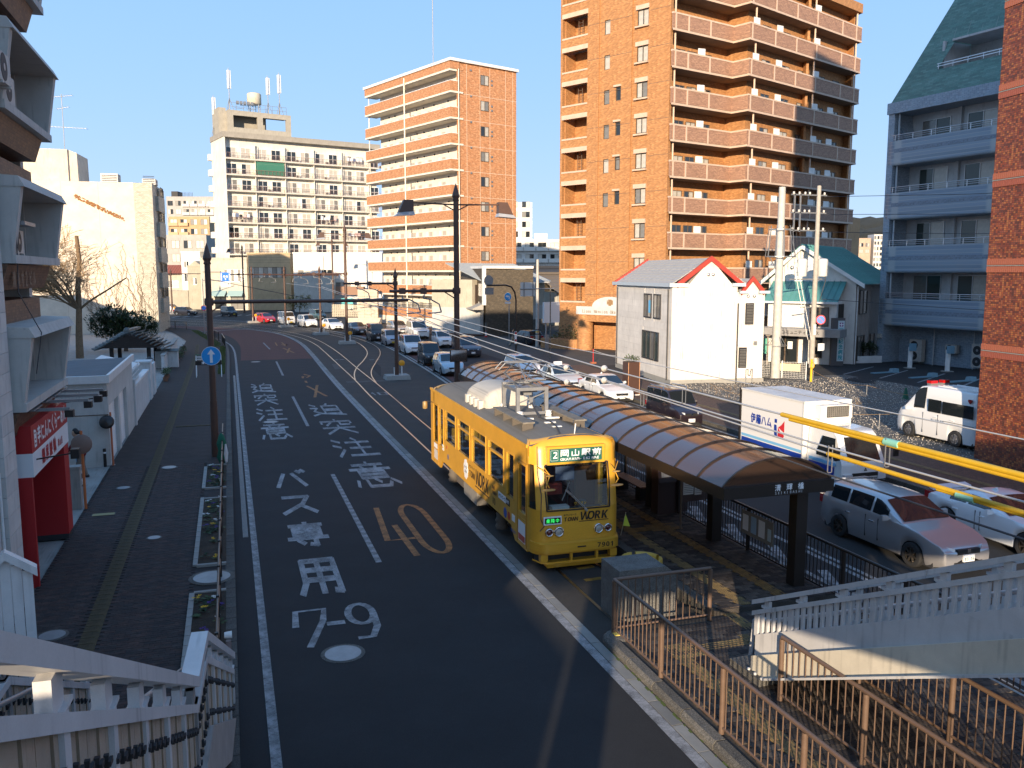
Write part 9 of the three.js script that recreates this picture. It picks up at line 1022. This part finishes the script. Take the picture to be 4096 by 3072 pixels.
{ const g = ornate('tall brown twin lamp post with mirror at the shelter end',10.3,-39.8,11.2,0.145, { name: 'lamp_post', cat: 'lamp post', lamps: 2, y: 0.2, group: PG, arms: [[6.2,3.2,-1]], ins: [1.6,2.6] }); nb().box(-0.42,0.42,2.85,3.45,0.25,0.32).add(g, 'mirror', M.blackSatin); nb().box(-0.38,0.38,2.89,3.41,0.321,0.325).add(g, 'mirror_glass', M.chrome); }
ornate('brown lamp post beside the far white store',17.2,-151,13.3,0.15, { name: 'lamp_post', cat: 'lamp post', lamps: 2, group: PG }); ornate('brown lamp post before the beige box building',2.8,-168,12.6,0.15, { name: 'lamp_post', cat: 'lamp post', lamps: 1, group: PG });
// overhead wires with insulators, yellow covers near the bridge
const wireRun = (label, pts, r, m, o = {}) => { const w = thing('overhead_wire', label, 'wire',[0,0,0]); nb().tube(pts, r,6).add(w, 'cable', m); return w; };
const wA = wireRun('upper tram wire sleeved in yellow near the bridge',[[8.0,5.06,3],[8.0,5.06,-12],[8.0,5.08,-17.7],[8.1,5.2,-26],[8.25,5.4,-40],[8.6,5.45,-58.5],[9.1,5.9,-90]],0.016, M.wire), wB = wireRun('lower tram wire sleeved in yellow near the bridge',[[8.0,4.63,3],[8.0,4.67,-10],[8.0,4.8,-17.7],[7.95,4.74,-24],[8.0,5.1,-40],[8.5,5.35,-58.5],[9,5.8,-90],[7,6,-112]],0.014, M.wire); wireRun('grey span wire between the two yellow sleeves',[[8.0,4.84,3],[8.0,4.76,-10],[8.0,4.84,-20],[7.8,5.3,-40],[7.9,5.5,-58.5]],0.014, M.wire); wireRun('dark feeder wire below the yellow sleeves',[[8.0,4.4,3],[8.0,4.37,-10],[8.0,4.48,-20],[8.5,5.2,-40]],0.013, M.wireDark); wireRun('thin dark wire from the tall pole over the bus lane',[[-0.7,7.0,-35],[4,6.0,-36.5],[8.4,5.6,-39.5]],0.012, M.wireDark); wireRun('thin wire running beyond the pantograph',[[9.4,5.2,3],[9.2,5.1,-24],[9.0,5.4,-40],[9.3,5.5,-58]],0.01, M.wire);
const yc = mat([0.7,0.42,0.02],0.45, { t: T.grain, s: 0.8 }); nb().tube([[8.0,5.06,3],[8.0,5.06,-11.1]],0.036,8).tube([[8.0,5.005,3],[8.0,5.015,-10.9]],0.028,8).add(wA, 'yellow_sleeve', yc); nb().tube([[8.0,4.63,3],[8.0,4.67,-10]],0.032,8).tube([[8.03,4.59,3],[8.0,4.635,-8]],0.024,8).add(wB, 'yellow_sleeve', yc); nb().cyl([8,5.05,-8.9],[8,5.05,-8.65],0.05).add(wA, 'sleeve_joint', mat([0.25,0.55,0.42],0.5)); nb().cyl([8,4.64,-7.7],[8,4.64,-7.45],0.045).add(wB, 'sleeve_joint', mat([0.25,0.55,0.42],0.5));
const insul = nb().lathe([[0.03,-0.16],[0.05,-0.05],[0.07,-0.03],[0.076,0],[0.07,0.03],[0.05,0.05],[0.03,0.16]],0,0,0,16).build().rotateX(Math.PI / 2), wh2 = mat([0.62,0.59,0.54],0.35); for (const [w, x, y, z] of [[wA,8.0,4.86,-20],[wA,8.0,5.08,-17.7],[wB,8.0,4.5,-19.95],[wB,8.0,4.81,-17.7]]) part(w, 'disc_insulator', insul, wh2,[x, y, z]); for (const [z, a, c] of [[-8.85,4.72,5.1],[-9.95,4.4,4.8],[-14.1,4.8,5.06],[-15.8,4.5,4.78]]) nb().box(7.96,7.97, a, c, z - 0.006, z + 0.006).box(8.03,8.04, a, c, z - 0.006, z + 0.006).box(7.96,8.04, a, a + 0.01, z - 0.006, z + 0.006).add(wA, 'hanger_loop', M.galv);
// ---------- signs ----------
const disc = (g, name, r, m, pos, turn = 0) => { const o = nb().cyl([0,0,-0.012],[0,0,0.012], r, r,28).add(g, name, m, pos, turn); return o; };
{ const g = thing('one_way_sign', 'round blue sign with white up arrow on the tall brown pole', 'road sign',[-0.7, PH,-34.8], R(-3)); disc(g, 'plate_rim',0.36, M.signWhite,[0,3.95,0]); disc(g, 'plate',0.345, M.skyblueSign,[0,3.95,0.006]); nb().prism([[-0.05,-0.26],[0.05,-0.26],[0.05,0.06],[0.14,0.06],[0,0.26],[-0.14,0.06],[-0.05,0.06]],0.019,0.023).add(g, 'arrow', M.signWhite,[0,3.95,0]); nb().box(-0.03,0.03,3.9,4.0,-0.1,0).add(g, 'bracket', M.galv); }
function bareSign(label, x, z, h, turn, parts) { const g = thing('sign_post', label, 'road sign',[x,0, z], turn); nb().cyl([0,0,0],[0, h,0],0.05,0.05,10).add(g, 'post', M.galv); parts(g); return g; }
bareSign('grey signpost with blue bus-lane panel before the far junction',-2.8,-109.3,6.65,0,(g) => { nb().cyl([0,6.4,0],[2.1,6.4,0],0.04).add(g, 'arm', M.galv); const b = nb().box(2.05,3.15,6.3,7.35,-0.02,0.02).add(g, 'blue_panel', M.blueSign); nb().prism([[2.5,6.65],[2.6,6.4],[2.7,6.65]],0.021,0.025).box(2.12,2.2,6.4,7.25,0.021,0.025).box(3.0,3.08,6.4,7.25,0.021,0.025).add(b, 'symbol', M.signWhite); part(b, 'lettering', letters('専用', { ch: 0.28, cw: 0.28, step: 0.3, w: 0.13 }), M.signWhite,[2.32,6.72,0.026]); const w = nb().box(2.05,3.15,5.65,6.26,-0.02,0.02).add(g, 'time_plate', M.signWhite); part(w, 'lettering', letters('7-9', { ch: 0.2, cw: 0.24, step: 0.3 }), M.ink,[2.2,5.85,0.024]); disc(g, 'no_parking_rim',0.32, M.red,[0,3.15,0.06]); disc(g, 'no_parking_face',0.25, M.blueSign,[0,3.15,0.066]); nb().bar([-0.19,3.34,0.082],[0.19,2.96,0.082],0.05,0.006).add(g, 'slash', M.red); });
{ const g = thing('stop_sign_frame', 'low dark tram stop name frame on the shaded footway', 'sign',[-1.45, PH,-62.5]); nb().box(-0.85,0.85,0.85,1.15,-0.05,0.05).add(g, 'name_board', M.blackSatin); part(g, 'lettering', letters('清輝橋', { ch: 0.2, cw: 0.19, step: 0.24, w: 0.13 }), M.signWhite,[-0.45,0.9,0.055]); for (const x of [-0.82,0.82]) nb().bar([x,0,0],[x,1.5,-0.9],0.05).bar([x,0,-0.9],[x,1.5,-0.9],0.05).add(g, 'leg', M.white); for (let k = 0; k < 4; k++) nb().bar([-0.85,1.1 + k * 0.13,-0.05 - k * 0.25],[0.85,1.1 + k * 0.13,-0.05 - k * 0.25],0.06).add(g, 'roof_bar', k > 2 ? M.green : M.white); }
{ const g = thing('curved_sign_post', 'dark curved post carrying sign backs over the side street', 'sign post',[24.3,0.1,-72.9],0.31); nb().tube([[0,0,0],[0,4.8,0],[-0.15,5.5,0],[-0.5,5.95,0],[-1.1,6.1,0],[-3.1,6.1,0]],0.075,10).add(g, 'post', M.blackSatin); disc(g, 'round_sign_back',0.48, M.galv,[-2.9,6.5,-0.05]); nb().box(-3.3,-2.4,5.3,5.9,-0.06,-0.03).add(g, 'panel_back', M.galv); nb().box(-0.22,0.02,0.9,2.0,0.08,0.1).add(g, 'small_banner', M.signWhite); nb().box(-0.2,0,1.1,1.3,0.1,0.104).box(-0.2,0,1.75,1.95,0.1,0.104).add(g, 'banner_print', M.red); }
bareSign('blue left-turn arrow sign beside the concrete block wall',27.0,-83.2,4.6,0.3,(g) => { disc(g, 'plate_rim',0.42, M.signWhite,[-0.2,4.9,0.06]); disc(g, 'plate',0.4, M.skyblueSign,[-0.2,4.9,0.066]); nb().prism([[0.1,-0.24],[0.2,-0.24],[0.2,0.1],[-0.08,0.1],[-0.08,0.2],[-0.28,0.04],[-0.08,-0.1],[-0.08,0],[0.1,0]],0.08,0.084).add(g, 'arrow', M.signWhite,[-0.2,4.9,0]); nb().box(-0.55,0.15,4.2,4.4,0.05,0.07).add(g, 'sub_plate', M.signWhite); });
bareSign('rust-streaked pole with a blank white sign back by the sunny footway',25.9,-68.5,6.3,0.3,(g) => { g.children[0].material = mat([0.34,0.28,0.22],0.8, { t: T.worn, s: 0.6 }); nb().cyl([0.4,5.95,0],[-3.2,5.95,0],0.05).add(g, 'arm', M.galv); nb().box(-3.1,-1.6,5.35,6.5,-0.05,-0.02).add(g, 'sign_back', mat([0.5,0.5,0.49],0.5)); for (const x of [-2.8,-1.9]) nb().box(x, x + 0.1,5.3,6.5,-0.02,0.02).add(g, 'stiffener', M.galv); });
{ const g = thing('concrete_pole', 'plain pale concrete pole beside the dark parked hatchback', 'pole',[29.1,0,-80.6]); nb().cyl([0,0,0],[0,8.6,0],0.19,0.12,12).add(g, 'shaft', mat([0.5,0.48,0.44],0.85, { t: T.stain, s: 1 })); for (let k = 0; k < 3; k++) nb().cyl([0,1.2 + k * 0.22,0],[0,1.3 + k * 0.22,0],0.195,0.194,12).add(g, 'warning_band', k % 2 ? petal.yellow : M.ink); }
{ const g = thing('blank_billboard', 'blank white advertising board before the entrance shrubs', 'billboard',[28.4,0,-74.9],0.3); nb().box(-0.9,0.9,2.7,4.6,-0.12,0.12).add(g, 'board', mat([0.66,0.66,0.66],0.5)); nb().cyl([-0.6,0,0],[-0.6,2.7,0],0.08).add(g, 'post', M.galv); nb().box(-0.75,-0.35,0.1,1.6,0.05,0.12).add(g, 'vent_grille', M.galv); }
// ---------- utility poles ----------
{ const g = thing('utility_pole', 'white steel pole with cage platform and long ladder', 'utility pole',[35.5,0.05,-50.2]), s = mat([0.55,0.54,0.5],0.6, { t: T.stain, s: 1 }); nb().cyl([0,0,0],[0,12.9,0],0.32,0.22,16).add(g, 'shaft', s); const c = nb(); for (const [r, y] of [[0.75,10.1],[0.95,8.3]]) { const n = 10; for (let k = 0; k < n; k++) { const a = k / n * 6.283, d = (k + 1) / n * 6.283; c.bar([r * Math.cos(a), y, r * Math.sin(a)],[r * Math.cos(d), y, r * Math.sin(d)],0.05); if (y > 9) c.bar([r * Math.cos(a), y + 0.25, r * Math.sin(a)],[r * 1.25 * Math.cos(a),8.3, r * 1.25 * Math.sin(a)],0.03); } } c.bar([-0.9,8.3,0],[1.3,8.3,0],0.08).bar([1.3,8.3,0],[0.7,10.1,0],0.04).bar([-0.8,8.25,0],[-0.2,7.4,0],0.05); c.add(g, 'cage_platform', M.galv); const l = nb(); for (const x of [-0.14,0.14]) l.bar([0.95 + x,8.2,0.3],[2.0 + x,2.7,0.9],0.04); for (let k = 0; k < 17; k++) { const t = k / 17; l.bar([0.81 + 1.05 * t,8.2 - 5.5 * t,0.3 + 0.6 * t],[1.09 + 1.05 * t,8.2 - 5.5 * t,0.3 + 0.6 * t],0.025); } l.add(g, 'ladder', M.galv); const u = nb(); for (let k = 0; k < 12; k++) { const a = k / 12*6.283, d = (k + 1) / 12*6.283; u.bar([0.75 * Math.cos(a),2.3,0.75 * Math.sin(a)],[0.75 * Math.cos(d),2.3,0.75 * Math.sin(d)],0.03); if (k % 3 === 0) u.bar([0.75 * Math.cos(a),2.3,0.75 * Math.sin(a)],[0.32 * Math.cos(a),2.9,0.32 * Math.sin(a)],0.03); } u.add(g, 'climb_guard', M.galv); }
{ const g = thing('utility_pole', 'concrete utility pole with crossarms and two transformers', 'utility pole',[42.1,0.09,-55]), s = mat([0.46,0.43,0.38],0.85, { t: T.stain, s: 1 }); nb().cyl([0,0,0],[0,13.6,0],0.21,0.15,12).add(g, 'shaft', s); for (const y of [12.9,11.6,10.3]) { const a = nb().bar([-2.4, y,0],[0.7, y,0],0.09).add(g, 'crossarm', M.galv); for (const x of [-2.2,-1.7,-1.2,-0.8,0.5]) nb().lathe([[0.05,0],[0.09,0.05],[0.06,0.1],[0.09,0.15],[0.001,0.2]], x, y + 0.04,0,8).add(a, 'insulator', wh2); } nb().bar([-2.1,10.2,0],[-2.1,13,0],0.09).bar([-1.6,10.2,0],[-1.6,13,0],0.09).add(g, 'hanger', M.galv); for (const x of [-1.3,0.55]) nb().lathe([[0.001,0],[0.36,0.02],[0.38,1.2],[0.3,1.32],[0.001,1.36]], x,6.9,0.1,16).add(g, 'transformer', mat([0.62,0.62,0.6],0.5)); nb().bar([-2.3,6.7,0],[0.6,6.7,0],0.1).bar([-1.2,4.6,0],[0.9,4.6,0],0.07).add(g, 'lower_arm', M.galv); const c = nb(); for (const x of [-2.2,-1.9,-1.6]) c.cyl([x,10.2,0.1],[x + 0.3,6.9,0.1],0.015,0.015,4); c.tube([[0.5,8.2,0.2],[0.7,6.6,0.3],[0.3,5,0.2]],0.03,5); for (let k = 0; k < 12; k++) c.bar([-0.25,2.2 + k * 0.8,0],[0.25,2.2 + k * 0.8,0],0.02); c.add(g, 'cable', M.wireDark); disc(g, 'no_parking_rim',0.36, M.red,[0.5,3.65,0.22],-0.5); disc(g, 'no_parking_face',0.28, M.blueSign,[0.497,3.65,0.227],-0.5); nb().box(-0.25,0.25,-0.02,0.02,0.02,0.024).add(g, 'slash', M.red,[0.497,3.65,0.227],-0.5).rotation.z = -0.78; nb().box(-0.12,0.12,2.5,3.3,0.19,0.21).add(g, 'pole_plate', M.white); nb().box(0.35,0.95,1.3,1.85,0.2,0.23).add(g, 'notice', M.signWhite); }
for (const [y, l] of [[12.9, 'top power line leaving the transformer pole'],[11.6, 'middle power line leaving the transformer pole'],[10.3, 'lower power line leaving the transformer pole'],[5.3, 'telephone line leaving the transformer pole']]) { const w = thing('power_line', l, 'wire',[42.1, y,-55]); nb().tube([[0.5,0,0],[5,-0.45,9],[8,-0.7,18],[9,-0.75,30]],0.02,5).add(w, 'cable', M.wireDark); }
// ---------- small things on the sunny side ----------
{ const g = thing('hospital_sign', 'tall dark sign pillar with teal hospital lettering', 'sign',[45.05,0.09,-55.75],-0.35); nb().box(-0.55,0.42,0,3.7,-0.2,0.2).add(g, 'pillar', mat([0.09,0.08,0.08],0.5)); const f = nb().box(-0.12,0.38,0.35,3.5,0.2,0.22).add(g, 'sign_face', mat([0.5,0.58,0.6],0.4)); const tl = mat([0.01,0.3,0.34],0.5); part(f, 'lettering', letters('岡山紀念病院', { ch: 0.36, cw: 0.34, step: 0.42, w: 0.13, vertical: true }), tl,[-0.04,2.55,0.225]); nb().cyl([0.13,3.2,0.22],[0.13,3.2,0.226],0.18,0.18,6).add(f, 'emblem', mat([0.2,0.05,0.2],0.5)); nb().box(-0.06,0.32,3.17,3.23,0.226,0.229).box(0.1,0.16,3.05,3.35,0.2295,0.232).add(f, 'emblem_cross', M.signWhite); }
{ const g = thing('hedge_planter', 'clipped dark hedge behind a low white planter wall', 'hedge',[44.7,0.09,-56.8],-0.05); for (let k = 0; k < 5; k++) nb().box(k * 1.05, k * 1.05 + 1.03,0,0.55,-0.1,0.12).add(g, 'planter_block', M.white); for (let k = 0; k < 5; k++) part(g, 'hedge_bush', bushGeo(900,0.8,0.75,0.7,0.13,140 + k,-0.8), leafDark,[0.5 + k * 1.0,0.95,-0.8]); }
for (const [x, z, l] of [[44.9,-50.3, 'hinged blue wheel lock plate in the bay beneath the twin-fan unit'],[45.4,-47.2, 'hinged blue wheel lock plate in the middle parking bay'],[46.1,-44.6, 'hinged blue wheel lock plate in the bay beside the hospital van']]) { const g = thing('parking_lock', l, 'wheel lock',[x,0.1, z],0.1); const c = mat([0.14,0.25,0.3],0.5); nb().box(-1.3,0.5,0,0.07,-0.16,0.16).add(g, 'flap', c); nb().hex([[0.5,0,0.22],[1.1,0,0.22],[1.1,0,-0.22],[0.5,0,-0.22],[0.58,0.28,0.18],[1.1,0.28,0.18],[1.1,0.28,-0.18],[0.58,0.28,-0.18]]).add(g, 'motor_box', c); }
for (const [x, z, l] of [[48.9,-52.3, 'white bollard with blue meter box by the twin-fan unit'],[49.8,-49.6, 'white bollard with blue meter box in front of the second fan unit']]) { const g = thing('parking_meter', l, 'meter post',[x,0.09, z]); nb().cyl([0,0,0],[0,1.6,0],0.17,0.17,14).add(g, 'post', M.white); nb().box(-0.26,0.26,1.35,1.9,0.1,0.3).add(g, 'meter_box', mat([0.15,0.28,0.36],0.5)); nb().box(-0.3,0.3,0,0.06,-0.3,0.3).add(g, 'base', M.concrete); }
{ const [g, W] = frontage('mesh_fence', 'white wire mesh fence with a faded banner', 'fence',[33.7,-52.3],[37.1,-49]); for (let k = 0; k <= 3; k++) nb().cyl([W * k / 3,0,0],[W * k / 3,1.3,0],0.035).add(g, 'post', M.white); const m = nb(); for (let x = 0; x < W; x += 0.1) m.box(x, x + 0.012,0.1,1.25,-0.004,0.004); for (let y = 0.1; y < 1.3; y += 0.12) m.box(0, W, y, y + 0.012,0.004,0.01); m.add(g, 'mesh', M.white); nb().box(W * 0.5, W * 0.92,0.6,1.1,0.02,0.025).add(g, 'banner', mat([0.62,0.52,0.32],0.7)); }
{ const g = thing('yellow_post', 'yellow steel post at the corner of the gravel plot', 'post',[36.6,0.08,-47.8]); nb().cyl([0,0,0],[0,1.5,0],0.08).add(g, 'post', petal.yellow); const q = []; for (let k = 0; k <= 12; k++) q.push([0.14 * Math.cos(k / 12*6.283),1.1 + 0.2 * Math.sin(k / 12*6.283),0.09]); nb().tube(q,0.03,5).add(g, 'hung_rope', petal.yellow); }
{ const g = thing('rope_barrier', 'thin stakes and sagging rope around the gravel plot', 'rope barrier',[0,0.1,0]); const P = [[36.6,-47.6],[34.8,-40.4],[36.4,-35],[28.1,-31.7],[26.8,-37],[26.6,-44]]; for (const [x, z] of P) nb().cyl([x,0, z],[x,0.75, z],0.02).add(g, 'stake', M.galv); for (let k = 0; k + 1 < P.length; k++) { const [a, c] = P[k],[d, e] = P[k + 1], t = []; for (let j = 0; j <= 8; j++) { const u = j / 8; t.push([a + (d - a) * u,0.72 - 0.28 * Math.sin(Math.PI * u), c + (e - c) * u]); } nb().tube(t,0.012,4).add(g, 'rope', mat([0.35,0.22,0.1],0.9)); } }
{ const g = thing('planter_box', 'tall brown box planter with orange piping beside the white sedan', 'planter',[22.35, SH,-45.6]); nb().box(-0.35,0.35,0.05,1.95,-0.45,0.35).add(g, 'box', mat([0.07,0.035,0.025],0.45)); for (const [x, z] of [[-0.36,0.36],[0.36,0.36]]) nb().cyl([x,0.05, z],[x,1.95, z],0.018).add(g, 'piping', mat([0.5,0.25,0.12],0.6)); nb().box(-0.38,0.38,0,0.05,-0.48,0.38).add(g, 'base', M.white); part(g, 'plants', bushGeo(260,0.5,0.3,0.5,0.1,160), leafMid,[0,2.05,0]); }
for (const [x, z, l] of [[27.8,-63.7, 'red stanchion with chain in front of the entrance porch'],[30.1,-60.6, 'red stanchion with chain by the corner of the white house']]) { const g = thing('stanchion', l, 'post',[x,0, z]); nb().cyl([0,0,0],[0,1.2,0],0.035).add(g, 'post', M.red); nb().box(-0.22,0.22,0,0.14,-0.16,0.16).add(g, 'base', mat([0.3,0.1,0.05],0.8)); const t = []; for (let k = 0; k <= 8; k++) t.push([k / 8*2.2,1.1 - 0.35 * Math.sin(Math.PI * k / 8), k / 8*2.9]); nb().tube(t,0.018,5).add(g, 'chain', M.wire); }
{ const g = thing('traffic_cone', 'red and white traffic cone by the block wall', 'traffic cone',[27.9,0,-94.6]); nb().box(-0.2,0.2,0,0.04,-0.2,0.2).add(g, 'base', M.red); for (let k = 0; k < 5; k++) nb().cyl([0,0.04 + k * 0.14,0],[0,0.18 + k * 0.14,0],0.15 - k * 0.026,0.124 - k * 0.026,12).add(g, 'band', k % 2 ? M.signWhite : M.red); }
{ const g = thing('traffic_cone', 'green cone at the edge of the gravel plot', 'traffic cone',[36.3,0.1,-39]); nb().cyl([0,0,0],[0,0.7,0],0.2,0.05,12).add(g, 'cone', M.green); nb().box(-0.22,0.22,-0.02,0.03,-0.22,0.22).add(g, 'base', M.green); }
{ const g = thing('notice_frame', 'green notice case beside the community hall door', 'notice board',[39.6,0.05,-58.5],-0.6); for (const x of [-0.8,0.8]) nb().box(x - 0.06, x + 0.06,0,2.3,-0.06,0.06).add(g, 'post', frameM.bronze); nb().box(-0.8,0.8,0.9,2.1,-0.05,0.05).add(g, 'board', mat([0.03,0.3,0.2],0.5)); nb().box(-0.95,0.95,2.3,2.4,-0.3,0.3).add(g, 'roof', frameM.bronze); }
// ---------- small things on the shaded side ----------
{ const g = thing('traffic_mirror', 'round traffic mirror on an orange post by the red shop', 'mirror',[-4.35, PH,-28.2]); nb().cyl([0,0,0],[0,2.4,0],0.04).add(g, 'post', mat([0.5,0.14,0.04],0.6)); nb().lathe([[0.3,0],[0.28,0.05],[0.15,0.09],[0.001,0.1]],0,0,0,18).add(g, 'mirror_back', mat([0.2,0.13,0.1],0.6),[0,2.0,0.06]).rotation.x = 1.4; }
{ const g = thing('traffic_mirror', 'black-backed mirror on an orange post at the garage corner', 'mirror',[-4.3, PH,-34.45]); nb().cyl([0,0,0],[0,2.0,0],0.035).add(g, 'post', mat([0.5,0.14,0.06],0.6)); nb().lathe([[0.001,-0.03],[0.24,-0.02],[0.26,0.03],[0.18,0.08],[0.001,0.11]],0,0,0,18).add(g, 'mirror_head', M.blackSatin,[-0.12,1.65,0.1]).rotation.x = 1.2; }
{ const g = thing('bollard', 'slim black bollard in front of the garage', 'bollard',[-4.55, PH,-34.3]); nb().cyl([0,0,0],[0,0.68,0],0.055).add(g, 'post', M.black); nb().cyl([0,0.5,0],[0,0.56,0],0.058).add(g, 'reflective_band', M.white); }
{ const g = thing('gate_post', 'low concrete post beside the red shop portal', 'post',[-4.8,0.06,-28.6]); nb().box(-0.3,0.3,0,1.25,-0.16,0.16).add(g, 'post', M.concrete); nb().box(-0.32,0.32,1.25,1.33,-0.18,0.18).add(g, 'cap', M.concrete); }
{ const g = thing('folded_banner', 'green cloth bundle tied to the tall brown pole', 'cloth',[-0.45, PH,-33.6]); nb().lathe([[0.1,0],[0.2,0.25],[0.13,0.5],[0.19,0.75],[0.1,1.05],[0.02,1.15]],0,0,0,9).add(g, 'cloth', mat([0.015,0.12,0.07],0.9)); nb().lathe([[0.05,0.05],[0.09,0.4],[0.03,0.75]],0.14,0,0.12,8).add(g, 'plastic_bag', M.white); }
{ const g = thing('footway_plate', 'yellowish steel plate on the footway by the red shop', 'plate',[-3.75, PH,-27.3]); nb().box(-0.3,0.3,0,0.02,-0.12,0.12).add(g, 'plate', mat([0.3,0.26,0.12],0.8)); nb().box(-0.33,0.33,-0.01,0.012,-0.15,0.15).add(g, 'frame', M.dark); }
// ---------- people ----------
function body(bones, lo, hi, res) {   // tapered capsules blended into one skin
  const mc = new MarchingCubes(res, new THREE.MeshStandardMaterial(), false, false,60000); mc.isolation = 0; const S = Math.max(hi[0] - lo[0], hi[1] - lo[1], hi[2] - lo[2]), c = [0,1,2].map((k) => (lo[k] + hi[k]) / 2), P = V(), A = V(), D = V();
  for (let z = 0; z < res; z++) for (let y = 0; y < res; y++) for (let x = 0; x < res; x++) { P.set(c[0] + (x - res / 2) / (res / 2) * S / 2, c[1] + (y - res / 2) / (res / 2) * S / 2, c[2] + (z - res / 2) / (res / 2) * S / 2); let d = 9; for (const [a, b, r0, r1] of bones) { A.set(...a); D.set(...b).sub(A); const t = Math.max(0, Math.min(1, P.clone().sub(A).dot(D) / (D.lengthSq() || 1))), e = P.distanceTo(A.addScaledVector(D, t)) - (r0 + (r1 - r0) * t), h = Math.max(0,0.035 - Math.abs(d - e)) / 0.035; d = Math.min(d, e) - h * h * 0.035/4; } mc.field[z * res * res + y * res + x] = -d; }
  mc.update(); const n = mc.count, g = new THREE.BufferGeometry(), p = new Float32Array(n * 3), q = mc.positionArray; for (let k = 0; k < n * 3; k++) p[k] = q[k] * S / 2 + c[k % 3]; g.setAttribute('position', new THREE.BufferAttribute(p,3)); g.setAttribute('normal', new THREE.BufferAttribute(mc.normalArray.slice(0, n * 3),3)); return g;
}
const skin = mat([0.5,0.3,0.2],0.6);
function person(label, pos, turn, o) { const g = thing('person', label, 'person', pos, turn), { hip = 0.9, lf = [0.12,0,0.1], rf = [-0.12,0,-0.1], lh = [0.3,0.85,0.1], rh = [-0.3,0.85,0.1], lean = 0 } = o; const sh = [0,1.38, lean], kn = (f) => [f[0] * 0.9,0.48, f[2] * 0.5 + 0.06], el = (h, s) => [s * 0.27,(sh[1] + h[1]) / 2 + 0.02,(lean + h[2]) / 2 - 0.05]; const hand = (h) => { const out = [[h,[h[0], h[1] - 0.07, h[2] + 0.02],0.032,0.03]]; for (let k = 0; k < 4; k++) out.push([[h[0] + (k - 1.5) * 0.016, h[1] - 0.08, h[2] + 0.02],[h[0] + (k - 1.5) * 0.017, h[1] - 0.14 + Math.abs(k - 1.4) * 0.01, h[2] + 0.035],0.011,0.008]); out.push([[h[0], h[1] - 0.03, h[2] + 0.03],[h[0], h[1] - 0.08, h[2] + 0.075],0.012,0.009]); return out; };
  const legs = [lf, rf].flatMap((f) => [[[f[0] > 0 ? 0.09 : -0.09, hip,0], kn(f),0.095,0.06],[kn(f),[f[0],0.09, f[2]],0.058,0.04]]), shoes = [lf, rf].map((f) => [[f[0],0.05, f[2] - 0.03],[f[0],0.04, f[2] + 0.15],0.05,0.04]), arms = [[lh,1],[rh,-1]].flatMap(([h, s]) => [[[s * 0.18,1.36, lean], el(h, s),0.055,0.045],[el(h, s), h,0.044,0.03]]), torso = [[[0, hip,0],[0,1.2, lean * 0.7],0.14,0.15],[[-0.12,1.3, lean],[0.12,1.3, lean],0.12,0.12],[[0,1.38, lean],[0,1.5, lean + 0.01],0.06,0.05]]; const all = [...legs,...shoes,...arms,...torso,[[0,1.58, lean + 0.02],[0,1.66, lean + 0.02],0.085,0.095],[[0,1.57, lean + 0.1],[0,1.6, lean + 0.115],0.014,0.01],...hand(lh),...hand(rh)]; const lo = [-0.5,-0.05,-0.5], hi = [0.5,1.85,0.5]; part(g, 'body', body(all, lo, hi,88), skin); const grow = (b, k) => b.map(([a, c, r, s]) => [a, c, r + k, s + k]); part(g, 'trousers', body(grow(legs,0.014), lo, hi,70), o.trousers); part(g, 'top', body(grow([...torso.slice(0,2),...arms],0.014), lo, hi,70), o.top); part(g, 'shoes', body(grow(shoes,0.01), lo, hi,60), M.dark); part(g, 'hair', body([[[0,1.66, lean - 0.015],[0,1.7, lean],0.1,0.095],...(o.hair || [])], lo, hi,60), M.ink); if (o.extra) o.extra(g); return g; }
person('person in red top and pale blue apron leaning over a car by the red shop',[-5.1,0.06,-32.9], R(-95), { lean: 0.16, lh: [0.2,0.98,0.42], rh: [-0.2,1.0,0.42], top: mat([0.16,0.01,0.02],0.9), trousers: mat([0.2,0.16,0.13],0.9), hair: [[[0,1.64,0.05],[0,1.64,0.0],0.06,0.07]], extra: (g) => { const a = nb(), rows = []; for (const [y, z, w] of [[0.62,0.2,0.24],[0.95,0.19,0.22],[1.1,0.25,0.17],[1.35,0.31,0.12]]) rows.push([-1,-0.5,0,0.5,1].map((t) => [t * w, y, z - Math.abs(t) * 0.09])); a.grid(rows).add(g, 'apron', mat([0.3,0.42,0.55],0.9)); nb().bar([-0.12,1.42,0.02],[0.05,1.1,-0.02],0.04).bar([0.12,1.42,0.02],[-0.05,1.1,-0.02],0.04).add(g, 'apron_strap', mat([0.5,0.6,0.7],0.9)); } });
person('person in grey jacket with backpack walking past the block wall',[26.9,0,-81.8], R(75), { lf: [0.1,0,0.32], rf: [-0.1,0.02,-0.34], lh: [0.26,0.95,-0.12], rh: [-0.2,1.3,0.22], top: mat([0.12,0.12,0.12],0.9), trousers: mat([0.32,0.27,0.2],0.9), hair: [[[0,1.68,0],[0,1.69,0.1],0.09,0.05]], extra: (g) => nb().box(-0.16,0.16,0.98,1.42,-0.32,-0.14).add(g, 'backpack', M.dark) });
renderer.render(scene, camera);
